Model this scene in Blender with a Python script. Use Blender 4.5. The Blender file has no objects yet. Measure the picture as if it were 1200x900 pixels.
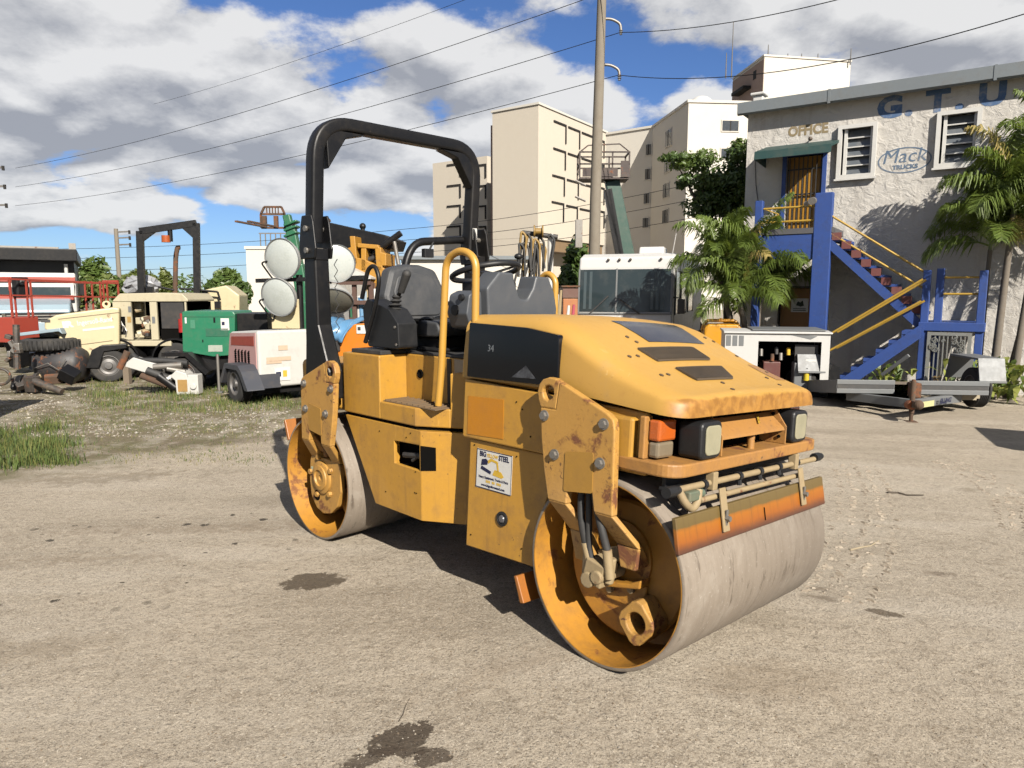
import bpy, bmesh, math, random
from mathutils import Vector, Matrix
R = math.radians
SC = bpy.context.scene
COL = SC.collection

# ---------------------------------------------------------------- camera, sky, sun, exposure
CAM_H, PITCH = 1.591, 0.1269
cam_data = bpy.data.cameras.new('camera')
cam_data.sensor_width = 36.0
cam_data.lens = 832.0 / 1200.0 * 36.0
cam_data.clip_start = 0.05
cam_data.clip_end = 3000.0
cam = bpy.data.objects.new('camera', cam_data)
cam.location = (0, 0, CAM_H)
cam.rotation_euler = (math.pi / 2 - PITCH, 0, 0)
COL.objects.link(cam)
SC.camera = cam

SUN_BEARING, SUN_EL = 157.0, 33.0          # degrees clockwise from +Y, degrees above the horizon
to_sun = Vector((math.sin(R(SUN_BEARING)) * math.cos(R(SUN_EL)), math.cos(R(SUN_BEARING)) * math.cos(R(SUN_EL)), math.sin(R(SUN_EL))))
sun_data = bpy.data.lights.new('sun', 'SUN')
sun_data.energy = 5.0
sun_data.angle = R(0.53)
sun_data.color = (1.0, 0.93, 0.83)
sun = bpy.data.objects.new('sun', sun_data)
sun.rotation_euler = (-to_sun).to_track_quat('-Z', 'Y').to_euler()
COL.objects.link(sun)

world = bpy.data.worlds.new('World')
SC.world = world
world.use_nodes = True
WN, WL_ = world.node_tree.nodes, world.node_tree.links
WN.clear()
def wn(t, **k):
    n = WN.new(t)
    for a, b in k.items():
        setattr(n, a, b)
    return n
def wmath(op, a, b=None, c=None, clamp=False):
    n = wn('ShaderNodeMath', operation=op, use_clamp=clamp)
    for i, x in enumerate((a, b, c)):
        if x is None: continue
        if isinstance(x, (int, float)): n.inputs[i].default_value = x
        else: WL_.new(x, n.inputs[i])
    return n.outputs[0]
sky = wn('ShaderNodeTexSky', sky_type='NISHITA', sun_disc=False)
sky.sun_elevation = R(SUN_EL)
sky.sun_rotation = R(SUN_BEARING)
sky.altitude = 0
sky.air_density = 1.0
sky.dust_density = 0.12
sky.ozone_density = 3.0
tc = wn('ShaderNodeTexCoord')
nrm = wn('ShaderNodeVectorMath', operation='NORMALIZE')
WL_.new(tc.outputs['Generated'], nrm.inputs[0])
sep = wn('ShaderNodeSeparateXYZ')
WL_.new(nrm.outputs[0], sep.inputs[0])
zc = wmath('MAXIMUM', sep.outputs[2], 0.0)
den = wmath('ADD', zc, 0.30)
cx = wmath('DIVIDE', sep.outputs[0], den)
cy = wmath('DIVIDE', sep.outputs[1], den)
def cloud_noise(dx, dy, scale, detail, rough, w, seed):
    cmb = wn('ShaderNodeCombineXYZ')
    WL_.new(wmath('ADD', cx, dx + seed*3.7), cmb.inputs[0]); WL_.new(wmath('ADD', cy, dy - seed*2.3), cmb.inputs[1])
    n = wn('ShaderNodeTexNoise', noise_dimensions='2D')
    n.inputs['Scale'].default_value = scale
    n.inputs['Detail'].default_value = detail
    n.inputs['Roughness'].default_value = rough
    n.inputs['Distortion'].default_value = w
    WL_.new(cmb.outputs[0], n.inputs['Vector'])
    return n.outputs[0]
CSX, CSY, CSEED = 2.2, 2.7, 11.4
def cloud_puff(dx, dy, scale, seed):
    cmb = wn('ShaderNodeCombineXYZ')
    WL_.new(wmath('ADD', cx, dx + seed*3.7), cmb.inputs[0]); WL_.new(wmath('ADD', cy, dy - seed*2.3), cmb.inputs[1])
    nz = wn('ShaderNodeTexNoise', noise_dimensions='2D'); nz.inputs['Scale'].default_value = scale*1.3; nz.inputs['Detail'].default_value = 0
    WL_.new(cmb.outputs[0], nz.inputs['Vector'])
    mx = wn('ShaderNodeMix', data_type='RGBA'); mx.inputs[0].default_value = 0.16
    WL_.new(cmb.outputs[0], mx.inputs[6]); WL_.new(nz.outputs[1], mx.inputs[7])
    v = wn('ShaderNodeTexVoronoi', feature='F1', voronoi_dimensions='2D'); v.inputs['Scale'].default_value = scale
    v.inputs['Detail'].default_value = 1.0; v.inputs['Roughness'].default_value = 0.6
    WL_.new(mx.outputs[2], v.inputs['Vector'])
    return wmath('SUBTRACT', 0.62, v.outputs['Distance'])
big = cloud_noise(CSX, CSY, 0.85, 2, 0.5, 0.0, CSEED)
def cloud_detail(dx, dy):
    n_ = cloud_noise(dx, dy, 2.3, 8, 0.62, 0.0, CSEED + 4)
    return wmath('ADD', wmath('MULTIPLY', n_, 0.66), wmath('MULTIPLY', cloud_puff(dx, dy, 2.7, CSEED + 9), 0.40))
mid = cloud_detail(CSX, CSY)
mid2 = cloud_detail(CSX + 0.03, CSY - 0.11)     # the same cloud a step towards the sun
dens = wmath('ADD', wmath('MULTIPLY', big, 0.72), wmath('MULTIPLY', mid, 0.62))
# fewer clouds close to the horizon, as in the photograph
elev = wn('ShaderNodeMapRange'); elev.clamp = True
elev.inputs[1].default_value = 0.06; elev.inputs[2].default_value = 0.14
elev.inputs[3].default_value = -0.10; elev.inputs[4].default_value = 0.035
WL_.new(sep.outputs[2], elev.inputs[0])
dens = wmath('ADD', dens, elev.outputs[0])
mask = wn('ShaderNodeMapRange'); mask.interpolation_type = 'SMOOTHSTEP'
mask.inputs[1].default_value = 0.505; mask.inputs[2].default_value = 0.572
WL_.new(dens, mask.inputs[0])
thick = wn('ShaderNodeMapRange'); thick.interpolation_type = 'SMOOTHSTEP'
thick.inputs[1].default_value = 0.59; thick.inputs[2].default_value = 0.80
WL_.new(dens, thick.inputs[0])
lit = wmath('MULTIPLY_ADD', wmath('SUBTRACT', mid, mid2), 4.2, 0.66)
lit = wmath('SUBTRACT', lit, wmath('MULTIPLY', thick.outputs[0], 0.30), clamp=True)
ccol = wn('ShaderNodeMix', data_type='RGBA')
ccol.inputs[6].default_value = (2.9, 3.0, 3.25, 1)
ccol.inputs[7].default_value = (6.6, 6.55, 6.45, 1)
WL_.new(lit, ccol.inputs[0])
skmix = wn('ShaderNodeMix', data_type='RGBA')
WL_.new(wmath('MULTIPLY', mask.outputs[0], 0.93), skmix.inputs[0])
tint = wn('ShaderNodeMix', data_type='RGBA', blend_type='MULTIPLY')
tint.inputs[0].default_value = 1.0; tint.inputs[7].default_value = (0.46, 0.58, 0.82, 1)
WL_.new(sky.outputs[0], tint.inputs[6])
WL_.new(tint.outputs[2], skmix.inputs[6])
WL_.new(ccol.outputs[2], skmix.inputs[7])
bg = wn('ShaderNodeBackground')
bg.inputs['Strength'].default_value = 0.05
WL_.new(skmix.outputs[2], bg.inputs['Color'])
wout = wn('ShaderNodeOutputWorld')
WL_.new(bg.outputs[0], wout.inputs['Surface'])

world.cycles.sampling_method = 'MANUAL'
world.cycles.sample_map_resolution = 256
SC.view_settings.view_transform = 'Standard'
SC.view_settings.look = 'None'
SC.view_settings.exposure = 1.36
SC.view_settings.gamma = 1.0
SC.view_settings.use_curve_mapping = False
SC.cycles.use_denoising = True
SC.cycles.use_adaptive_sampling = True
SC.cycles.adaptive_threshold = 0.03
SC.cycles.max_bounces = 5
SC.cycles.transparent_max_bounces = 4

# ---------------------------------------------------------------- measuring helpers (camera at the origin, looking along +Y)
def at(px, py, Y):
    a = (px - 600.0) / 832.0
    b = -(py - 450.0) / 832.0
    cp, sp = math.cos(PITCH), math.sin(PITCH)
    d = (a, cp + b * sp, -sp + b * cp)
    t = Y / d[1]
    return Vector((d[0] * t, Y, CAM_H + d[2] * t))
KX = [-60, -3, -1, -.3, .35, .85, 1.3, 3, 6, 10, 60]
KZ = [0, 0, 0, .012, .042, .0, -.041, -.14, -.27, -.35, -.4]
def gz(x, y=0):
    if x <= KX[0]: return KZ[0]
    for i in range(len(KX) - 1):
        if x <= KX[i + 1]:
            t = (x - KX[i]) / (KX[i + 1] - KX[i])
            return KZ[i] + (KZ[i + 1] - KZ[i]) * t
    return KZ[-1]

# ---------------------------------------------------------------- mesh helpers
class MB:
    def __init__(s):
        s.v = []; s.f = []; s.mi = []
    def add(s, vs, fs, m=0):
        o = len(s.v)
        s.v += [tuple(p) for p in vs]
        s.f += [[i + o for i in f] for f in fs]
        s.mi += [m] * len(fs)
        return s
    def box(s, x0, x1, y0, y1, z0, z1, m=0):
        return s.add([(x0,y0,z0),(x1,y0,z0),(x1,y1,z0),(x0,y1,z0),(x0,y0,z1),(x1,y0,z1),(x1,y1,z1),(x0,y1,z1)],
                     [(3,2,1,0),(4,5,6,7),(0,1,5,4),(1,2,6,5),(2,3,7,6),(3,0,4,7)], m)
    def obox(s, c, size, M=None, m=0):
        hx, hy, hz = size[0]/2, size[1]/2, size[2]/2
        c = Vector(c)
        vs = []
        for x, y, z in ((-hx,-hy,-hz),(hx,-hy,-hz),(hx,hy,-hz),(-hx,hy,-hz),(-hx,-hy,hz),(hx,-hy,hz),(hx,hy,hz),(-hx,hy,hz)):
            p = Vector((x, y, z))
            if M is not None: p = M @ p
            vs.append(p + c)
        return s.add(vs, [(3,2,1,0),(4,5,6,7),(0,1,5,4),(1,2,6,5),(2,3,7,6),(3,0,4,7)], m)
    def beam(s, p0, p1, w, h, m=0):
        p0, p1 = Vector(p0), Vector(p1)
        d = p1 - p0
        L = d.length
        q = d.to_track_quat('X', 'Z').to_matrix()
        return s.obox((p0 + p1) / 2, (L, w, h), q, m)
    def prism(s, poly, axis, a, b, m=0):
        n = len(poly)
        def P(u, w, t):
            return (u, t, w) if axis == 'y' else ((t, u, w) if axis == 'x' else (u, w, t))
        vs = [P(u, w, a) for u, w in poly] + [P(u, w, b) for u, w in poly]
        fs = [list(range(n)), list(range(2 * n - 1, n - 1, -1))] + [(i, (i + 1) % n, n + (i + 1) % n, n + i) for i in range(n)]
        return s.add(vs, fs, m)
    def plate_hole(s, poly, hole, axis, a, b, m=0):
        # outline and hole with the same number of points
        n = len(poly)
        def P(u, w, t):
            return (u, t, w) if axis == 'y' else ((t, u, w) if axis == 'x' else (u, w, t))
        vs = [P(u, w, a) for u, w in poly] + [P(u, w, a) for u, w in hole] + [P(u, w, b) for u, w in poly] + [P(u, w, b) for u, w in hole]
        fs = []
        for i in range(n):
            j = (i + 1) % n
            fs += [(i, j, n + j, n + i), (2*n + j, 2*n + i, 3*n + i, 3*n + j), (j, i, 2*n + i, 2*n + j), (n + i, n + j, 3*n + j, 3*n + i)]
        return s.add(vs, fs, m)
    def sweep(s, path, section, closed=False, up=None, m=0, caps=True):
        pts = [Vector(p) for p in path]
        n = len(pts)
        tang = []
        for i in range(n):
            a = pts[(i - 1) % n] if (closed or i > 0) else pts[i]
            b = pts[(i + 1) % n] if (closed or i < n - 1) else pts[i]
            t = (b - a)
            tang.append(t.normalized() if t.length > 1e-9 else Vector((0, 0, 1)))
        ref = Vector(up) if up is not None else (Vector((0, 0, 1)) if abs(tang[0].z) < 0.9 else Vector((1, 0, 0)))
        nv = (ref - tang[0] * ref.dot(tang[0])).normalized()
        vs = []
        for i in range(n):
            t = tang[i]
            if up is not None and abs(Vector(up).dot(t)) < 0.98:
                nv = Vector(up)
            nv = (nv - t * nv.dot(t))
            nv = nv.normalized() if nv.length > 1e-6 else t.orthogonal().normalized()
            bn = t.cross(nv)
            sec = section(i) if callable(section) else section
            for (a, b) in sec:
                vs.append(pts[i] + bn * a + nv * b)
        k = len(vs) // n
        fs = []
        for i in range(n if closed else n - 1):
            for j in range(k):
                i2 = (i + 1) % n
                fs.append((i*k + j, i*k + (j+1) % k, i2*k + (j+1) % k, i2*k + j))
        if caps and not closed:
            fs.append(list(range(k - 1, -1, -1)))
            fs.append([(n-1)*k + j for j in range(k)])
        return s.add(vs, fs, m)
    def tube(s, path, r, n=8, closed=False, m=0, caps=True):
        if isinstance(r, (list, tuple)):
            return s.sweep_var(path, r, n, closed, m)
        sec = [(r * math.cos(2*math.pi*j/n), r * math.sin(2*math.pi*j/n)) for j in range(n)]
        return s.sweep(path, sec, closed, None, m, caps)
    def sweep_var(s, path, rr, n=8, closed=False, m=0):
        return s.sweep(path, _SecList([[(r*math.cos(2*math.pi*j/n), r*math.sin(2*math.pi*j/n)) for j in range(n)] for r in rr]), closed, None, m)
    def lathe(s, prof, c, axis='y', n=32, m=0, a0=0.0, a1=2*math.pi):
        c = Vector(c)
        full = abs(a1 - a0 - 2*math.pi) < 1e-6
        cnt = n if full else n + 1
        vs = []
        for j in range(cnt):
            a = a0 + (a1 - a0) * j / n
            ca, sa = math.cos(a), math.sin(a)
            for r, h in prof:
                if axis == 'y': p = (r*ca, h, r*sa)
                elif axis == 'x': p = (h, r*ca, r*sa)
                else: p = (r*ca, r*sa, h)
                vs.append(Vector(p) + c)
        k = len(prof)
        fs = []
        for j in range(n):
            j2 = (j + 1) % cnt
            for i in range(k - 1):
                fs.append((j*k + i, j*k + i + 1, j2*k + i + 1, j2*k + i))
        return s.add(vs, fs, m)
    def cyl(s, p0, p1, r0, r1=None, n=12, m=0):
        r1 = r0 if r1 is None else r1
        return s.sweep([p0, p1], _SecList([[(r*math.cos(2*math.pi*j/n), r*math.sin(2*math.pi*j/n)) for j in range(n)] for r in (r0, r1)]), False, None, m)
    def ball(s, c, r, sx=1, sy=1, sz=1, n=10, m=0):
        prof = [(max(1e-4, r*math.sin(math.pi*i/n)), -r*math.cos(math.pi*i/n)) for i in range(n + 1)]
        o = len(s.v)
        s.lathe(prof, (0, 0, 0), 'z', n + 4, m)
        c = Vector(c)
        for i in range(o, len(s.v)):
            x, y, z = s.v[i]
            s.v[i] = (x*sx + c.x, y*sy + c.y, z*sz + c.z)
        return s
    def xf(s, fn, start=0):
        for i in range(start, len(s.v)): s.v[i] = tuple(fn(Vector(s.v[i])))
        return s
    def mesh(s, name, mats, smooth=None, recalc=True):
        me = bpy.data.meshes.new(name)
        me.from_pydata(s.v, [], s.f)
        for m_ in mats: me.materials.append(m_)
        if len(mats) > 1:
            for p, i in zip(me.polygons, s.mi): p.material_index = i
        if recalc:
            bm = bmesh.new(); bm.from_mesh(me)
            bmesh.ops.recalc_face_normals(bm, faces=bm.faces)
            bm.to_mesh(me); bm.free()
        if smooth is not None:
            for p in me.polygons: p.use_smooth = True
            me.set_sharp_from_angle(angle=R(smooth))
        me.update()
        return me
    def build(s, name, mat, parent=None, smooth=None, bevel=0, seg=2, kind=None, recalc=True):
        mats = mat if isinstance(mat, (list, tuple)) else [mat]
        o = bpy.data.objects.new(name, s.mesh(name, mats, smooth, recalc))
        COL.objects.link(o)
        if parent is not None: o.parent = parent
        if bevel:
            b = o.modifiers.new('bevel', 'BEVEL')
            b.width = bevel; b.segments = seg; b.limit_method = 'ANGLE'; b.angle_limit = R(35)
        if kind: o['kind'] = kind
        return o
class _SecList:
    def __init__(s, l): s.l = l
    def __call__(s, i): return s.l[i]

def fillet(poly, r, n=5):
    out = []
    N = len(poly)
    for i in range(N):
        p0, p1, p2 = Vector(poly[i-1]), Vector(poly[i]), Vector(poly[(i+1) % N])
        rad = r[i] if isinstance(r, (list, tuple)) else r
        a, b = (p0 - p1), (p2 - p1)
        la, lb = a.length, b.length
        if rad <= 0 or la < 1e-9 or lb < 1e-9:
            out.append(tuple(p1)); continue
        a.normalize(); b.normalize()
        ang = a.angle(b)
        if ang > math.pi - 0.02:
            out.append(tuple(p1)); continue
        d = min(rad / math.tan(ang/2), la*0.49, lb*0.49)
        q0, q2 = p1 + a*d, p1 + b*d
        for k in range(n + 1):
            t = k / n
            out.append(tuple((1-t)**2*q0 + 2*t*(1-t)*p1 + t*t*q2))
    return out
def circle(cx_, cz_, r, n=24, a0=0.0):
    return [(cx_ + r*math.cos(a0 + 2*math.pi*i/n), cz_ + r*math.sin(a0 + 2*math.pi*i/n)) for i in range(n)]
def arc_path(pts, r, n=6):
    """round the inner corners of an open 3-D polyline"""
    out = [Vector(pts[0])]
    for i in range(1, len(pts) - 1):
        p0, p1, p2 = Vector(pts[i-1]), Vector(pts[i]), Vector(pts[i+1])
        a, b = (p0 - p1), (p2 - p1)
        d = min(r, a.length*0.49, b.length*0.49)
        q0, q2 = p1 + a.normalized()*d, p1 + b.normalized()*d
        for k in range(n + 1):
            t = k / n
            out.append((1-t)**2*q0 + 2*t*(1-t)*p1 + t*t*q2)
    out.append(Vector(pts[-1]))
    return out

def thing(name, label, cat, loc=(0, 0, 0), rotz=0.0, group=None):
    o = bpy.data.objects.new(name, None)
    o.empty_display_size = 0.2
    o.location = loc
    o.rotation_euler = (0, 0, rotz)
    COL.objects.link(o)
    return tag(o, label, cat, group)
def tag(o, label, cat, group=None):
    o['label'] = label; o['category'] = cat
    if group: o['group'] = group
    return o
class Frame:
    """a thing standing at (X, Y), its x axis along the face seen from the camera, y away from it;
    p() turns a point of the photograph on the plane y = off into local (x, z)"""
    def __init__(s, name, label, cat, X, Y, yaw=0.0, z=None, group=None):
        s.O = Vector((X, Y, gz(X, Y) if z is None else z)); s.yaw = R(yaw)
        s.e = Vector((math.cos(s.yaw), math.sin(s.yaw), 0)); s.n = Vector((-math.sin(s.yaw), math.cos(s.yaw), 0))
        s.t = thing(name, label, cat, s.O, s.yaw, group) if name else None
    def p(s, px, py, off=0.0):
        d = at(px, py, 10.0) - Vector((0, 0, CAM_H))
        c = Vector((0, 0, CAM_H))
        t = ((s.O + s.n*off - c).dot(s.n)) / d.dot(s.n)
        P = c + d*t - s.O
        return (P.dot(s.e), P.z)
    def pl(s, pts, off=0.0):
        return [s.p(x, y, off) for x, y in pts]
    def w(s, x, y, z):
        return s.O + s.e*x + s.n*y + Vector((0, 0, z))

_txt = {}
def text_mb(body, size, depth=0.002, heavy=0.0, shear=0.0, align='CENTER'):
    """letters as a mesh in the x-z plane, facing -y"""
    cu = bpy.data.curves.new('txt', 'FONT')
    cu.body = body; cu.size = size; cu.extrude = depth; cu.offset = heavy; cu.shear = shear
    cu.align_x = align; cu.align_y = 'CENTER'; cu.resolution_u = 3
    ob = bpy.data.objects.new('txt', cu)
    COL.objects.link(ob)
    bpy.context.view_layer.update()
    me = bpy.data.meshes.new_from_object(ob.evaluated_get(bpy.context.evaluated_depsgraph_get()))
    mb = MB()
    mb.add([(v.co.x, -v.co.z, v.co.y) for v in me.vertices], [list(p.vertices) for p in me.polygons])
    bpy.data.objects.remove(ob); bpy.data.curves.remove(cu); bpy.data.meshes.remove(me)
    return mb

# ---------------------------------------------------------------- materials
MATS = {}
ALB = 0.46          # the photograph is exposed brightly: albedos stay moderate and the exposure does the rest
def sc3(c): return tuple(x*ALB for x in c[:3])
def mat_nodes(name):
    m = bpy.data.materials.new(name)
    m.use_nodes = True
    nt = m.node_tree
    return m, nt, nt.nodes['Principled BSDF']
def ramp(nt, fac, stops, interp='LINEAR'):
    n = nt.nodes.new('ShaderNodeValToRGB')
    n.color_ramp.interpolation = interp
    els = n.color_ramp.elements
    while len(els) < len(stops): els.new(0.5)
    for e_, (p, c) in zip(els, stops):
        e_.position = p
        e_.color = (*c, 1) if len(c) == 3 else c
    nt.links.new(fac, n.inputs[0])
    return n.outputs[0]
def nnoise(nt, vec, scale, detail=4, rough=0.55, dist=0.0):
    n = nt.nodes.new('ShaderNodeTexNoise')
    n.inputs['Scale'].default_value = scale
    n.inputs['Detail'].default_value = detail
    n.inputs['Roughness'].default_value = rough
    n.inputs['Distortion'].default_value = dist
    nt.links.new(vec, n.inputs['Vector'])
    return n.outputs[0]
def nmath(nt, op, a, b=None, clamp=False):
    n = nt.nodes.new('ShaderNodeMath'); n.operation = op; n.use_clamp = clamp
    for i, x in enumerate((a, b)):
        if x is None: continue
        if isinstance(x, (int, float)): n.inputs[i].default_value = x
        else: nt.links.new(x, n.inputs[i])
    return n.outputs[0]
def nmix(nt, fac, a, b, mode='MIX'):
    n = nt.nodes.new('ShaderNodeMix'); n.data_type = 'RGBA'; n.blend_type = mode
    for i, x in ((0, fac), (6, a), (7, b)):
        if isinstance(x, (int, float)): n.inputs[i].default_value = x
        elif isinstance(x, tuple): n.inputs[i].default_value = (*x, 1) if len(x) == 3 else x
        else: nt.links.new(x, n.inputs[i])
    return n.outputs[2]
def smooth(nt, x, a, b):
    n = nt.nodes.new('ShaderNodeMapRange'); n.interpolation_type = 'SMOOTHSTEP'
    n.inputs[1].default_value = a; n.inputs[2].default_value = b
    nt.links.new(x, n.inputs[0])
    return n.outputs[0]
def coords(nt, scale=(1, 1, 1)):
    t = nt.nodes.new('ShaderNodeTexCoord')
    m = nt.nodes.new('ShaderNodeMapping')
    m.inputs['Scale'].default_value = scale
    nt.links.new(t.outputs['Object'], m.inputs['Vector'])
    return m.outputs[0]
def M(name, col, rough=0.55, metal=0.0, var=0.10, dirt=0.25, dirtcol=(0.16, 0.12, 0.08), rust=0.0, rustcol=(0.13, 0.045, 0.015),
      scale=1.0, bump=0.15, spec=0.5, chips=0.0, chipcol=(0.08, 0.05, 0.03), coat=0.0, streak=0.0, scuff=0.0):
    """painted or bare surface with uneven tone, dirt patches, rust patches and small chips"""
    if name in MATS: return MATS[name]
    col, dirtcol, rustcol, chipcol = sc3(col), sc3(dirtcol), sc3(rustcol), sc3(chipcol)
    m, nt, b = mat_nodes(name)
    v = coords(nt)
    L = nt.links
    n1 = nnoise(nt, v, 2.2*scale, 5, 0.6)
    n2 = nnoise(nt, v, 14*scale, 6, 0.65)
    n3 = nnoise(nt, v, 70*scale, 4, 0.6)
    c1 = tuple(max(0, x*(1-var)) for x in col); c2 = tuple(min(1, x*(1+var)) for x in col)
    c = nmix(nt, n1, c1, c2)
    c = nmix(nt, nmath(nt, 'MULTIPLY', nmath(nt, 'SUBTRACT', n3, 0.5), var*3.0, True), c, tuple(min(1, x*1.5 + 0.004) for x in col))
    rgh = nmath(nt, 'MULTIPLY_ADD' if False else 'ADD', nmath(nt, 'MULTIPLY', nmath(nt, 'SUBTRACT', n2, 0.5), 0.3), rough, True)
    if dirt > 0:
        dm = nmath(nt, 'MULTIPLY', smooth(nt, nmath(nt, 'ADD', nmath(nt, 'MULTIPLY', n1, 0.6), nmath(nt, 'MULTIPLY', n2, 0.5)), 0.50, 0.75), dirt, True)
        c = nmix(nt, dm, c, dirtcol)
    if streak > 0:
        vs = coords(nt, (9*scale, 9*scale, 0.5*scale))
        sm = nmath(nt, 'MULTIPLY', smooth(nt, nnoise(nt, vs, 2.0, 4, 0.6), 0.52, 0.75), streak, True)
        c = nmix(nt, sm, c, dirtcol)
    if scuff > 0:
        for k_, sc_ in ((0, (3, 60, 60)), (1, (60, 60, 3)), (2, (50, 4, 50))):
            nn = nnoise(nt, coords(nt, sc_), 1.0, 3, 0.7, 0.8)
            sm = nmath(nt, 'MULTIPLY', nmath(nt, 'MULTIPLY', smooth(nt, nn, 0.66, 0.72), smooth(nt, n1, 0.45, 0.6)), scuff, True)
            c = nmix(nt, sm, c, tuple(min(1, x*1.3 + 0.03) for x in col) if k_ else dirtcol)
        fd = nnoise(nt, v, 0.9*scale, 3, 0.5, 0.6)
        c = nmix(nt, nmath(nt, 'MULTIPLY', smooth(nt, fd, 0.5, 0.7), scuff*0.45, True), c, tuple(min(1, x*0.9 + 0.07) for x in col))
    if rust > 0:
        n4 = nnoise(nt, v, 6*scale, 8, 0.7, 0.4)
        rm = smooth(nt, n4, 0.62 - rust*0.25, 0.70 - rust*0.2)
        rc = nmix(nt, n3, rustcol, tuple(x*2.2 for x in rustcol))
        c = nmix(nt, rm, c, rc)
        rgh = nmath(nt, 'MAXIMUM', rgh, nmath(nt, 'MULTIPLY', rm, 0.85))
    if chips > 0:
        n5 = nnoise(nt, v, 38*scale, 5, 0.7, 0.6)
        cm = smooth(nt, n5, 0.70 - chips*0.12, 0.72 - chips*0.12)
        cm = nmath(nt, 'MULTIPLY', cm, smooth(nt, n1, 0.40, 0.6))
        c = nmix(nt, cm, c, chipcol)
    L.new(c, b.inputs['Base Color'])
    L.new(rgh, b.inputs['Roughness'])
    b.inputs['Metallic'].default_value = metal
    b.inputs['Specular IOR Level'].default_value = spec
    if coat: 
        b.inputs['Coat Weight'].default_value = coat
        b.inputs['Coat Roughness'].default_value = 0.25
    if bump:
        bp = nt.nodes.new('ShaderNodeBump')
        bp.inputs['Strength'].default_value = bump
        bp.inputs['Distance'].default_value = 0.004/scale
        L.new(nmath(nt, 'ADD', n3, nmath(nt, 'MULTIPLY', n2, 1.5)), bp.inputs['Height'])
        L.new(bp.outputs[0], b.inputs['Normal'])
    MATS[name] = m
    return m
def Mglass(name, col=(0.02, 0.03, 0.035), rough=0.06, dust=0.15, spec=0.6):
    if name in MATS: return MATS[name]
    m, nt, b = mat_nodes(name)
    v = coords(nt)
    n = nnoise(nt, v, 3.0, 6, 0.65)
    nt.links.new(nmix(nt, nmath(nt, 'MULTIPLY', smooth(nt, n, 0.45, 0.8), dust), col, (0.22, 0.20, 0.17)), b.inputs['Base Color'])
    nt.links.new(nmath(nt, 'ADD', nmath(nt, 'MULTIPLY', n, 0.15), rough), b.inputs['Roughness'])
    b.inputs['Specular IOR Level'].default_value = spec
    MATS[name] = m
    return m
def Mflat(name, col, rough=0.8, spec=0.3):
    if name in MATS: return MATS[name]
    col = sc3(col)
    m, nt, b = mat_nodes(name)
    v = coords(nt)
    n = nnoise(nt, v, 25, 4, 0.6)
    nt.links.new(nmix(nt, n, tuple(x*0.82 for x in col), tuple(min(1, x*1.15) for x in col)), b.inputs['Base Color'])
    b.inputs['Roughness'].default_value = rough
    b.inputs['Specular IOR Level'].default_value = spec
    MATS[name] = m
    return m
# ---------------------------------------------------------------- ground
def gp(px, py):
    z = 0.0
    for _ in range(25):
        a = (px - 600.0)/832.0; b = -(py - 450.0)/832.0
        cp, sp = math.cos(PITCH), math.sin(PITCH)
        d = Vector((a, cp + b*sp, -sp + b*cp))
        t = (z - CAM_H)/d.z
        P = d*t
        z = gz(P.x, P.y)
    return Vector((P.x, P.y, z))
def axis_knots(near, step, far):
    ks = []
    x = 0.0
    while x < near: ks.append(x); x += step
    while x < far: ks.append(x); x *= 1.25
    ks.append(far)
    return ks
_r5 = random.Random(5)
WAVES = [(_r5.uniform(0.3, 2.2), _r5.uniform(0.3, 2.2), _r5.uniform(0, 6.28)) for _ in range(9)]
def gnd(x, y):
    d = math.hypot(x - 0.1, y - 4.2)
    if d >= 30: return gz(x, y)
    return gz(x, y) + 0.010*min(1, max(0.15, (d - 1.6)/3.0))*sum(math.sin(a*x + b*y + c) for a, b, c in WAVES)/9*2
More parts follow.
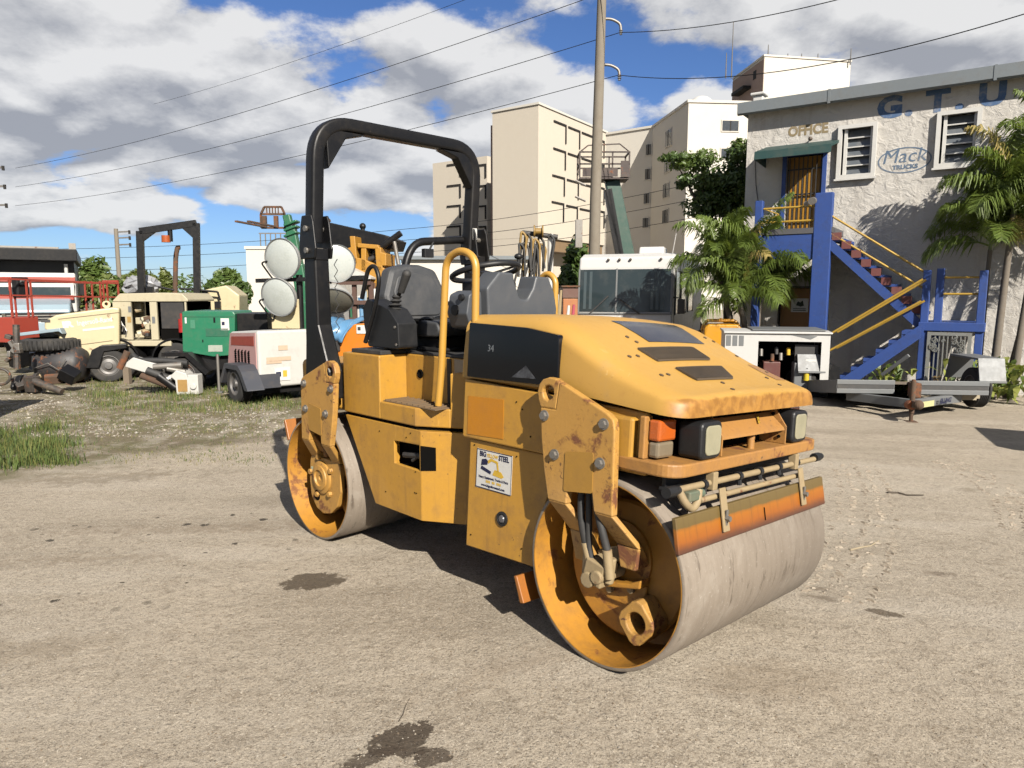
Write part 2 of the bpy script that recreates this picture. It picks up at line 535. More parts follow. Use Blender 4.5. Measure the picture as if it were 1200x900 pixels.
def build_ground():
    xs = axis_knots(10, 0.16, 900); xs = [-x for x in reversed(xs[1:])] + xs
    ys = [-60, -30, -15, -8, -4, -2] + axis_knots(16, 0.16, 1500)
    vs = []
    for y in ys:
        for x in xs:
            vs.append((x, y, gnd(x, y)))
    nx = len(xs)
    fs = [(j*nx+i, j*nx+i+1, (j+1)*nx+i+1, (j+1)*nx+i) for j in range(len(ys)-1) for i in range(nx-1)]
    m, nt, b = mat_nodes('packed_dirt')
    L = nt.links
    v = coords(nt)
    big = nnoise(nt, v, 0.35, 4, 0.6)
    med = nnoise(nt, v, 1.7, 6, 0.65, 0.3)
    fine = nnoise(nt, v, 16, 7, 0.7)
    pat = nnoise(nt, v, 42, 5, 0.75, 0.3)
    grit = nnoise(nt, v, 95, 4, 0.8)
    grit2 = nnoise(nt, v, 260, 2, 0.7)
    c = nmix(nt, med, (0.41, 0.352, 0.275), (0.60, 0.53, 0.43))
    c = nmix(nt, nmath(nt, 'MULTIPLY', smooth(nt, big, 0.42, 0.66), 0.45), c, (0.62, 0.54, 0.43))
    c = nmix(nt, nmath(nt, 'MULTIPLY', smooth(nt, fine, 0.50, 0.66), 0.60), c, (0.27, 0.22, 0.165))
    c = nmix(nt, nmath(nt, 'MULTIPLY', smooth(nt, nnoise(nt, v, 5.5, 7, 0.72, 0.5), 0.52, 0.66), 0.5), c, (0.30, 0.245, 0.185))
    lane = nnoise(nt, coords(nt, (0.22, 1.25, 1)), 1.3, 6, 0.62, 0.6)
    c = nmix(nt, nmath(nt, 'MULTIPLY', smooth(nt, lane, 0.50, 0.66), 0.55), c, (0.64, 0.58, 0.49))
    c = nmix(nt, nmath(nt, 'MULTIPLY', smooth(nt, lane, 0.46, 0.34), 0.5), c, (0.30, 0.25, 0.19))
    vor = nt.nodes.new('ShaderNodeTexVoronoi'); vor.inputs['Scale'].default_value = 55; vor.inputs['Randomness'].default_value = 1
    L.new(v, vor.inputs['Vector'])
    stone = nmath(nt, 'MULTIPLY', smooth(nt, vor.outputs['Distance'], 0.30, 0.16), smooth(nt, grit, 0.47, 0.6))
    sepc = nt.nodes.new('ShaderNodeSeparateColor'); L.new(vor.outputs['Color'], sepc.inputs[0])
    stonecol = ramp(nt, sepc.outputs[0], [(0, (0.22, 0.18, 0.14)), (0.45, (0.42, 0.36, 0.29)), (0.8, (0.62, 0.56, 0.47)), (1, (0.72, 0.67, 0.58))])
    c = nmix(nt, nmath(nt, 'MULTIPLY', stone, 0.65), c, stonecol)
    c = nmix(nt, nmath(nt, 'MULTIPLY', smooth(nt, pat, 0.54, 0.68), 0.7), c, (0.70, 0.63, 0.53))
    c = nmix(nt, nmath(nt, 'MULTIPLY', smooth(nt, pat, 0.45, 0.33), 0.75), c, (0.20, 0.16, 0.12))
    c = nmix(nt, nmath(nt, 'MULTIPLY', smooth(nt, grit, 0.54, 0.66), 0.8), c, (0.70, 0.63, 0.52))
    c = nmix(nt, nmath(nt, 'MULTIPLY', smooth(nt, grit, 0.46, 0.34), 0.85), c, (0.16, 0.125, 0.09))
    c = nmix(nt, nmath(nt, 'MULTIPLY', smooth(nt, grit2, 0.56, 0.68), 0.55), c, (0.72, 0.65, 0.54))
    c = nmix(nt, nmath(nt, 'MULTIPLY', smooth(nt, grit2, 0.44, 0.33), 0.6), c, (0.15, 0.12, 0.085))
    sx = nt.nodes.new('ShaderNodeSeparateXYZ'); L.new(v, sx.inputs[0])
    def dist_to(px, py, rx, ry, rot=0.0):
        P = gp(px, py)
        mp = nt.nodes.new('ShaderNodeMapping'); mp.vector_type = 'TEXTURE'
        mp.inputs['Location'].default_value = (P.x, P.y, 0)
        mp.inputs['Rotation'].default_value = (0, 0, rot)
        mp.inputs['Scale'].default_value = (rx, ry, 1e5)
        L.new(v, mp.inputs['Vector'])
        ln = nt.nodes.new('ShaderNodeVectorMath'); ln.operation = 'LENGTH'
        L.new(mp.outputs[0], ln.inputs[0])
        return ln.outputs['Value'], mp.outputs[0]
    # the yard beyond the packed dirt: weedy soil with crushed white rock
    nA, nB = gp(40, 556), gp(340, 505)
    dx, dy = nB.x - nA.x, nB.y - nA.y
    ll = math.hypot(dx, dy)
    side = nmath(nt, 'ADD', nmath(nt, 'MULTIPLY', nmath(nt, 'SUBTRACT', sx.outputs[0], nA.x), -dy/ll), nmath(nt, 'MULTIPLY', nmath(nt, 'SUBTRACT', sx.outputs[1], nA.y), dx/ll))
    xlim = smooth(nt, sx.outputs[0], -1.0, -3.2)
    soil = nmath(nt, 'MULTIPLY', smooth(nt, nmath(nt, 'ADD', side, nmath(nt, 'MULTIPLY', med, 2.4)), 0.75, 1.7), xlim)
    rocky = smooth(nt, nnoise(nt, v, 2.6, 7, 0.7, 0.5), 0.46, 0.60)
    soilc = nmix(nt, fine, (0.12, 0.095, 0.055), (0.25, 0.205, 0.13))
    soilc = nmix(nt, nmath(nt, 'MULTIPLY', smooth(nt, med, 0.45, 0.6), 0.6), soilc, nmix(nt, grit, (0.07, 0.085, 0.025), (0.21, 0.20, 0.08)))
    soilc = nmix(nt, nmath(nt, 'MULTIPLY', rocky, 0.75), soilc, (0.44, 0.40, 0.33))
    c = nmix(nt, nmath(nt, 'MULTIPLY', soil, 0.9), c, soilc)
    # stains with a shape of their own
    sn = nnoise(nt, v, 9, 6, 0.7, 0.6)
    snl = nnoise(nt, v, 3.5, 4, 0.6, 0.8)
    def stain(px, py, rx, ry, rot, dark, strength, ragged=1.0):
        lo = 0.82 if strength > 0.75 else 0.15
        nonlocal c
        d, _ = dist_to(px, py, rx, ry, rot)
        dd = nmath(nt, 'ADD', d, nmath(nt, 'MULTIPLY', nmath(nt, 'SUBTRACT', sn, 0.5), 2.2*ragged))
        dd = nmath(nt, 'ADD', dd, nmath(nt, 'MULTIPLY', nmath(nt, 'SUBTRACT', snl, 0.5), 1.6*ragged))
        c = nmix(nt, nmath(nt, 'MULTIPLY', smooth(nt, dd, 1.0, lo), strength), c, dark)
    stain(372, 680, 0.17, 0.13, 0.2, (0.085, 0.062, 0.040), 0.85, 0.7)
    stain(470, 868, 0.14, 0.11, 0.4, (0.085, 0.064, 0.046), 0.92, 1.25)
    stain(430, 890, 0.13, 0.05, 0.5, (0.09, 0.068, 0.05), 0.85, 1.3)
    stain(505, 885, 0.06, 0.05, 0.5, (0.09, 0.068, 0.05), 0.85, 1.2)
    stain(1035, 718, 0.10, 0.05, -0.3, (0.11, 0.082, 0.055), 0.8, 0.6)
    stain(960, 700, 0.11, 0.06, -0.3, (0.16, 0.12, 0.085), 0.65, 0.9)
    stain(960, 690, 0.10, 0.04, 0.2, (0.16, 0.12, 0.085), 0.6, 0.9)
    stain(905, 800, 0.5, 0.25, 0.2, (0.30, 0.235, 0.165), 0.4, 0.8)
    stain(1100, 672, 0.14, 0.05, 0.1, (0.15, 0.11, 0.08), 0.6, 0.9)
    stain(1140, 575, 0.28, 0.10, 0.2, (0.24, 0.19, 0.13), 0.5, 1.2)
    stain(600, 780, 0.6, 0.16, 0.5, (0.33, 0.255, 0.18), 0.3, 1.2)
    stain(120, 655, 0.9, 0.10, 0.1, (0.27, 0.21, 0.15), 0.45, 1.5)
    stain(220, 620, 1.1, 0.14, 0.1, (0.26, 0.20, 0.145), 0.4, 1.6)
    stain(300, 515, 1.4, 0.3, 0.3, (0.17, 0.13, 0.09), 0.55, 1.5)
    stain(100, 560, 1.1, 0.25, 0.25, (0.22, 0.175, 0.12), 0.5, 1.5)
    stain(40, 760, 0.6, 0.2, 0.25, (0.31, 0.25, 0.18), 0.4, 1.5)
    # oil drops
    vd = nt.nodes.new('ShaderNodeTexVoronoi'); vd.inputs['Scale'].default_value = 8.5
    L.new(nmix(nt, 0.05, v, nnoise(nt, v, 30, 3, 0.7)), vd.inputs['Vector'])
    sd = nt.nodes.new('ShaderNodeSeparateColor'); L.new(vd.outputs['Color'], sd.inputs[0])
    drop = smooth(nt, nmath(nt, 'SUBTRACT', vd.outputs['Distance'], nmath(nt, 'MULTIPLY', nmath(nt, 'POWER', sd.outputs[0], 3.0), 0.22)), 0.05, 0.02)
    reg = None
    for (px, py, rx, ry) in ((205, 615, 1.2, 0.5), (25, 665, 0.5, 0.5), (140, 655, 1.4, 0.9)):
        d, _ = dist_to(px, py, rx, ry)
        mk = smooth(nt, nmath(nt, 'ADD', d, nmath(nt, 'MULTIPLY', snl, 0.6)), 1.3, 0.9)
        reg = mk if reg is None else nmath(nt, 'MAXIMUM', reg, mk)
    c = nmix(nt, nmath(nt, 'MULTIPLY', nmath(nt, 'MULTIPLY', drop, reg), 0.9), c, (0.055, 0.045, 0.035))
    hgt = nmath(nt, 'ADD', nmath(nt, 'MULTIPLY', fine, 0.7), nmath(nt, 'MULTIPLY', grit, 0.35))
    hgt = nmath(nt, 'ADD', hgt, nmath(nt, 'MULTIPLY', stone, 0.35))
    hgt = nmath(nt, 'ADD', hgt, nmath(nt, 'MULTIPLY', med, 1.4))
    bp = nt.nodes.new('ShaderNodeBump')
    bp.inputs['Strength'].default_value = 0.95; bp.inputs['Distance'].default_value = 0.018
    L.new(hgt, bp.inputs['Height']); L.new(bp.outputs[0], b.inputs['Normal'])
    c = nmix(nt, 1.0, c, (ALB*1.06, ALB*1.05, ALB*1.02), 'MULTIPLY')
    L.new(c, b.inputs['Base Color'])
    b.inputs['Roughness'].default_value = 0.92
    b.inputs['Specular IOR Level'].default_value = 0.2
    mb = MB(); mb.add(vs, fs)
    o = mb.build('ground', m, None, smooth=60, recalc=False)
    o['kind'] = 'structure'
    return o
build_ground()

def stones(name, label, cat, n, area, size, mats, seed):
    rnd = random.Random(seed)
    mb = MB()
    base = [Vector((1,0,0)), Vector((-1,0,0)), Vector((0,1,0)), Vector((0,-1,0)), Vector((0,0,1)), Vector((0,0,-1))]
    fc = [(0,2,4),(2,1,4),(1,3,4),(3,0,4),(2,0,5),(1,2,5),(3,1,5),(0,3,5)]
    for _ in range(n):
        x, y = area(rnd)
        s_ = size(rnd)
        r0 = rnd.uniform(0, 6.28)
        ca, sa = math.cos(r0), math.sin(r0)
        k = [rnd.uniform(0.6, 1.3) for _ in base]
        z = gnd(x, y)
        vs = []
        for q, p in zip(k, base):
            px_, py_ = p.x*q*s_, p.y*q*s_*0.8
            vs.append((x + px_*ca - py_*sa, y + px_*sa + py_*ca, z + p.z*q*s_*0.55 + s_*0.1))
        mb.add(vs, fc, rnd.randrange(len(mats)))
    o = mb.build(name, mats, None, recalc=False)
    o['kind'] = 'stuff'; tag(o, label, cat)
    return o
DIRTM = [Mflat('dirt_clod', (0.44, 0.38, 0.30), 0.95, 0.1), Mflat('dirt_clod_dark', (0.34, 0.285, 0.22), 0.95, 0.1)]
pebm = [Mflat('pebble_tan', (0.42, 0.36, 0.28)), Mflat('pebble_grey', (0.30, 0.27, 0.23)), Mflat('pebble_pale', (0.50, 0.45, 0.37)), Mflat('pebble_brown', (0.24, 0.18, 0.12))]
def near_area(r):
    y = 2.0 + 8.0*r.random()**1.8
    return r.uniform(-0.78, 0.78)*y, y
stones('loose_gravel', 'small loose tan stones scattered over the packed dirt yard', 'gravel', 26000, near_area, lambda r: 0.0016 + 0.005*r.random()**4, pebm, 3)
def tyre_prints(name, label, pix, width, seed):
    """crumbled ridges of dirt squeezed up between the lugs of a tyre that has passed"""
    rnd = random.Random(seed)
    P = [gp(*q) for q in pix]
    mb = MB()
    cols = 5
    dist = 0.0
    for a, b in zip(P, P[1:]):
        d = (b - a); L_ = math.hypot(d.x, d.y); d = Vector((d.x/L_, d.y/L_, 0)); n_ = Vector((-d.y, d.x, 0))
        k = 0.0
        while k < L_:
            fade = 0.5 + 0.5*math.sin(dist*2.1 + seed)
            for c_ in range(cols):
                if rnd.random() < 0.15 + 0.30*fade: continue
                off = (c_/(cols - 1) - 0.5)*width + rnd.uniform(-0.012, 0.012)
                sgn = 1 if c_ % 2 else -1
                for m_ in range(rnd.randint(2, 5)):
                    q = a + d*(k + rnd.uniform(-0.02, 0.02) + (0.035 if c_ % 2 else 0)) + n_*(off + rnd.uniform(-0.022, 0.022))
                    s_ = rnd.uniform(0.004, 0.011)
                    ang = math.atan2(n_.y, n_.x) + sgn*0.5 + rnd.uniform(-0.4, 0.4)
                    u = Vector((math.cos(ang), math.sin(ang), 0)); w = Vector((-u.y, u.x, 0))
                    z = gnd(q.x, q.y)
                    c0 = Vector((q.x, q.y, z - 0.001))
                    l_ = s_*rnd.uniform(1.4, 2.6)
                    mb.add([c0 - u*l_ - w*s_, c0 + u*l_ - w*s_*0.8, c0 + u*l_*0.9 + w*s_, c0 - u*l_ + w*s_*0.8, c0 - u*l_*0.5 + Vector((0, 0, s_*1.0)), c0 + u*l_*0.5 + Vector((0, 0, s_*rnd.uniform(0.6, 1.2)))],
                           [(0, 1, 5, 4), (2, 3, 4, 5), (1, 2, 5), (3, 0, 4)], rnd.randrange(2))
            k += 0.072; dist += 0.072
    o = mb.build(name, DIRTM, None, recalc=False); o['kind'] = 'stuff'; tag(o, label, 'tyre print')
tyre_prints('tyre_prints', 'crumbled tyre prints curving past the far end of the front drum', [(1000, 545), (1014, 575), (1016, 610), (998, 655), (965, 700)], 0.40, 3)
tyre_prints('tyre_prints', 'crumbled tyre prints crossing the dirt near the right edge', [(1105, 538), (1150, 558), (1195, 592), (1205, 625)], 0.34, 5)
def yard_area(r):
    while True:
        P = gp(r.uniform(-20, 345), r.uniform(452, 512))
        if math.sin(P.x*1.7 + 1)*math.cos(P.y*1.3) + r.uniform(-1, 1) > -0.1: return P.x, P.y
stones('crushed_rock', 'crushed white rock strewn in front of the parked compressor', 'crushed rock', 4500, yard_area, lambda r: 0.005 + 0.022*r.random()**4, [pebm[2], pebm[0], Mflat('pebble_white', (0.47, 0.44, 0.38)), pebm[1]], 8)

def grass(name, label, n, area, hgt, seed, mats):
    rnd = random.Random(seed)
    mb = MB()
    for _ in range(n):
        x, y, k = area(rnd)
        h_ = hgt(rnd)*k
        a = rnd.uniform(0, 6.28); lean = rnd.uniform(0.05, 0.55)*h_; w = 0.0022 + 0.0022*rnd.random()
        dx, dy = math.cos(a), math.sin(a); sx_, sy_ = -dy*w, dx*w
        z = gnd(x, y) - 0.005
        vs = [(x+sx_, y+sy_, z), (x-sx_, y-sy_, z),
              (x+dx*lean*0.35+sx_*0.8, y+dy*lean*0.35+sy_*0.8, z+h_*0.55), (x+dx*lean*0.35-sx_*0.8, y+dy*lean*0.35-sy_*0.8, z+h_*0.55),
              (x+dx*lean, y+dy*lean, z+h_*rnd.uniform(0.8, 1))]
        mb.add(vs, [(0, 1, 3, 2), (2, 3, 4)], rnd.randrange(len(mats)))
    o = mb.build(name, mats, None, recalc=False)
    o['kind'] = 'stuff'; tag(o, label, 'grass')
    return o
gm = [Mflat('grass_fresh', (0.115, 0.17, 0.035)), Mflat('grass_mid', (0.075, 0.12, 0.03)), Mflat('grass_dry', (0.26, 0.23, 0.10)), Mflat('grass_yellow', (0.18, 0.19, 0.05))]
def clumps(seed, n, pick, spread):
    r = random.Random(seed)
    return [(pick(r), r.uniform(0.5, 1.25), r.uniform(spread*0.5, spread)) for _ in range(n)]
def clump_area(cl):
    def f(r):
        P, k, s_ = r.choice(cl)
        return P.x + r.gauss(0, s_), P.y + r.gauss(0, s_), k
    return f
grass('tall_grass', 'tall green grass tuft at the left edge of the dirt yard', 7500, clump_area(clumps(1, 70, lambda r: gp(r.uniform(-45, 78), r.uniform(503, 549)), 0.12)), lambda r: 0.04 + 0.16*r.random()**1.5, 4, gm[:2] + [gm[3]])
grass('weeds', 'low weedy grass growing round the old compressor and lighting cart', 8500, clump_area(clumps(2, 120, lambda r: gp(r.uniform(105, 350), r.uniform(444, 482)), 0.16)), lambda r: r.uniform(0.03, 0.13), 6, gm)
grass('dry_grass', 'thin dry grass along the edge of the packed dirt', 4500, clump_area(clumps(3, 160, lambda r: gp(r.uniform(0, 340), 480 + 62*r.random()**1.5 ), 0.2)), lambda r: r.uniform(0.012, 0.05), 7, [gm[2], gm[3], gm[1]])
# ---------------------------------------------------------------- the road roller
YELLOW = M('roller_yellow', (0.64, 0.345, 0.05), rough=0.46, var=0.09, dirt=0.22, dirtcol=(0.30, 0.17, 0.06), chips=0.05, bump=0.05, coat=0.12)
YELLOWD = M('roller_yellow_worn', (0.60, 0.31, 0.038), rough=0.5, var=0.14, dirt=0.55, dirtcol=(0.30, 0.16, 0.05), chips=0.38, chipcol=(0.12, 0.06, 0.03), bump=0.10, streak=0.4, scuff=0.6)
PLATE = M('fork_paint', (0.58, 0.31, 0.065), rough=0.55, var=0.14, dirt=0.5, dirtcol=(0.27, 0.15, 0.05), rust=0.34, chips=0.7, chipcol=(0.14, 0.06, 0.03), bump=0.2, scuff=0.7)
DISC = M('drum_paint', (0.56, 0.26, 0.03), rough=0.55, var=0.15, dirt=0.55, dirtcol=(0.20, 0.10, 0.03), rust=0.32, rustcol=(0.16, 0.06, 0.015), bump=0.2)
BUMP = M('bumper_paint', (0.47, 0.225, 0.05), rough=0.6, var=0.15, dirt=0.6, dirtcol=(0.28, 0.14, 0.055), rust=0.25, chips=0.5, bump=0.25)
BLACK = M('black_paint', (0.010, 0.010, 0.011), rough=0.42, var=0.2, dirt=0.3, dirtcol=(0.045, 0.036, 0.026), chips=0.12, chipcol=(0.14, 0.11, 0.08), bump=0.05, spec=0.22)
PLASTIC = M('black_plastic', (0.013, 0.0135, 0.015), rough=0.5, var=0.2, dirt=0.2, dirtcol=(0.06, 0.055, 0.05), bump=0.05, spec=0.35)
RUBBER = M('rubber', (0.025, 0.025, 0.025), rough=0.7, var=0.2, dirt=0.4, dirtcol=(0.12, 0.10, 0.08), bump=0.1)
GREYP = M('grey_console_plastic', (0.085, 0.093, 0.105), rough=0.5, var=0.06, dirt=0.2, dirtcol=(0.17, 0.16, 0.15), bump=0.03)
SEATM = M('grey_vinyl', (0.055, 0.058, 0.062), rough=0.48, var=0.1, dirt=0.3, dirtcol=(0.14, 0.13, 0.12), bump=0.12)
STEEL = M('bare_steel', (0.35, 0.33, 0.30), rough=0.5, metal=0.6, var=0.15, dirt=0.5, dirtcol=(0.2, 0.16, 0.11), rust=0.15)
TAN = M('dusty_metal', (0.40, 0.30, 0.16), rough=0.7, var=0.15, dirt=0.5, dirtcol=(0.22, 0.16, 0.09), rust=0.12)
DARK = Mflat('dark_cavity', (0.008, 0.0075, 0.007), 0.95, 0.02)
SCRAPER = M('scraper_plastic', (0.44, 0.15, 0.02), rough=0.5, var=0.12, dirt=0.5, dirtcol=(0.20, 0.09, 0.02), bump=0.1, streak=0.25)
OLIVE = M('scraper_dirty_band', (0.30, 0.19, 0.05), rough=0.7, var=0.15, dirt=0.4)
LENS = M('lamp_lens_cream', (0.40, 0.375, 0.25), rough=0.2, var=0.3, scale=5, dirt=0.5, dirtcol=(0.4, 0.35, 0.22), coat=0.5)
AMBER = M('amber_lens', (0.62, 0.13, 0.015), rough=0.25, var=0.1, dirt=0.2, coat=0.5)
CLEAR = M('clear_lens', (0.26, 0.21, 0.14), rough=0.25, var=0.1, dirt=0.4, coat=0.5)
WINDOW = Mglass('roller_window', (0.003, 0.0034, 0.0048), 0.04, 0.012, 0.30)
WHITE = M('white_paint', (0.78, 0.77, 0.73), rough=0.5, var=0.05, dirt=0.12)
NAVY = Mflat('navy_print', (0.012, 0.016, 0.06))
PRINTY = Mflat('yellow_print', (0.75, 0.48, 0.05))

def drum_mat():
    m, nt, b = mat_nodes('drum_shell')
    L = nt.links
    v = coords(nt, (1.8, 15, 1.8)); v2 = coords(nt)
    st = nnoise(nt, v, 2.2, 6, 0.65, 0.2)
    sp = nnoise(nt, v2, 60, 4, 0.7)
    bl = nnoise(nt, v2, 4, 6, 0.65, 0.4)
    c = ramp(nt, st, [(0.2, (0.21, 0.165, 0.125)), (0.45, (0.33, 0.27, 0.21)), (0.62, (0.38, 0.315, 0.25)), (0.85, (0.29, 0.235, 0.18))])
    c = nmix(nt, 0.45, c, nmix(nt, bl, (0.25, 0.20, 0.15), (0.44, 0.37, 0.30)))
    c = nmix(nt, nmath(nt, 'MULTIPLY', smooth(nt, bl, 0.52, 0.70), 0.5), c, (0.46, 0.40, 0.33))
    bl2 = nnoise(nt, coords(nt, (2.2, 13, 2.2)), 2.4, 7, 0.72, 0.5)
    c = nmix(nt, nmath(nt, 'MULTIPLY', smooth(nt, bl2, 0.55, 0.68), 0.85), c, (0.13, 0.095, 0.065))
    c = nmix(nt, nmath(nt, 'MULTIPLY', smooth(nt, sp, 0.62, 0.68), 0.5), c, (0.66, 0.61, 0.53))
    c = nmix(nt, 1.0, c, (ALB*0.86, ALB*0.86, ALB*0.85), 'MULTIPLY')
    L.new(c, b.inputs['Base Color'])
    b.inputs['Roughness'].default_value = 0.75
    b.inputs['Metallic'].default_value = 0.1
    bp = nt.nodes.new('ShaderNodeBump'); bp.inputs['Strength'].default_value = 0.35; bp.inputs['Distance'].default_value = 0.004
    L.new(nmath(nt, 'ADD', sp, nmath(nt, 'MULTIPLY', st, 0.6)), bp.inputs['Height']); L.new(bp.outputs[0], b.inputs['Normal'])
    return m
def scraper_mat():
    """orange plastic blade: oily olive film along its top, heat-stained and worn along the lower edge"""
    m, nt, b = mat_nodes('scraper_blade_worn')
    L = nt.links
    v = coords(nt)
    n1 = nnoise(nt, v, 9, 6, 0.65, 0.3); n2 = nnoise(nt, coords(nt, (6, 30, 2)), 2, 5, 0.6)
    s_ = nt.nodes.new('ShaderNodeSeparateXYZ'); L.new(v, s_.inputs[0])
    z = nmath(nt, 'ADD', s_.outputs[2], nmath(nt, 'MULTIPLY', s_.outputs[1], 0.0636))
    z = nmath(nt, 'ADD', z, nmath(nt, 'MULTIPLY', nmath(nt, 'SUBTRACT', n1, 0.5), 0.025))
    mr = nt.nodes.new('ShaderNodeMapRange'); mr.inputs[1].default_value = 0.565; mr.inputs[2].default_value = 0.72; L.new(z, mr.inputs[0])
    c = ramp(nt, mr.outputs[0], [(0.0, (0.10, 0.045, 0.03)), (0.16, (0.22, 0.075, 0.03)), (0.36, (0.58, 0.17, 0.012)), (0.60, (0.66, 0.22, 0.012)), (0.665, (0.52, 0.20, 0.02)), (0.70, (0.25, 0.165, 0.045)), (1.0, (0.28, 0.19, 0.06))])
    c = nmix(nt, nmath(nt, 'MULTIPLY', smooth(nt, n2, 0.5, 0.75), 0.45), c, (0.17, 0.09, 0.03))
    c = nmix(nt, 1.0, c, (ALB*0.66, ALB*0.66, ALB*0.66), 'MULTIPLY')
    L.new(c, b.inputs['Base Color']); b.inputs['Roughness'].default_value = 0.5
    return m
SCRW = scraper_mat()
DRUM = drum_mat()

def hood_mat():
    """faded yellow paint; a band of brown scuffs and old grease along the front lip"""
    m, nt, b = mat_nodes('hood_yellow')
    L = nt.links
    v = coords(nt)
    n1 = nnoise(nt, v, 1.6, 5, 0.6); n2 = nnoise(nt, v, 18, 6, 0.7, 0.4); n3 = nnoise(nt, v, 90, 3, 0.6)
    c = nmix(nt, n1, (0.57, 0.315, 0.055), (0.67, 0.39, 0.085))
    c = nmix(nt, nmath(nt, 'MULTIPLY', smooth(nt, n2, 0.56, 0.74), 0.22), c, (0.45, 0.22, 0.05))
    s = nt.nodes.new('ShaderNodeSeparateXYZ'); L.new(v, s.inputs[0])
    # lip height falls towards the far side with the tilt of the front half
    zz_ = nmath(nt, 'ADD', s.outputs[2], nmath(nt, 'MULTIPLY', s.outputs[1], 0.0636))
    wob = nmath(nt, 'MULTIPLY', nmath(nt, 'SUBTRACT', n2, 0.5), 0.035)
    band = nmath(nt, 'MULTIPLY', smooth(nt, nmath(nt, 'ADD', zz_, wob), 1.160, 1.144), smooth(nt, s.outputs[0], 1.39, 1.45))
    sc = nmix(nt, smooth(nt, n2, 0.38, 0.62), (0.33, 0.14, 0.022), (0.52, 0.245, 0.04))
    c = nmix(nt, nmath(nt, 'MULTIPLY', band, 0.92), c, sc)
    c = nmix(nt, nmath(nt, 'MULTIPLY', smooth(nt, n3, 0.68, 0.72), 0.6), c, (0.22, 0.11, 0.04))
    for sc_ in ((4, 70, 40), (60, 5, 40)):
        nn = nnoise(nt, coords(nt, sc_), 1.0, 3, 0.7, 0.8)
        c = nmix(nt, nmath(nt, 'MULTIPLY', nmath(nt, 'MULTIPLY', smooth(nt, nn, 0.66, 0.72), smooth(nt, n1, 0.42, 0.6)), 0.5), c, (0.80, 0.55, 0.22))
    c = nmix(nt, nmath(nt, 'MULTIPLY', smooth(nt, nnoise(nt, v, 3.2, 6, 0.7, 0.8), 0.52, 0.68), 0.28), c, (0.50, 0.33, 0.14))
    c = nmix(nt, 1.0, c, (ALB, ALB, ALB), 'MULTIPLY')
    L.new(c, b.inputs['Base Color'])
    L.new(nmath(nt, 'ADD', nmath(nt, 'MULTIPLY', n2, 0.3), 0.38), b.inputs['Roughness'])
    bp = nt.nodes.new('ShaderNodeBump'); bp.inputs['Strength'].default_value = 0.04; bp.inputs['Distance'].default_value = 0.003
    L.new(n2, bp.inputs['Height']); L.new(bp.outputs[0], b.inputs['Normal'])
    return m
HOODM = hood_mat()

RO = Vector((0.012, 4.112, 0.0))
ROLL = R(3.64)
roller = thing('road_roller', 'large yellow tandem road roller with black roll bar standing in the middle of the yard', 'road roller', RO, -R(45.45))
def fr(p):
    c_, s_ = math.cos(ROLL), math.sin(ROLL)
    y, z = p.y, p.z - 0.4
    return Vector((p.x, y*c_ + z*s_, 0.4 - y*s_ + z*c_))
def F(mb, name, mat, parent=roller, **k):
    return mb.xf(fr).build(name, mat, parent, **k)
def Rr(mb, name, mat, parent=roller, **k):
    return mb.build(name, mat, parent, **k)

# drums
def drum(cx_, put, front):
    sh = MB()
    w = 0.65
    sh.lathe([(0.3845, -w), (0.396, -w), (0.4, -w + 0.004), (0.4, w - 0.004), (0.396, w), (0.3845, w)], (cx_, 0, 0.4), 'y', 96)
    shell = put(sh, 'drum', DRUM, smooth=50)
    di = MB()
    di.lathe([(0.3845, -w - 0.001), (0.380, -w - 0.001), (0.376, -0.34), (0.12, -0.30), (0.10, -0.30), (0.0005, -0.30)], (cx_, 0, 0.4), 'y', 96)
    di.lathe([(0.3845, w + 0.001), (0.380, w + 0.001), (0.376, 0.34), (0.12, 0.30), (0.0005, 0.30)], (cx_, 0, 0.4), 'y', 96)
    put(di, 'drum_disc', DISC, shell, smooth=40)
    return shell
fdrum = drum(1.17, F, True)
rdrum = drum(-1.17, Rr, False)

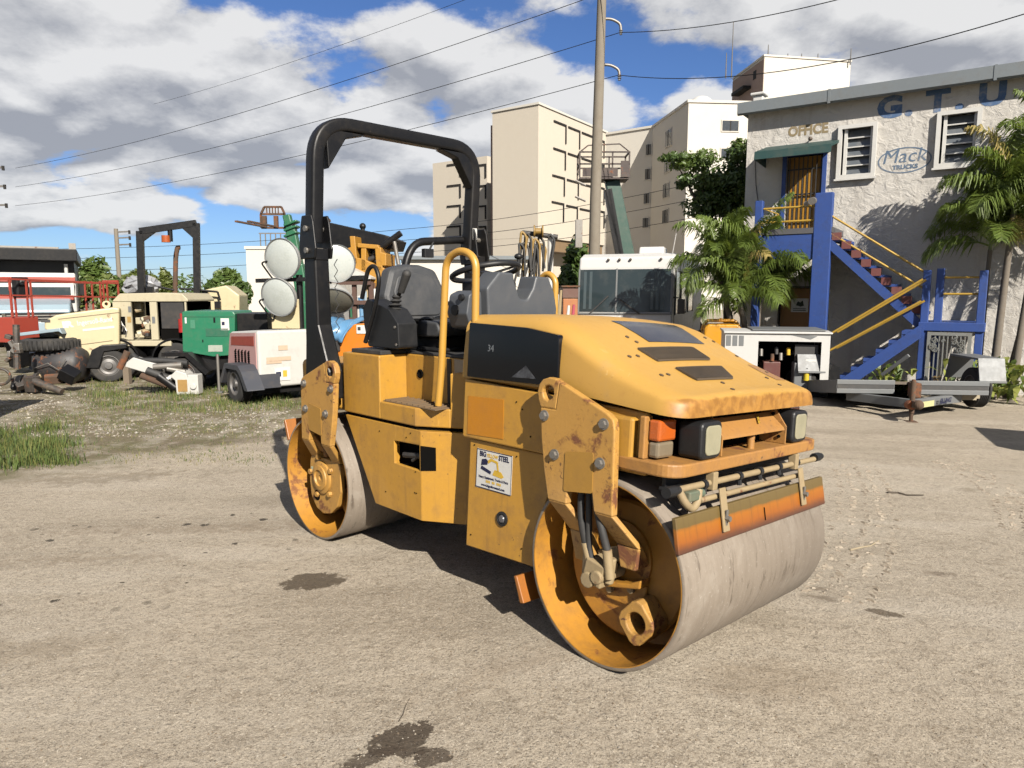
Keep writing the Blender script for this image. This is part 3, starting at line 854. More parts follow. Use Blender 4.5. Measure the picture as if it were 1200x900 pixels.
# fork plates, alike front and rear (mirrored), near side and far side
def fork(sg, side, put):
    X = lambda x: sg*x
    ys = lambda y: side*y
    outer = [(0.802, 1.12), (0.815, 1.165), (0.85, 1.19), (0.895, 1.19), (0.94, 1.172), (1.19, 1.072), (1.222, 1.05), (1.232, 1.01), (1.245, 0.66), (1.15, 0.66), (1.135, 0.735), (1.005, 0.735), (1.0, 0.66), (0.895, 0.66), (0.86, 0.8), (0.838, 0.93), (0.83, 1.05)]
    hole = circle(0.868, 1.122, 0.034, 17, math.pi*1.0)
    mb = MB()
    # ring of the lifting eye needs a hole: plate below the eye + eye ring
    body = [(0.826, 1.055), (0.915, 1.055), (0.93, 1.175), (0.94, 1.172), (1.19, 1.072), (1.222, 1.05), (1.232, 1.01), (1.245, 0.66), (1.15, 0.66), (1.135, 0.735), (1.005, 0.735), (1.0, 0.66), (0.895, 0.66), (0.86, 0.8), (0.838, 0.93)]
    mb.prism([(X(a), b) for a, b in body], 'y', ys(-0.70), ys(-0.662))
    ring_o = [(0.826, 1.055), (0.812, 1.085), (0.804, 1.12), (0.812, 1.155), (0.832, 1.178), (0.868, 1.19), (0.905, 1.187), (0.93, 1.175), (0.922, 1.115), (0.915, 1.055), (0.87, 1.055)]
    ring_i = [(0.846, 1.096), (0.839, 1.108), (0.835, 1.122), (0.838, 1.137), (0.848, 1.149), (0.868, 1.156), (0.886, 1.150), (0.897, 1.139), (0.900, 1.122), (0.893, 1.102), (0.868, 1.088)]
    mb.plate_hole([(X(a), b) for a, b in ring_o], [(X(a), b) for a, b in ring_i], 'y', ys(-0.70), ys(-0.662))
    # legs folding inwards over the drum rim
    def leg(x0, x1, x2, x3):
        t = 0.034
        a = [(X(x0), ys(-0.70), 0.66), (X(x1), ys(-0.70), 0.66), (X(x3), ys(-0.60), 0.525), (X(x2), ys(-0.60), 0.525)]
        b_ = [(p[0], p[1] + ys(t), p[2]) for p in a]
        mb.add(a + b_, [(0, 1, 2, 3), (7, 6, 5, 4), (0, 4, 5, 1), (1, 5, 6, 2), (2, 6, 7, 3), (3, 7, 4, 0)])
    leg(0.895, 1.0, 0.945, 1.055)
    leg(1.15, 1.245, 1.20, 1.315)
    if sg > 0:
        # feet of the legs, reaching in to the drive disc
        for (a0, a1, b0, b1, zb_) in ((0.945, 1.055, 0.985, 1.06, 0.40), (1.20, 1.315, 1.225, 1.30, 0.43)):
            y0, y1 = ys(-0.60), ys(-0.487)
            mb.add([(X(a0), y0, 0.525), (X(a1), y0, 0.525), (X(b1), y0, zb_), (X(b0), y0, zb_), (X(a0), ys(-0.566), 0.525), (X(a1), ys(-0.566), 0.525), (X(b1), y1, zb_), (X(b0), y1, zb_)], [(0, 1, 2, 3), (7, 6, 5, 4), (0, 4, 5, 1), (1, 5, 6, 2), (2, 6, 7, 3), (3, 7, 4, 0)])
    pl = put(mb, 'fork_plate', PLATE, bevel=0.006)
    # inner box joining the plate to the body, seen as a flange beside the plate
    fl = MB()
    fl.box(min(X(1.10), X(1.285)), max(X(1.10), X(1.285)), min(ys(-0.655), ys(-0.56)), max(ys(-0.655), ys(-0.56)), 0.845, 1.062)
    put(fl, 'fork_flange', YELLOWD, pl, bevel=0.012)
    for bx_, bz_ in ((0.855, 1.022), (1.18, 1.027), (0.925, 0.862), (1.172, 0.866)):
        bo = MB()
        bo.lathe([(0.024, 0.0), (0.024, -0.006), (0.015, -0.006)], (X(bx_), ys(-0.7005), bz_), 'y', 16)
        n6 = [(X(bx_) + 0.017*math.cos(i*math.pi/3), bz_ + 0.017*math.sin(i*math.pi/3)) for i in range(6)]
        bo.prism(n6, 'y', ys(-0.7005), ys(-0.719))
        put(bo, 'bolt', STEEL, pl, smooth=30)
    cv = MB()
    cv.prism(fillet([(X(0.985), 0.715), (X(1.14), 0.735), (X(1.135), 0.905), (X(0.985), 0.885)], 0.012), 'y', ys(-0.7005), ys(-0.7035))
    put(cv, 'cover_plate', M('cover_olive', (0.47, 0.25, 0.04), rough=0.5, var=0.12, dirt=0.4, dirtcol=(0.25,0.14,0.04), chips=0.3), pl)
    return pl
fpl = fork(1, -1, F)
fork(1, 1, F)
rpl = fork(-1, -1, Rr)
fork(-1, 1, Rr)

# rear hub: lower arm plate and bearing cover
def rear_hub():
    mb = MB()
    # two straps and a rounded foot, open between the straps
    out = [(-1.318, 0.53), (-0.945, 0.53), (-0.95, 0.34), (-1.0, 0.235), (-1.08, 0.175), (-1.17, 0.155), (-1.26, 0.175), (-1.325, 0.25), (-1.34, 0.36)]
    mb.prism(fillet(out, 0.05), 'y', -0.602, -0.57)
    mb.box(-1.315, -1.20, -0.602, -0.57, 0.525, 0.56); mb.box(-1.055, -0.945, -0.602, -0.57, 0.525, 0.56)
    a = Rr(mb, 'hub_arm', PLATE, bevel=0.005)
    h1 = MB()
    h1.lathe([(0.108, 0.0), (0.108, -0.012), (0.100, -0.016), (0.082, -0.018), (0.080, -0.026), (0.055, -0.03), (0.052, -0.018), (0.018, -0.018), (0.018, -0.010), (0.0005, -0.010)], (-1.17, -0.602, 0.40), 'y', 40)
    hub = Rr(h1, 'bearing_cover', PLATE, a, smooth=35)
    for i in range(5):
        t = 0.5 + i*2*math.pi/5
        b = MB(); b.lathe([(0.018, 0), (0.018, -0.022), (0.0005, -0.022)], (-1.17 + 0.135*math.cos(t), -0.602, 0.40 + 0.135*math.sin(t)), 'y', 6)
        Rr(b, 'bolt', PLATE, a)
    e_ = MB(); e_.lathe([(0.034, 0.0), (0.034, -0.004), (0.020, -0.004), (0.020, 0.0)], (-1.245, -0.602, 0.265), 'y', 20)
    Rr(e_, 'eye', DARK, a)
    tg = MB(); tg.box(-1.305, -1.275, -0.607, -0.603, 0.40, 0.45)
    Rr(tg, 'tag', M('pale_green_tag', (0.55, 0.62, 0.45)), a)
    far = MB(); far.prism(fillet(out, 0.05), 'y', 0.57, 0.602)
    Rr(far, 'hub_arm', PLATE, bevel=0.005)
    # spoked web seen inside the drum
    w = MB()
    for t in (-0.9, 0.9, 2.6, 4.0):
        c_, s_ = math.cos(t), math.sin(t)
        w.beam((-1.17 + 0.13*c_, -0.43, 0.40 + 0.13*s_), (-1.17 + 0.36*c_, -0.43, 0.40 + 0.36*s_), 0.16, 0.13)
    Rr(w, 'drum_web', DISC, rdrum, bevel=0.01)
rear_hub()

# front hub: drive disc, motor, hoses, tie-down ring
def front_hub():
    d = MB()
    d.lathe([(0.0005, -0.485), (0.288, -0.485), (0.30, -0.475), (0.30, -0.435), (0.0005, -0.435)], (1.17, 0, 0.385), 'y', 64)
    dd = F(d, 'drive_disc', DISC, smooth=35)
    r_ = MB(); r_.lathe([(0.16, -0.486), (0.16, -0.50), (0.135, -0.505), (0.13, -0.488), (0.0005, -0.488)], (1.15, 0, 0.435), 'y', 40)
    F(r_, 'motor_flange', DISC, dd, smooth=35)
    br = MB()
    br.prism([(1.03, 0.285), (1.30, 0.345), (1.305, 0.385), (1.245, 0.355), (1.07, 0.315)], 'y', -0.56, -0.488)
    br.prism([(1.03, 0.285), (1.30, 0.345), (1.295, 0.29), (1.215, 0.235), (1.10, 0.235)], 'y', -0.505, -0.488)
    F(br, 'motor_bracket', DISC, dd, bevel=0.006)
    br2 = MB(); br2.prism(fillet([(1.06, 0.45), (1.20, 0.50), (1.25, 0.485), (1.24, 0.455), (1.10, 0.40)], 0.01), 'y', -0.55, -0.488)
    F(br2, 'motor_bracket', TAN, dd, bevel=0.004)
    mo = MB()
    mo.obox((1.125, -0.60, 0.385), (0.10, 0.10, 0.10), Matrix.Rotation(R(12), 3, 'Y'))
    mo.cyl((1.10, -0.66, 0.35), (1.10, -0.488, 0.35), 0.035, n=10)
    mo.cyl((1.15, -0.665, 0.375), (1.15, -0.488, 0.375), 0.03, n=10)
    mo.cyl((1.07, -0.62, 0.36), (1.07, -0.62, 0.46), 0.022, n=8)
    mo.cyl((1.18, -0.61, 0.35), (1.19, -0.61, 0.46), 0.022, n=8)
    F(mo, 'drive_motor', TAN, dd, bevel=0.006)
    for (bx_, bz_) in ((1.12, 0.285), (1.23, 0.315), (1.23, 0.47)):
        b = MB(); b.lathe([(0.016, 0), (0.016, -0.02), (0.0005, -0.022)], (bx_, -0.55 if bz_ > 0.4 else -0.506, bz_), 'y', 8)
        F(b, 'bolt', TAN, dd)
    rg = MB()
    N = 20
    ro = fillet([(1.245, 0.285), (1.245, 0.175), (1.30, 0.135), (1.375, 0.155), (1.40, 0.215), (1.385, 0.275), (1.31, 0.305)], 0.02, 1)
    # ring: matched outline by angle
    cx_, cz_ = 1.318, 0.218
    ro2 = []
    for i in range(N):
        t = 2*math.pi*i/N
        rr_ = 0.083 + 0.008*math.cos(4*t)
        ro2.append((cx_ + rr_*math.cos(t)*0.95, cz_ + rr_*math.sin(t)*1.05))
    rg.plate_hole(ro2, circle(cx_, cz_, 0.046, N), 'y', -0.60, -0.486)
    F(rg, 'tie_down_ring', PLATE, dd, bevel=0.006)
    pg = MB(); pg.cyl((1.23, -0.485, 0.17), (1.23, -0.505, 0.17), 0.02, n=12)
    F(pg, 'plug', DARK, dd)
    def hose(pts, r, mat, nm):
        h_ = MB(); h_.tube(arc_path(pts, 0.06), r, 10)
        F(h_, nm, mat, dd, smooth=60)
    hose([(1.035, -0.63, 0.80), (1.04, -0.65, 0.72), (1.05, -0.655, 0.60), (1.065, -0.635, 0.50)], 0.016, RUBBER, 'hose')
    hose([(1.065, -0.635, 0.50), (1.085, -0.625, 0.42)], 0.019, TAN, 'hose_fitting')
    hose([(1.065, -0.62, 0.80), (1.075, -0.64, 0.72), (1.085, -0.645, 0.62), (1.08, -0.63, 0.48), (1.10, -0.62, 0.41)], 0.015, RUBBER, 'hose')
    hose([(1.10, -0.63, 0.80), (1.115, -0.655, 0.72), (1.16, -0.66, 0.60), (1.185, -0.64, 0.50)], 0.017, RUBBER, 'hose')
    hose([(1.185, -0.64, 0.50), (1.20, -0.63, 0.38)], 0.021, TAN, 'hose_fitting')
front_hub()

# front body
fb = MB()
fb.prism([(0.262, 0.275), (0.735, 0.292), (0.742, 0.42), (0.765, 0.52), (0.81, 0.65), (0.88, 0.76), (0.95, 0.815), (0.95, 0.828), (0.262, 0.828)], 'y', -0.60, 0.60)
lower = F(fb, 'lower_body', YELLOWD, bevel=0.006)
ub = MB(); ub.prism(fillet([(0.222, 0.832), (1.335, 0.832), (1.335, 1.085), (0.222, 1.128)], 0.01, 2), 'y', -0.618, 0.618)
upper = F(ub, 'side_panel', YELLOWD, bevel=0.008)
pt = MB(); pt.prism([(0.262, 0.852), (0.520, 0.862), (0.513, 1.052), (0.258, 1.044)], 'y', -0.6185, -0.6205)
F(pt, 'unfaded_patch', M('unfaded_yellow', (0.62, 0.245, 0.010), rough=0.4, var=0.08, dirt=0.2, dirtcol=(0.3, 0.15, 0.04)), upper)
kn = MB(); kn.lathe([(0.036, 0), (0.036, -0.008), (0.026, -0.010), (0.024, -0.004), (0.0005, -0.003)], (0.522, -0.6005, 0.472), 'y', 24)
F(kn, 'access_port', PLASTIC, lower, smooth=40)
kl = MB(); kl.lathe([(0.021, -0.0045), (0.016, -0.012), (0.0005, -0.013)], (0.522, -0.6005, 0.472), 'y', 16)
F(kl, 'port_plug', M('port_grey', (0.12, 0.12, 0.13), rough=0.3), lower, smooth=40)
for q in (0.30, 0.36):
    k2 = MB(); k2.cyl((q, -0.45, 0.276), (q, -0.45, 0.245), 0.022, 0.016, n=8)
    F(k2, 'drain_plug', STEEL, lower)
# sticker with its print
stk = MB(); stk.prism([(0.320, 0.592), (0.572, 0.597), (0.572, 0.786), (0.322, 0.788)], 'y', -0.6005, -0.6025)
stk_o = F(stk, 'sticker', WHITE, lower)
sb = MB()
for a in ((0.322, 0.570, 0.783, 0.787), (0.320, 0.571, 0.594, 0.598)):
    sb.box(a[0], a[1], -0.6032, -0.6027, a[2], a[3])
sb.box(0.5685, 0.5715, -0.6032, -0.6027, 0.598, 0.783); sb.box(0.3215, 0.3245, -0.6032, -0.6027, 0.598, 0.783)
F(sb, 'sticker_border', NAVY, stk_o)
def print_text(body, size, x, z, mat, parent, y=-0.6033, heavy=0.0, rotz=0, put=F, maxw=None, shear=0, sx=1.0):
    mb = text_mb(body, size, 0.0004, heavy, shear)
    mb.xf(lambda p: Vector((p.x*sx + x, p.y + y, p.z + z)))
    return put(mb, 'lettering', mat, parent, recalc=False)
print_text('BIG', 0.036, 0.366, 0.764, NAVY, stk_o, heavy=0.0012, sx=0.85)
print_text('YELLOW', 0.024, 0.434, 0.762, PRINTY, stk_o, heavy=0.0006, sx=0.85)
print_text('STEEL', 0.036, 0.515, 0.762, NAVY, stk_o, heavy=0.0012, sx=0.78)
print_text('Heavy Equipment, Trucks & Parts', 0.0175, 0.446, 0.651, NAVY, stk_o, heavy=0.0004, sx=0.88)
print_text('www.bigyellowsteel.com', 0.0175, 0.446, 0.612, NAVY, stk_o, heavy=0.0004, sx=0.95)
dg = MB()
for i in range(10):
    if i in (3, 6): continue
    dg.box(0.395 + i*0.011, 0.403 + i*0.011, -0.6037, -0.6031, 0.627, 0.639)
F(dg, 'phone_print', PRINTY, stk_o)
ex = MB()
ex.prism([(0.355, 0.708), (0.40, 0.716), (0.405, 0.735), (0.39, 0.745), (0.36, 0.738)], 'y', -0.6037, -0.6031)
ex.prism([(0.352, 0.690), (0.425, 0.672), (0.43, 0.687), (0.36, 0.706)], 'y', -0.6037, -0.6031)
F(ex, 'excavator_print', NAVY, stk_o)
ey = MB()
ey.prism([(0.40, 0.735), (0.425, 0.752), (0.475, 0.742), (0.485, 0.695), (0.473, 0.695), (0.465, 0.732), (0.43, 0.738), (0.408, 0.722)], 'y', -0.6037, -0.6031)
ey.prism([(0.44, 0.672), (0.505, 0.665), (0.52, 0.675), (0.50, 0.695), (0.455, 0.70)], 'y', -0.6037, -0.6031)
F(ey, 'boom_print', PRINTY, stk_o)

# hood: a lofted shell with soft shoulders
def hood_prof(x):
    ks = [(0.20, 1.455), (0.55, 1.463), (0.66, 1.462), (0.75, 1.452), (0.85, 1.422), (0.93, 1.383), (1.0, 1.345), (1.08, 1.306), (1.15, 1.273), (1.22, 1.243), (1.3, 1.212), (1.42, 1.172), (1.47, 1.162), (1.488, 1.150)]
    if x <= ks[0][0]: return ks[0][1]
    for (a, za), (b, zb) in zip(ks, ks[1:]):
        if x <= b: return za + (zb - za)*(x - a)/(b - a)
    return ks[-1][1]
def hood_low(x):
    return 1.133 if x < 0.85 else 1.133 - 0.053*(x - 0.85)/0.64
def hood_half(x):
    a = 0.612 + 0.03*min(1, max(0, (x - 0.3)/1.0))
    r = 0.10
    if x > 1.49 - r:
        t = (x - (1.49 - r))/r
        a -= r*(1 - math.sqrt(max(0, 1 - t*t)))
    return a
def build_hood():
    xs = [0.20, 0.205, 0.3, 0.42, 0.55, 0.66, 0.75, 0.85, 0.93, 1.0, 1.08, 1.15, 1.22, 1.3, 1.36, 1.40, 1.43, 1.455, 1.472, 1.483, 1.49]
    vs = []; rows = []
    for x in xs:
        a, zt, zl = hood_half(x), hood_prof(x), hood_low(x)
        h_ = zt - zl
        rx = 0.125; rz = min(0.085, h_*0.5)
        sec = [(-a, zl), (-a + 0.002, zl + (h_ - rz)*0.5), (-a + 0.012, zt - rz)]
        for k in range(1, 9):
            t = k/8*math.pi/2
            sec.append((-a + 0.012 + rx*(1 - math.cos(t)), zt - rz + rz*math.sin(t)))
        flat = -a + 0.012 + rx
        for k in range(1, 6):
            y = flat*(1 - k/5)
            sec.append((y, zt + 0.012*(1 - (y/flat)**2)))
        full = sec + [(-y, z) for y, z in reversed(sec[:-1])]
        rows.append([(x, y, z) for y, z in full])
    k = len(rows[0])
    mb = MB()
    vs = [p for r in rows for p in r]
    fs = [(i*k + j, i*k + j + 1, (i+1)*k + j + 1, (i+1)*k + j) for i in range(len(xs)-1) for j in range(k-1)]
    n = len(xs)
    # front lip face, rounded over, turned under
    lip = [(1.488, y, hood_low(1.49) + 0.0) for _, y, z in rows[-1]]
    mb.add(vs, fs)
    o = len(mb.v)
    front = rows[-1]
    fz = hood_low(1.49)
    lipv = []
    for (x, y, z) in front: lipv.append((x, y, fz))
    mb.add(lipv, [])
    base = (n-1)*k
    for j in range(k-1):
        mb.f.append([base + j, base + j + 1, o + j + 1, o + j]); mb.mi.append(0)
    # under-turned rim all round so that the shell has thickness
    mb.f.append([j for j in range(k)]); mb.mi.append(0)
    mb.f.append([o + j for j in range(k)][::-1] + [0*k + 0] + [k - 1] if False else [i*k for i in range(n)] + [o, o + k - 1] + [i*k + k - 1 for i in range(n-1, -1, -1)]); mb.mi.append(0)
    return F(mb, 'hood', HOODM, smooth=42)
hood = build_hood()
def hood_pt(x, y, lift=0.003):
    """a point on the hood's upper skin and its normal"""
    def z(x_, y_):
        a, zt, zl = hood_half(x_), hood_prof(x_), hood_low(x_)
        rx = 0.125; rz = min(0.085, (zt - zl)*0.5)
        flat = a - 0.012 - rx
        if abs(y_) <= flat: return zt + 0.012*(1 - (y_/flat)**2)
        t = min(1, (abs(y_) - flat)/rx)
        return zt - rz + rz*math.sqrt(max(0, 1 - t*t))
    e_ = 0.01
    n_ = Vector((-(z(x+e_, y) - z(x-e_, y))/(2*e_), -(z(x, y+e_) - z(x, y-e_))/(2*e_), 1)).normalized()
    return Vector((x, y, z(x, y))) + n_*lift, n_
def hood_patch(name, corners, mat, parent, lift=0.003, nu=8, nv=6, thick=0.004, slats=0):
    (a, b, c_, d) = corners
    mb = MB()
    def uv(u, v_):
        x = (a[0]*(1-u) + b[0]*u)*(1-v_) + (d[0]*(1-u) + c_[0]*u)*v_
        y = (a[1]*(1-u) + b[1]*u)*(1-v_) + (d[1]*(1-u) + c_[1]*u)*v_
        return hood_pt(x, y, lift)[0]
    g = [[uv(i/nu, j/nv) for i in range(nu+1)] for j in range(nv+1)]
    mb.add([p for r in g for p in r], [(j*(nu+1)+i, j*(nu+1)+i+1, (j+1)*(nu+1)+i+1, (j+1)*(nu+1)+i) for j in range(nv) for i in range(nu)])
    o = F(mb, name, mat, parent, smooth=60)
    if slats:
        sl = MB()
        for i in range(slats + 1):
            u = i/slats
            p, q = uv(u, 0.04) , uv(u, 0.96)
            n_ = hood_pt((a[0]+c_[0])/2, (a[1]+c_[1])/2)[1]
            sl.beam(p + n_*0.004, q + n_*0.004, 0.005, 0.010)
        for j in (0, 0.33, 0.66, 1):
            for i in range(nu):
                sl.beam(uv(i/nu, j) + Vector((0, 0, 0.003)), uv((i+1)/nu, j) + Vector((0, 0, 0.003)), 0.006, 0.008)
        F(sl, 'slats', M('vent_black', (0.10, 0.075, 0.05), rough=0.6, dirt=0.6, dirtcol=(0.14, 0.10, 0.06)), o)
    return o
HW = Mglass('hood_tinted_panel', (0.02, 0.02, 0.024), 0.12, 0.25)
hood_patch('tinted_panel', [(0.80, -0.20), (1.00, -0.16), (1.00, 0.34), (0.80, 0.36)], HW, hood, 0.003)
hood_patch('vent_grille', [(1.06, -0.33), (1.05, 0.13), (1.16, 0.12), (1.16, -0.32)], DARK, hood, 0.003, slats=30)
hood_patch('vent_grille', [(1.23, -0.28), (1.23, 0.10), (1.35, 0.0), (1.34, -0.29)], DARK, hood, 0.003, slats=24)
hood_patch('worn_label', [(1.19, 0.45), (1.36, 0.43), (1.36, 0.53), (1.19, 0.55)], M('worn_label_brown', (0.42, 0.22, 0.08), dirt=0.6, var=0.3), hood, 0.002)
for (x, y) in ((0.96, -0.28), (1.0, -0.26), (1.11, -0.46), (1.11, -0.40), (1.27, -0.45), (1.27, -0.40), (1.38, -0.14), (1.45, -0.18), (1.34, 0.36), (1.42, 0.33), (0.93, 0.46), (0.96, 0.50), (1.10, 0.50), (1.27, 0.50)):
    p, n_ = hood_pt(x, y, 0.0)
    b = MB(); b.cyl(p - n_*0.004, p + n_*0.004, 0.010, n=10)
    F(b, 'hood_bolt', M('hood_bolt_dark', (0.10, 0.06, 0.03), rough=0.5), hood)
# side window of the hood (black) with two scratched digits
sw = MB(); sw.prism(fillet([(0.262, 1.142), (0.868, 1.146), (0.858, 1.372), (0.66, 1.398), (0.268, 1.410)], [0.01, 0.01, 0.02, 0.08, 0.01]), 'y', -0.640, -0.600)
win = F(sw, 'side_window', WINDOW, hood, bevel=0.003)
print_text('34', 0.045, 0.43, 1.29, M('scratched_grey', (0.18, 0.20, 0.22)), win, y=-0.6412)
rf = MB(); rf.prism([(0.58, 1.165), (0.67, 1.225), (0.735, 1.17)], 'y', -0.6415, -0.6405)
F(rf, 'film_reflection', M('film_reflection', (0.02, 0.021, 0.025), var=0.4, scale=8, dirt=0.8, dirtcol=(0.16, 0.17, 0.19)), win)  # pale triangle: peeled film with its reflection put into the colour
fw = MB(); fw.prism(fillet([(0.262, 1.142), (0.868, 1.146), (0.858, 1.372), (0.66, 1.398), (0.268, 1.410)], [0.01, 0.01, 0.02, 0.08, 0.01]), 'y', 0.600, 0.640)
F(fw, 'side_window', WINDOW, hood, bevel=0.003)

# nose below the hood lip: recess, bumper shelf, lamps, brackets
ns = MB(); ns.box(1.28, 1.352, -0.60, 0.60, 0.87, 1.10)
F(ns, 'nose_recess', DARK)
bs = MB(); bs.prism(fillet([(1.20, -0.655), (1.50, -0.672), (1.50, 0.672), (1.20, 0.655)], [0.0, 0.10, 0.10, 0.0], 8), 'z', 0.852, 0.905)
bumper = F(bs, 'bumper', BUMP, bevel=0.007)
for s_ in (-1, 1):
    cn = MB()
    cn.box(1.318, 1.345, min(s_*0.655, s_*0.60), max(s_*0.655, s_*0.60), 0.906, 1.075)
    F(cn, 'corner_post', BUMP, bumper, bevel=0.005)
    il = MB(); il.box(1.347, 1.40, min(s_*0.635, s_*0.515), max(s_*0.635, s_*0.515), 0.98, 1.064)
    ind = F(il, 'indicator_lamp', AMBER, bumper, bevel=0.01)
    i2 = MB(); i2.box(1.347, 1.396, min(s_*0.632, s_*0.518), max(s_*0.632, s_*0.518), 0.912, 0.977)
    F(i2, 'clear_lens', CLEAR, ind, bevel=0.012)
    hh = MB()
    poly = fillet([(s_*0.335, 0.908), (s_*0.490, 0.908), (s_*0.495, 1.06), (s_*0.335, 1.062)], 0.03, 4)
    hh.prism(poly, 'x', 1.39, 1.502)
    hl = F(hh, 'headlight', PLASTIC, bumper, bevel=0.014, seg=3)
    ln = MB()
    ln.prism(fillet([(s_*0.352, 0.925), (s_*0.465, 0.925), (s_*0.47, 1.045), (s_*0.352, 1.045)], 0.028, 4), 'x', 1.500, 1.508)
    F(ln, 'headlight_lens', LENS, hl, bevel=0.004)
    bk = MB()
    bk.prism([(1.355, 0.906), (1.485, 0.906), (1.485, 0.99), (1.43, 1.066), (1.355, 1.066)], 'y', s_*0.302, s_*0.294)
    bo = F(bk, 'lamp_bracket', BUMP, bumper, bevel=0.002)
    for (xx, zz_) in ((1.455, 0.94), (1.42, 1.045)):
        hb = MB(); hb.cyl((xx, s_*0.290, zz_), (xx, s_*0.284, zz_), 0.008, n=8)
        F(hb, 'bolt', DARK, bo)
cb = MB()
cb.prism([(1.37, 1.035), (1.40, 1.05), (1.478, 0.985), (1.482, 0.972), (1.472, 0.976), (1.40, 1.036)], 'y', -0.29, 0.29)
F(cb, 'tow_plate', BUMP, bumper, bevel=0.003)
pin = MB(); pin.cyl((1.445, 0.03, 0.905), (1.445, 0.03, 0.995), 0.017, n=14)
F(pin, 'tow_pin', BUMP, bumper, smooth=40)
for y0 in (-0.03, 0.0, 0.03):
    pass
mk = MB(); mk.prism([(-0.02, 0.0), (0.0, 0.0), (0.05, 0.045), (0.03, 0.045)], 'x', 0, 0.0008)
mk.xf(lambda p: Vector((1.4425 + 0.0 - p.z*0.83 + 0.012, p.y + 0.09, 1.0165 + p.z*0.72)))
F(mk, 'paint_mark', PRINTY, bumper)

# spray bar, scraper
sbm = MB(); sbm.cyl((1.48, -0.66, 0.806), (1.48, 0.70, 0.797), 0.0135, n=12)
spray = F(sbm, 'spray_bar', TAN, smooth=40)
for y in (-0.42, -0.13, 0.06, 0.25, 0.44):
    nz = MB(); nz.cyl((1.48, y - 0.012, 0.803), (1.48, y + 0.012, 0.803), 0.020, n=10); nz.cyl((1.48, y, 0.803), (1.487, y, 0.765), 0.011, n=8)
    F(nz, 'spray_nozzle', PLASTIC, spray)
for y in (-0.655, 0.69):
    ec = MB(); ec.cyl((1.48, y - 0.035, 0.805), (1.48, y + 0.02, 0.805), 0.022, n=12); ec.cyl((1.48, y + 0.03, 0.805), (1.48, y + 0.05, 0.805), 0.017, n=10)
    F(ec, 'end_cap', PLASTIC, spray)
hv = MB(); hv.tube(arc_path([(1.48, -0.60, 0.80), (1.50, -0.585, 0.755), (1.50, -0.53, 0.72), (1.50, -0.49, 0.745), (1.49, -0.47, 0.79)], 0.03), 0.016, 8)
F(hv, 'hose_elbow', TAN, spray, smooth=60)
vl = MB(); vl.obox((1.49, -0.53, 0.775), (0.04, 0.075, 0.04)); vl.cyl((1.49, -0.50, 0.775), (1.49, -0.44, 0.775), 0.018, n=8)
F(vl, 'valve', M('valve_green', (0.10, 0.16, 0.11), dirt=0.6, dirtcol=(0.25, 0.2, 0.13)), spray, bevel=0.006)
for y in (-0.36, 0.41):
    cl = MB(); cl.box(1.462, 1.502, y - 0.018, y + 0.018, 0.775, 0.85)
    F(cl, 'clamp', TAN, spray, bevel=0.004)
rod = MB(); rod.cyl((1.497, -0.47, 0.748), (1.497, 0.47, 0.742), 0.012, n=10)
F(rod, 'scraper_rod', TAN, smooth=40)
# scraper blade: leaning plate resting on the drum
def blade(z0, z1, t, y0, y1, x_of):
    mb = MB()
    mb.add([(x_of(z0), y0, z0), (x_of(z0), y1, z0), (x_of(z1), y1, z1), (x_of(z1), y0, z1), (x_of(z0)+t, y0, z0), (x_of(z0)+t, y1, z0), (x_of(z1)+t, y1, z1), (x_of(z1)+t, y0, z1)],
           [(0, 3, 2, 1), (4, 5, 6, 7), (0, 1, 5, 4), (1, 2, 6, 5), (2, 3, 7, 6), (3, 0, 4, 7)])
    return mb
xo = lambda z: 1.528 - (z - 0.581)*0.19
scr = F(blade(0.577, 0.712, 0.018, -0.678, 0.678, xo), 'scraper_blade', SCRW, bevel=0.003)
F(blade(0.600, 0.655, 0.004, 0.019, 0.0215, lambda z: xo(z) + 0.0192), 'crack', DARK, scr)
for y in (-0.335, 0.41):
    sb_ = F(blade(0.612, 0.785, 0.008, y - 0.024, y + 0.024, lambda z: xo(z) + 0.0235), 'scraper_bracket', TAN, scr, bevel=0.002)
    bb = MB(); bb.cyl((xo(0.665) + 0.031, y, 0.665), (xo(0.665) + 0.052, y, 0.665), 0.012, n=6); bb.box(xo(0.665) + 0.032, xo(0.665) + 0.037, y - 0.008, y + 0.008, 0.625, 0.70)
    F(bb, 'bolt', STEEL, sb_)
ch = MB(); ch.box(1.395, 1.46, -0.61, -0.50, 0.79, 0.805); ch.box(1.40, 1.42, -0.60, 0.60, 0.80, 0.85)
F(ch, 'spray_frame', PLASTIC, bevel=0.003)
# rear scraper of the front drum: only its end shows below the body
tb = MB(); tb.prism([(0.672, 0.245), (0.69, 0.25), (0.745, 0.135), (0.72, 0.128)], 'y', -0.66, 0.64)
F(tb, 'scraper_blade', SCRAPER, bevel=0.004)
tb = MB(); tb.prism([(-1.605, 0.72), (-1.585, 0.735), (-1.535, 0.60), (-1.56, 0.59)], 'y', -0.64, 0.64)
Rr(tb, 'scraper_blade', SCRAPER, bevel=0.004)

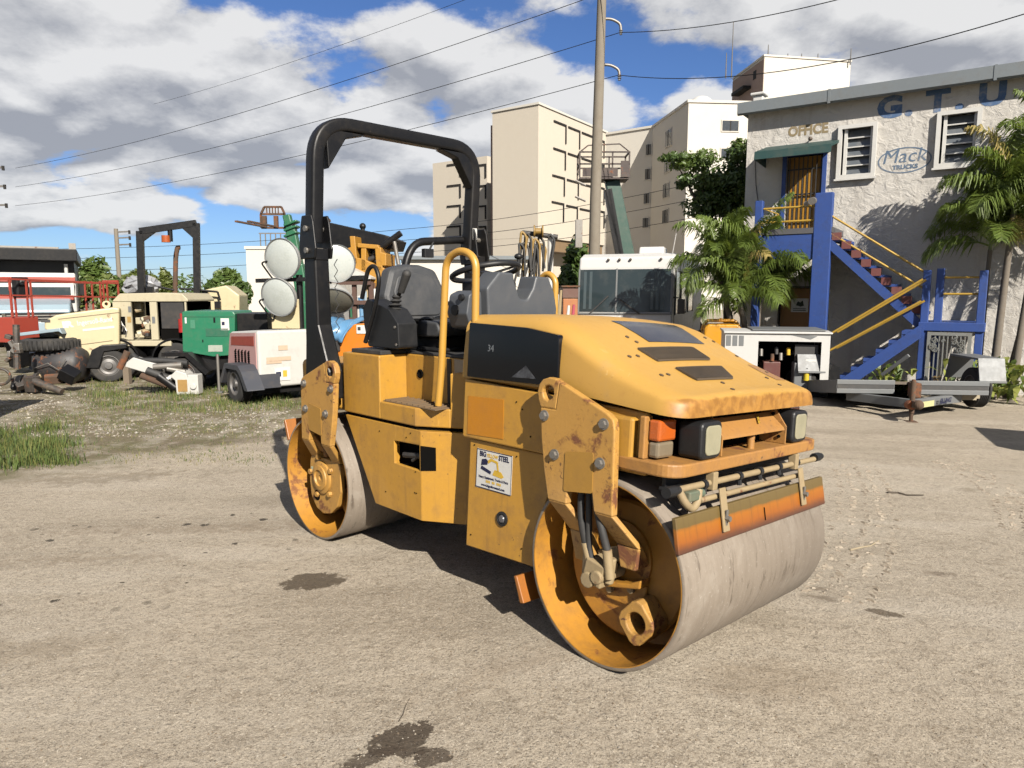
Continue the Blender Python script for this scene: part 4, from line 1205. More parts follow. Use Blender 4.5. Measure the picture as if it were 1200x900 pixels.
# rear body
def rear_body():
    mb = MB()
    # near and far skins with a hole in the near one
    mb.plate_hole([(-0.868, 0.852), (-0.563, 0.354), (-0.115, 0.351), (-0.115, 0.852)], [(-0.36, 0.765), (-0.36, 0.636), (-0.125, 0.630), (-0.125, 0.772)], 'y', -0.60, -0.578)
    mb.prism([(-0.868, 0.852), (-0.563, 0.354), (-0.40, 0.353), (-0.40, 0.852)], 'y', -0.578, -0.42)
    mb.prism([(-0.40, 0.80), (-0.115, 0.80), (-0.115, 0.852), (-0.40, 0.852)], 'y', -0.578, -0.42)
    mb.prism([(-0.40, 0.353), (-0.115, 0.351), (-0.115, 0.60), (-0.40, 0.60)], 'y', -0.578, -0.42)
    mb.prism([(-0.868, 0.852), (-0.563, 0.354), (-0.115, 0.351), (-0.115, 0.852)], 'y', -0.42, 0.60)
    mb.prism([(-0.115, -0.60), (0.17, -0.43), (0.17, 0.43), (-0.115, 0.60)], 'z', 0.351, 0.852)
    lo = Rr(mb, 'rear_lower_body', YELLOWD, bevel=0.004)
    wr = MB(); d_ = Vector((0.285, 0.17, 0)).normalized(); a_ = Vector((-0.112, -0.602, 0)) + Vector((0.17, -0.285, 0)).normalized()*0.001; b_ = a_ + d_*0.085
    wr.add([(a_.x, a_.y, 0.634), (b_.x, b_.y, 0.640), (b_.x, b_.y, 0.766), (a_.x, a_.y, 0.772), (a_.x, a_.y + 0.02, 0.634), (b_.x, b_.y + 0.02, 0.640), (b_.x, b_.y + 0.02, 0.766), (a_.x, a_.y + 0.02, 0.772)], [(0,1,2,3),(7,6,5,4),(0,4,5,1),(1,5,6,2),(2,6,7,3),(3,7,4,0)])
    Rr(wr, 'opening_shade', DARK, lo)  # near-black slab round the corner, the hole's shade put into its colour
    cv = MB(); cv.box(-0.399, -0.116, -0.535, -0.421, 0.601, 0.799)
    Rr(cv, 'opening_shade', DARK, lo)  # near-black box behind the hole, standing in for the shade inside
    bb = MB()
    bb.cyl((-0.33, -0.55, 0.68), (-0.16, -0.55, 0.70), 0.018, n=8); bb.cyl((-0.25, -0.555, 0.66), (-0.13, -0.555, 0.73), 0.010, n=8)
    Rr(bb, 'hydraulic_line', RUBBER, lo)
    up = MB()
    z0, z1 = 0.872, 1.238
    up.prism([(-0.88, -0.60), (-0.492, -0.60), (-0.492, -0.405), (-0.88, -0.405)], 'z', z0, z1)
    up.prism([(-0.492, -0.60), (-0.16, -0.60), (0.02, -0.50), (0.02, -0.405), (-0.492, -0.405)], 'z', z0, 0.975)
    up.prism([(0.02, -0.50), (0.13, -0.435), (0.13, -0.405), (0.02, -0.405)], 'z', z0, 1.17)
    up.prism([(-0.88, -0.405), (0.13, -0.405), (0.13, 0.405), (-0.16, 0.60), (-0.88, 0.60)], 'z', z0, z1)
    u = Rr(up, 'rear_upper_body', YELLOWD, bevel=0.007)
    sh = MB(); sh.prism([(-0.86, -0.585), (-0.17, -0.585), (0.12, -0.415), (0.12, 0.415), (-0.17, 0.585), (-0.86, 0.585)], 'z', 0.8525, 0.8715)
    Rr(sh, 'body_seam', DARK, u)
    st = MB(); st.box(-0.478, 0.0, -0.585, -0.412, 0.9755, 0.981)
    for i in range(9):
        st.box(-0.47 + i*0.052, -0.46 + i*0.052, -0.58, -0.415, 0.981, 0.987)
    Rr(st, 'step_tread', M('step_grit', (0.20, 0.12, 0.05), rough=0.9, dirt=0.7, var=0.3), u)
    hl = MB(); hl.lathe([(0.026, 0.0), (0.026, -0.006), (0.019, -0.008), (0.018, -0.002), (0.0005, -0.002)], (-0.60, -0.4055, 1.13), 'y', 20)
    hl.xf(lambda p: p + Vector((0.24, 0, 0)))
    Rr(hl, 'round_port', DARK, u, smooth=40)
    sm = MB(); sm.box(-0.115, -0.08, -0.4085, -0.4052, 0.976, 1.235)
    Rr(sm, 'black_strip', PLASTIC, u)
    lb = MB(); lb.box(-0.05, 0.10, -0.4095, -0.4055, 1.11, 1.235); lb.box(0.03, 0.10, -0.411, -0.4098, 1.05, 1.12)
    Rr(lb, 'label_plate', M('pale_label', (0.45, 0.38, 0.28), var=0.3, scale=4), u)
    # floor mat and black side bolster under the seat
    ft = MB(); ft.box(-0.90, 0.12, -0.395, 0.57, 1.2385, 1.252)
    ft.box(-0.82, -0.51, -0.575, -0.395, 1.2385, 1.262)
    Rr(ft, 'floor_mat', RUBBER, u, bevel=0.004)
    cb_ = MB(); cb_.prism([(-0.95, 0.90), (-0.88, 0.90), (-0.88, 1.225), (-0.93, 1.225), (-0.95, 1.15)], 'y', -0.55, 0.60)
    Rr(cb_, 'rear_panel', YELLOWD, u, bevel=0.006)
    eng = MB(); eng.box(-1.45, -0.95, -0.58, 0.58, 0.86, 1.16)
    Rr(eng, 'rear_tank', YELLOWD, bevel=0.04, seg=4)
    ht = MB(); ht.box(0.05, 0.40, -0.22, 0.22, 0.38, 0.70)
    Rr(ht, 'hitch', DARK, bevel=0.01)
rear_body()
for (x, z) in ((-0.20, 0.83), (-0.24, 0.80), (-0.16, 0.62), (-0.155, 0.50), (-0.17, 0.50), (-0.5, 0.80), (-0.45, 0.45)):
    b = MB(); b.cyl((x, -0.6015, z), (x, -0.604, z), 0.0038, n=8); Rr(b, 'screw', DARK)
for (x, z) in ((0.60, 1.05), (0.64, 1.02), (0.30, 0.80), (0.60, 0.79), (0.70, 0.90), (0.30, 0.34), (0.66, 0.36)):
    b = MB(); b.cyl((x, -0.6195 if z > 0.83 else -0.6015, z), (x, -0.622 if z > 0.83 else -0.604, z), 0.0038, n=8); F(b, 'screw', DARK)

# operator station
def station():
    mb = MB()
    mb.prism(fillet([(-0.80, 1.33), (-0.31, 1.34), (-0.275, 1.375), (-0.30, 1.425), (-0.45, 1.435), (-0.78, 1.415)], 0.035, 4), 'y', -0.33, 0.13)
    seat = Rr(mb, 'seat_cushion', SEATM, bevel=0.03, seg=3)
    bk = MB()
    prof = fillet([(-0.33, 1.39), (0.13, 1.39), (0.15, 1.58), (0.08, 1.745), (-0.04, 1.775), (-0.16, 1.775), (-0.28, 1.745), (-0.35, 1.58)], 0.06, 4)
    bk.prism(prof, 'x', -0.055, 0.055)
    bk.xf(lambda p: Vector((p.x - 0.80 - (p.z - 1.40)*0.20, p.y, p.z)))
    Rr(bk, 'backrest', SEATM, seat, bevel=0.03, seg=3)
    ins = MB(); ins.prism(fillet([(-0.27, 1.45), (0.07, 1.45), (0.085, 1.60), (0.04, 1.70), (-0.10, 1.725), (-0.24, 1.70), (-0.285, 1.60)], 0.05, 4), 'x', 0.05, 0.066)
    ins.xf(lambda p: Vector((p.x - 0.80 - (p.z - 1.40)*0.20, p.y, p.z)))
    Rr(ins, 'back_cushion', SEATM, seat, bevel=0.012, seg=3)
    bel = MB()
    bel.tube(arc_path([(-0.55, -0.36, 1.28), (-0.52, -0.345, 1.38), (-0.47, -0.30, 1.445), (-0.42, -0.26, 1.445)], 0.03), 0.012, 6)
    bel.box(-0.52, -0.45, -0.34, 0.13, 1.428, 1.443)
    Rr(bel, 'seat_belt', PLASTIC, seat)
    su = MB(); su.box(-0.75, -0.32, -0.28, 0.08, 1.252, 1.335); su.box(-0.80, -0.28, -0.33, 0.13, 1.252, 1.275)
    Rr(su, 'seat_base', PLASTIC, seat, bevel=0.01)
    # lever box with travel lever and bellows
    cx_ = MB()
    cx_.prism(fillet([(-0.72, 1.275), (-0.405, 1.275), (-0.415, 1.42), (-0.50, 1.50), (-0.72, 1.56), (-0.77, 1.50), (-0.76, 1.40)], 0.02, 3), 'y', -0.52, -0.385)
    con = Rr(cx_, 'lever_console', PLASTIC, bevel=0.012, seg=3)
    for i in range(4):
        b = MB(); z = 1.50 + i*0.024
        b.lathe([(0.02, -0.012), (0.048 - i*0.006, 0.0), (0.02, 0.012)], (-0.54 + i*0.008, -0.45, z), 'z', 14)
        Rr(b, 'lever_boot', RUBBER, con, smooth=40)
    lv = MB(); lv.cyl((-0.515, -0.45, 1.56), (-0.455, -0.45, 1.635), 0.012, n=8)
    Rr(lv, 'lever', BLACK, con)
    gr = MB(); gr.cyl((-0.475, -0.45, 1.60), (-0.415, -0.45, 1.70), 0.021, 0.026, n=12); gr.ball((-0.415, -0.45, 1.70), 0.026)
    Rr(gr, 'lever_grip', RUBBER, con, smooth=50)
    ar = MB()
    ar.tube(arc_path([(-0.72, -0.54, 1.30), (-0.60, -0.54, 1.52), (-0.555, -0.54, 1.68), (-0.60, -0.54, 1.755), (-0.67, -0.54, 1.735), (-0.745, -0.54, 1.56)], 0.07), 0.013, 10)
    Rr(ar, 'arm_loop', BLACK, con, smooth=60)
    for (x, z) in ((-0.43, 1.30), (-0.44, 1.40), (-0.72, 1.31)):
        b = MB(); b.cyl((x, -0.521, z), (x, -0.526, z), 0.008, n=8); Rr(b, 'bolt', STEEL, con)
    # grey instrument console with a dip in its top edge
    gc = MB()
    poly = fillet([(-0.24, 1.36), (0.30, 1.36), (0.315, 1.50), (0.29, 1.60), (0.24, 1.685), (0.135, 1.69), (0.11, 1.62), (0.06, 1.555), (0.0, 1.56), (-0.045, 1.66), (-0.05, 1.705), (-0.16, 1.71), (-0.255, 1.62)], [0.02, 0.02, 0.03, 0.03, 0.02, 0.02, 0.04, 0.03, 0.03, 0.03, 0.015, 0.02, 0.03], 3)
    gc.prism(poly, 'x', -0.09, 0.05)
    g = Rr(gc, 'instrument_console', GREYP, bevel=0.016, seg=3)
    fc = MB(); fc.prism(fillet([(-0.33, 1.40), (-0.245, 1.38), (-0.25, 1.62), (-0.34, 1.585), (-0.36, 1.48)], 0.03, 3), 'x', -0.17, 0.0)
    Rr(fc, 'console_side', GREYP, g, bevel=0.014, seg=3)
    kb = MB(); kb.lathe([(0.03, 0), (0.03, -0.02), (0.0005, -0.022)], (-0.10, -0.345, 1.50), 'y', 14); kb.lathe([(0.018, 0), (0.018, -0.02), (0.0005, -0.022)], (-0.05, -0.345, 1.57), 'y', 12)
    Rr(kb, 'console_knob', PLASTIC, g)
    cl = MB(); cl.cyl((-0.15, -0.02, 1.25), (-0.20, 0.0, 1.68), 0.045, 0.035, n=12); cl.box(-0.30, -0.10, -0.14, 0.12, 1.60, 1.66)
    Rr(cl, 'steering_column', PLASTIC, bevel=0.01)
    wh = MB()
    N = 40; cw = Vector((-0.22, -0.02, 1.715)); tilt = Matrix.Rotation(R(-14), 3, 'Y')
    wh.tube([cw + tilt @ Vector((0.20*math.cos(2*math.pi*i/N), 0.20*math.sin(2*math.pi*i/N), 0)) for i in range(N)], 0.017, 8, closed=True)
    sw_ = Rr(wh, 'steering_wheel', PLASTIC, smooth=60)
    for k in range(3):
        t = 0.6 + k*2*math.pi/3
        s1 = MB(); s1.beam(cw + Vector((0, 0, -0.02)), cw + tilt @ Vector((0.195*math.cos(t), 0.195*math.sin(t), 0)), 0.03, 0.012)
        Rr(s1, 'spoke', PLASTIC, sw_)
    s2 = MB(); s2.lathe([(0.05, -0.04), (0.05, 0.0), (0.0005, 0.012)], cw, 'z', 16); Rr(s2, 'wheel_hub', PLASTIC, sw_, smooth=40)
    kn_ = MB(); p = cw + tilt @ Vector((0.13, 0.15, 0)); kn_.cyl(p, p + Vector((0, 0, 0.05)), 0.010, n=8); kn_.ball(p + Vector((0, 0, 0.062)), 0.026, sz=0.7)
    Rr(kn_, 'spinner_knob', PLASTIC, sw_, smooth=50)
    # clutter round the column
    cr = random.Random(9)
    for i in range(9):
        dk = MB()
        x, y = cr.uniform(-0.40, -0.10), cr.uniform(0.05, 0.42)
        dk.obox((x, y, cr.uniform(1.30, 1.60)), (cr.uniform(0.04, 0.12), cr.uniform(0.04, 0.1), cr.uniform(0.06, 0.22)), Matrix.Rotation(cr.uniform(0, 3), 3, 'Z'))
        Rr(dk, 'control_box', PLASTIC, bevel=0.008)
    for (y, z) in ((0.22, 1.42), (0.30, 1.50)):
        lb = MB(); lb.box(-0.395, -0.39, y - 0.04, y + 0.04, z - 0.04, z + 0.04); lb.box(-0.42, -0.396, y - 0.05, y + 0.05, z - 0.05, z + 0.05, 1)
        Rr(lb, 'warning_label', [M('label_yellow', (0.55, 0.45, 0.12), var=0.3, scale=5), PLASTIC])
    # hand rails
    hr = MB(); hr.tube(arc_path([(-0.062, -0.515, 0.99), (-0.035, -0.51, 1.20), (0.0, -0.50, 1.77), (0.125, -0.50, 1.815), (0.235, -0.50, 1.765), (0.222, -0.50, 1.30)], 0.11, 8), 0.0195, 14)
    Rr(hr, 'hand_rail', YELLOW, smooth=60)
    hr2 = MB(); hr2.tube(arc_path([(-0.27, 0.515, 1.0), (-0.255, 0.51, 1.30), (-0.27, 0.50, 1.68), (-0.20, 0.50, 1.725), (-0.13, 0.50, 1.68), (-0.14, 0.50, 1.30)], 0.06, 8), 0.0195, 14)
    Rr(hr2, 'hand_rail', YELLOW, smooth=60)
    rb = MB(); rb.tube(arc_path([(-1.12, 0.06, 1.25), (-1.12, 0.05, 1.80), (-1.12, 0.14, 1.945), (-1.12, 0.62, 1.985), (-1.12, 0.70, 1.85), (-1.12, 0.70, 1.25)], 0.10, 6), 0.028, 10)
    Rr(rb, 'seat_guard', BLACK, smooth=60)
    mt = MB(); mt.box(-1.10, -1.06, 0.18, 0.26, 1.84, 1.90); mt.cyl((-1.08, 0.24, 1.90), (-1.09, 0.28, 1.95), 0.008, n=6)
    Rr(mt, 'mirror', PLASTIC, bevel=0.005)
station()

# roll bar
def rops():
    sec = [(-0.041, -0.047), (0.041, -0.047), (0.041, 0.047), (-0.041, 0.047)]
    sec = fillet(sec, 0.02, 3)
    x = -1.05
    path = arc_path([(x - 0.03, -0.655, 1.90), (x, -0.635, 2.62), (x, 0.635, 2.62), (x - 0.03, 0.605, 1.90)], 0.23, 10)
    mb = MB(); mb.sweep(path, sec, up=(1, 0, 0))
    hoop = Rr(mb, 'roll_bar', BLACK, smooth=35)
    for s_ in (-1, 1):
        # corner gusset
        g = MB()
        inn = [(s_*0.575, 2.30), (s_*0.585, 2.565), (s_*0.30, 2.565)]
        g.prism(fillet([(s_*0.578, 2.34), (s_*0.59, 2.575), (s_*0.30, 2.575), (s_*0.45, 2.535)], 0.0), 'x', x - 0.04, x + 0.04)
        Rr(g, 'gusset', BLACK, hoop, bevel=0.006)
        # folding joint
        j = MB()
        yc = s_*0.648
        j.prism([(-0.085, 1.80), (0.085, 1.80), (0.10, 1.86), (0.075, 2.02), (0.055, 2.06), (-0.055, 2.06), (-0.075, 2.0), (-0.10, 1.86)], 'y', yc - 0.062, yc - 0.046)
        j.prism([(-0.085, 1.80), (0.085, 1.80), (0.10, 1.86), (0.075, 2.02), (0.055, 2.06), (-0.055, 2.06), (-0.075, 2.0), (-0.10, 1.86)], 'y', yc + 0.046, yc + 0.062)
        j.box(-0.07, 0.07, yc - 0.045, yc + 0.045, 1.79, 1.86)
        j.xf(lambda p: p + Vector((x - 0.02, 0, 0)))
        jo = Rr(j, 'hinge_bracket', BLACK, hoop, bevel=0.006)
        for zz_ in (1.85, 1.98):
            b = MB(); b.cyl((x - 0.02, yc - 0.075, zz_), (x - 0.02, yc + 0.075, zz_), 0.018, n=8); Rr(b, 'hinge_pin', STEEL, jo)
        # lower post with a flared foot
        lp = MB()
        lp.prism([(x - 0.085, 1.82), (x + 0.045, 1.82), (x + 0.055, 1.40), (x + 0.17, 1.12), (x + 0.17, 0.95), (x - 0.13, 0.95), (x - 0.10, 1.30)], 'y', yc - 0.05, yc + 0.05)
        Rr(lp, 'roll_bar_post', BLACK, hoop, bevel=0.012)
    st = MB(); st.box(x + 0.0325, x + 0.0345, 0.585, 0.625, 1.98, 2.06)
    Rr(st, 'white_tag', WHITE, hoop)
    wr = MB(); wr.tube([(x + 0.06, -0.575, 1.80 - i*0.035) if i % 2 else (x + 0.075, -0.56, 1.80 - i*0.035) for i in range(14)], 0.003, 5)
    Rr(wr, 'loose_wire', RUBBER, hoop)
rops()
# ---------------------------------------------------------------- office building with outside stairs
def stucco():
    m, nt, b = mat_nodes('stucco_wall')
    L = nt.links
    v = coords(nt)
    n0 = nnoise(nt, v, 0.8, 5, 0.6); n1 = nnoise(nt, v, 5.5, 6, 0.6, 0.6); n2 = nnoise(nt, v, 30, 5, 0.65)
    c = nmix(nt, n0, (0.52, 0.50, 0.47), (0.64, 0.62, 0.59))
    c = nmix(nt, nmath(nt, 'MULTIPLY', smooth(nt, nnoise(nt, coords(nt, (3, 3, 0.4)), 1.2, 5, 0.6), 0.5, 0.75), 0.35), c, (0.28, 0.25, 0.22))
    c = nmix(nt, nmath(nt, 'MULTIPLY', smooth(nt, n2, 0.6, 0.75), 0.25), c, (0.60, 0.56, 0.50))
    c = nmix(nt, 1.0, c, (ALB*1.22, ALB*1.21, ALB*1.18), 'MULTIPLY')
    L.new(c, b.inputs['Base Color']); b.inputs['Roughness'].default_value = 0.92
    b.inputs['Specular IOR Level'].default_value = 0.2
    bp = nt.nodes.new('ShaderNodeBump'); bp.inputs['Strength'].default_value = 0.55; bp.inputs['Distance'].default_value = 0.022
    L.new(nmath(nt, 'ADD', smooth(nt, n1, 0.35, 0.7), nmath(nt, 'MULTIPLY', n2, 0.25)), bp.inputs['Height']); L.new(bp.outputs[0], b.inputs['Normal'])
    return m
STUCCO = stucco()
BLUE = M('blue_paint', (0.022, 0.075, 0.32), rough=0.6, var=0.2, dirt=0.5, chips=0.3, chipcol=(0.2, 0.2, 0.22), dirtcol=(0.02, 0.035, 0.10), scale=0.6, bump=0.2)
FASCIA = M('fascia_grey', (0.20, 0.23, 0.25), rough=0.6, var=0.12, dirt=0.3, scale=0.5)
GREENA = M('awning_green', (0.010, 0.060, 0.055), rough=0.6, var=0.15, dirt=0.3, scale=0.6)
DOORY = M('door_yellow', (0.50, 0.245, 0.02), rough=0.5, var=0.12, dirt=0.3, dirtcol=(0.25, 0.12, 0.03), scale=0.6)
RAILY = M('rail_yellow', (0.55, 0.34, 0.04), rough=0.5, var=0.1, dirt=0.3, scale=0.6)
IRON = M('wrought_iron', (0.03, 0.028, 0.027), rough=0.6, var=0.2, dirt=0.2)
GLASS = Mglass('window_glass', (0.07, 0.078, 0.085), 0.08, 0.4)
REDST = M('step_red', (0.19, 0.05, 0.045), rough=0.8, var=0.2, dirt=0.4, scale=0.6)
SIGNBLUE = M('sign_blue_paint', (0.085, 0.17, 0.34), rough=0.9, var=0.25, dirt=0.75, dirtcol=(0.42, 0.42, 0.42), scale=1.2)
SIGNPALE = M('sign_pale_blue_paint', (0.12, 0.19, 0.29), rough=0.9, var=0.15, dirt=0.55, dirtcol=(0.40, 0.37, 0.34), scale=1.5)
SIGNGOLD = M('sign_gold_paint', (0.30, 0.23, 0.12), rough=0.9, var=0.15, dirt=0.5, dirtcol=(0.40, 0.36, 0.30), scale=1.5)

OB = Frame('office_building', 'grey stucco two-storey office with blue stairs and painted lettering on the right', 'building', 5.28, 16.5, -33.9, z=0.0)
ot = OB.t
def wall_holes(mb, x0, x1, z0, z1, holes, y0, y1):
    xs = sorted({x0, x1, *[h[0] for h in holes], *[h[1] for h in holes]})
    zs = sorted({z0, z1, *[h[2] for h in holes], *[h[3] for h in holes]})
    for i in range(len(xs)-1):
        run = None
        for j in range(len(zs)-1):
            cx_, cz_ = (xs[i]+xs[i+1])/2, (zs[j]+zs[j+1])/2
            inside = any(h[0] < cx_ < h[1] and h[2] < cz_ < h[3] for h in holes)
            if not inside:
                mb.box(xs[i], xs[i+1], y0, y1, zs[j], zs[j+1])
def office():
    HU = (0.88, 1.62, 2.92, 4.54); HL = (0.86, 1.56, -0.6, 1.72); W1 = (1.975, 2.56, 4.05, 4.98); W2 = (3.75, 4.34, 4.11, 5.02)
    w = MB()
    wall_holes(w, 0.0, 9.5, -0.7, 5.56, [HU, HL, W1, W2], 0.0, 0.25)
    w.box(0.0, 0.25, 0.25, 8.0, -0.7, 5.56)
    w.box(9.25, 9.5, 0.25, 8.0, -0.7, 5.56)
    w.box(0.26, 9.24, 7.75, 8.0, -0.7, 5.56)
    w.build('wall', STUCCO, ot)
    rf = MB(); rf.box(-0.12, 9.7, -0.22, 8.1, 5.56, 5.66)
    roof = rf.build('roof', FASCIA, ot)
    fa = MB(); fa.prism([(-0.26, 5.50), (-0.225, 5.50), (-0.225, 5.68), (-0.16, 5.76), (-0.30, 5.76), (-0.30, 5.53)], 'x', -0.16, 9.7)
    fa.build('fascia', FASCIA, roof)
    for x in (1.7, 4.55, 7.0):
        jn = MB(); jn.box(x, x + 0.05, -0.31, -0.22, 5.49, 5.77); jn.build('fascia_joint', FASCIA, roof)
    vt = MB(); vt.box(0.0, 0.22, 0.3, 0.55, 5.66, 6.02); vt.box(-0.05, 0.27, 0.25, 0.6, 6.02, 6.08)
    vt.build('roof_vent', WHITE, roof, bevel=0.02)
    inner = MB(); inner.box(0.3, 9.2, 0.6, 0.65, -0.6, 5.5); inner.build('dark_interior', DARK, ot)
    # windows
    for (h, n) in ((W1, 5), (W2, 5)):
        f = MB()
        x0, x1, z0, z1 = h
        t = 0.075
        for b in ((x0 - t, x0, z0 - t, z1 + t), (x1, x1 + t, z0 - t, z1 + t), (x0, x1, z1, z1 + t), (x0, x1, z0 - t, z0)):
            f.box(b[0], b[1], -0.09, 0.10, b[2], b[3])
        f.box(x0 - t - 0.03, x1 + t + 0.03, -0.11, -0.03, z0 - t - 0.04, z0 - t - 0.002)
        f.box(x0 + 0.04, x0 + 0.10, -0.02, 0.12, z0, z1); f.box(x1 - 0.05, x1 - 0.003, -0.02, 0.12, z0, z1)
        win_ = f.build('window', WHITE, ot)
        for k in range(n):
            za = z0 + (z1 - z0)*k/n; zb = z0 + (z1 - z0)*(k+1)/n
            p = MB(); p.add([(x0+0.10, 0.10, zb-0.01), (x1-0.05, 0.10, zb-0.01), (x1-0.05, 0.04, za+0.02), (x0+0.10, 0.04, za+0.02), (x0+0.10, 0.106, zb-0.01), (x1-0.05, 0.106, zb-0.01), (x1-0.05, 0.046, za+0.02), (x0+0.10, 0.046, za+0.02)],
                            [(0,1,2,3),(7,6,5,4),(0,4,5,1),(1,5,6,2),(2,6,7,3),(3,7,4,0)])
            p.build('pane', GLASS, win_)
            r_ = MB(); r_.box(x0 + 0.10, x1 - 0.05, 0.02, 0.06, za - 0.005, za + 0.018)
            r_.build('louvre_rail', WHITE, win_)
        cu = MB(); cu.box(x0 + 0.1, x1 - 0.06, 0.20, 0.22, z0 + 0.05, z0 + (z1-z0)*0.45)
        cu.build('blind', M('blind_grey', (0.22, 0.21, 0.20)), win_)
    # upper door behind a barred gate
    d = MB(); d.box(0.90, 1.60, 0.10, 0.15, 2.93, 4.53)
    door = d.build('door', DOORY, ot)
    fr_ = MB(); fr_.box(0.80, 0.88, -0.05, 0.10, 2.93, 4.60); fr_.box(1.62, 1.70, -0.05, 0.10, 2.93, 4.60); fr_.box(0.88, 1.62, -0.05, 0.10, 4.54, 4.60)
    fr_.build('door_frame', BLUE, door)
    for k in range(8):
        x = 0.93 + k*0.092
        b = MB(); b.box(x, x + 0.022, 0.02, 0.042, 2.95, 4.52); b.build('bar', IRON, door)
    for z in (3.15, 3.72, 4.25):
        b = MB(); b.box(0.90, 1.60, 0.045, 0.065, z, z + 0.03); b.build('cross_bar', IRON, door)
    # lower door and its notice
    d = MB(); d.box(0.88, 1.54, 0.08, 0.13, -0.5, 1.70); ld = d.build('door', M('door_brown_yellow', (0.34, 0.15, 0.022), rough=0.5, var=0.15, dirt=0.4, scale=0.6), ot)
    fr_ = MB(); fr_.box(0.84, 0.862, -0.02, 0.08, -0.5, 1.72); fr_.box(1.56, 1.582, -0.02, 0.08, -0.5, 1.72); fr_.box(0.862, 1.56, -0.02, 0.08, 1.722, 1.745)
    fr_.build('door_frame', IRON, ld)
    s_ = MB(); s_.box(1.10, 1.46, 0.070, 0.078, 1.18, 1.48); so = s_.build('notice', WHITE, ld)
    s_ = MB(); s_.prism([(1.20, 1.33), (1.24, 1.42), (1.29, 1.39), (1.34, 1.44), (1.37, 1.32), (1.30, 1.30)], 'y', 0.066, 0.069); s_.build('notice_print', Mflat('print_dark', (0.03, 0.05, 0.035)), so)
    s_ = MB()
    for k in range(2): s_.box(1.14, 1.42, 0.066, 0.069, 1.21 + k*0.035, 1.225 + k*0.035)
    s_.build('notice_print', Mflat('print_dark', (0.03, 0.05, 0.035)), so)
    kn_ = MB(); kn_.ball((0.94, 0.04, 0.70), 0.035); kn_.build('handle', STEEL, ld, smooth=60)
    # awning
    a = MB(); a.prism([(0.0, 4.80), (0.02, 4.80), (-0.88, 4.56), (-0.90, 4.40), (-0.87, 4.40), (-0.86, 4.52), (0.0, 4.74)], 'x', 0.42, 1.93)
    a.add([(0.42, 0, 4.77), (0.42, -0.88, 4.54), (0.42, -0.89, 4.40), (0.42, 0, 4.36), (0.44, 0, 4.77), (0.44, -0.88, 4.54), (0.44, -0.89, 4.40), (0.44, 0, 4.36)], [(0,1,2,3),(7,6,5,4),(0,4,5,1),(1,5,6,2),(2,6,7,3),(3,7,4,0)])
    a.xf(lambda p: Vector((p.x, p.y - 0.01, p.z)))
    a.build('awning', GREENA, ot)
    lp = MB(); lp.ball((1.36, -0.10, 4.86), 0.045); lp.cyl((1.36, 0, 4.87), (1.36, -0.08, 4.87), 0.015)
    lp.build('wall_lamp', M('lamp_brown', (0.10, 0.07, 0.05)), ot)
    cb = MB(); cb.tube([(0.20, -0.015, 4.55), (0.24, -0.015, 4.0), (0.36, -0.015, 3.3), (0.38, -0.015, 2.8)], 0.008, 5); cb.build('cable', IRON, ot)
    # painted lettering
    def letters(body, x, z, size, mat, sx=1.0, heavy=0.0, shear=0.0):
        t = text_mb(body, size, 0.0012, heavy, shear)
        t.xf(lambda p: Vector((p.x*sx + x, p.y - 0.0025, p.z + z)))
        return t.build('lettering', mat, ot, recalc=False)
    for ch, x in (('G', 2.83), ('.', 3.17), ('T', 3.66), ('.', 4.03), ('U', 4.55), ('S', 5.20), ('E', 5.80), ('D', 6.4)):
        if ch in 'ED': continue
        letters(ch, x, 5.30, 0.56, SIGNBLUE, sx=1.12, heavy=0.028)
    letters('OFFICE', 1.28, 5.06, 0.285, SIGNGOLD, sx=0.88, heavy=0.012)
    letters('Mack', 3.14, 4.325, 0.38, SIGNPALE, sx=0.98, heavy=0.0, shear=0.18)
    letters('TRUCKS', 3.17, 4.115, 0.115, SIGNPALE, sx=1.05, heavy=0.006)
    N = 48
    e = MB()
    e.plate_hole([(3.15 + 0.48*math.cos(2*math.pi*i/N), 4.25 + 0.255*math.sin(2*math.pi*i/N)) for i in range(N)],
                 [(3.15 + 0.455*math.cos(2*math.pi*i/N), 4.25 + 0.230*math.sin(2*math.pi*i/N)) for i in range(N)], 'y', -0.004, -0.0013)
    e.build('painted_oval', SIGNPALE, ot)
office()

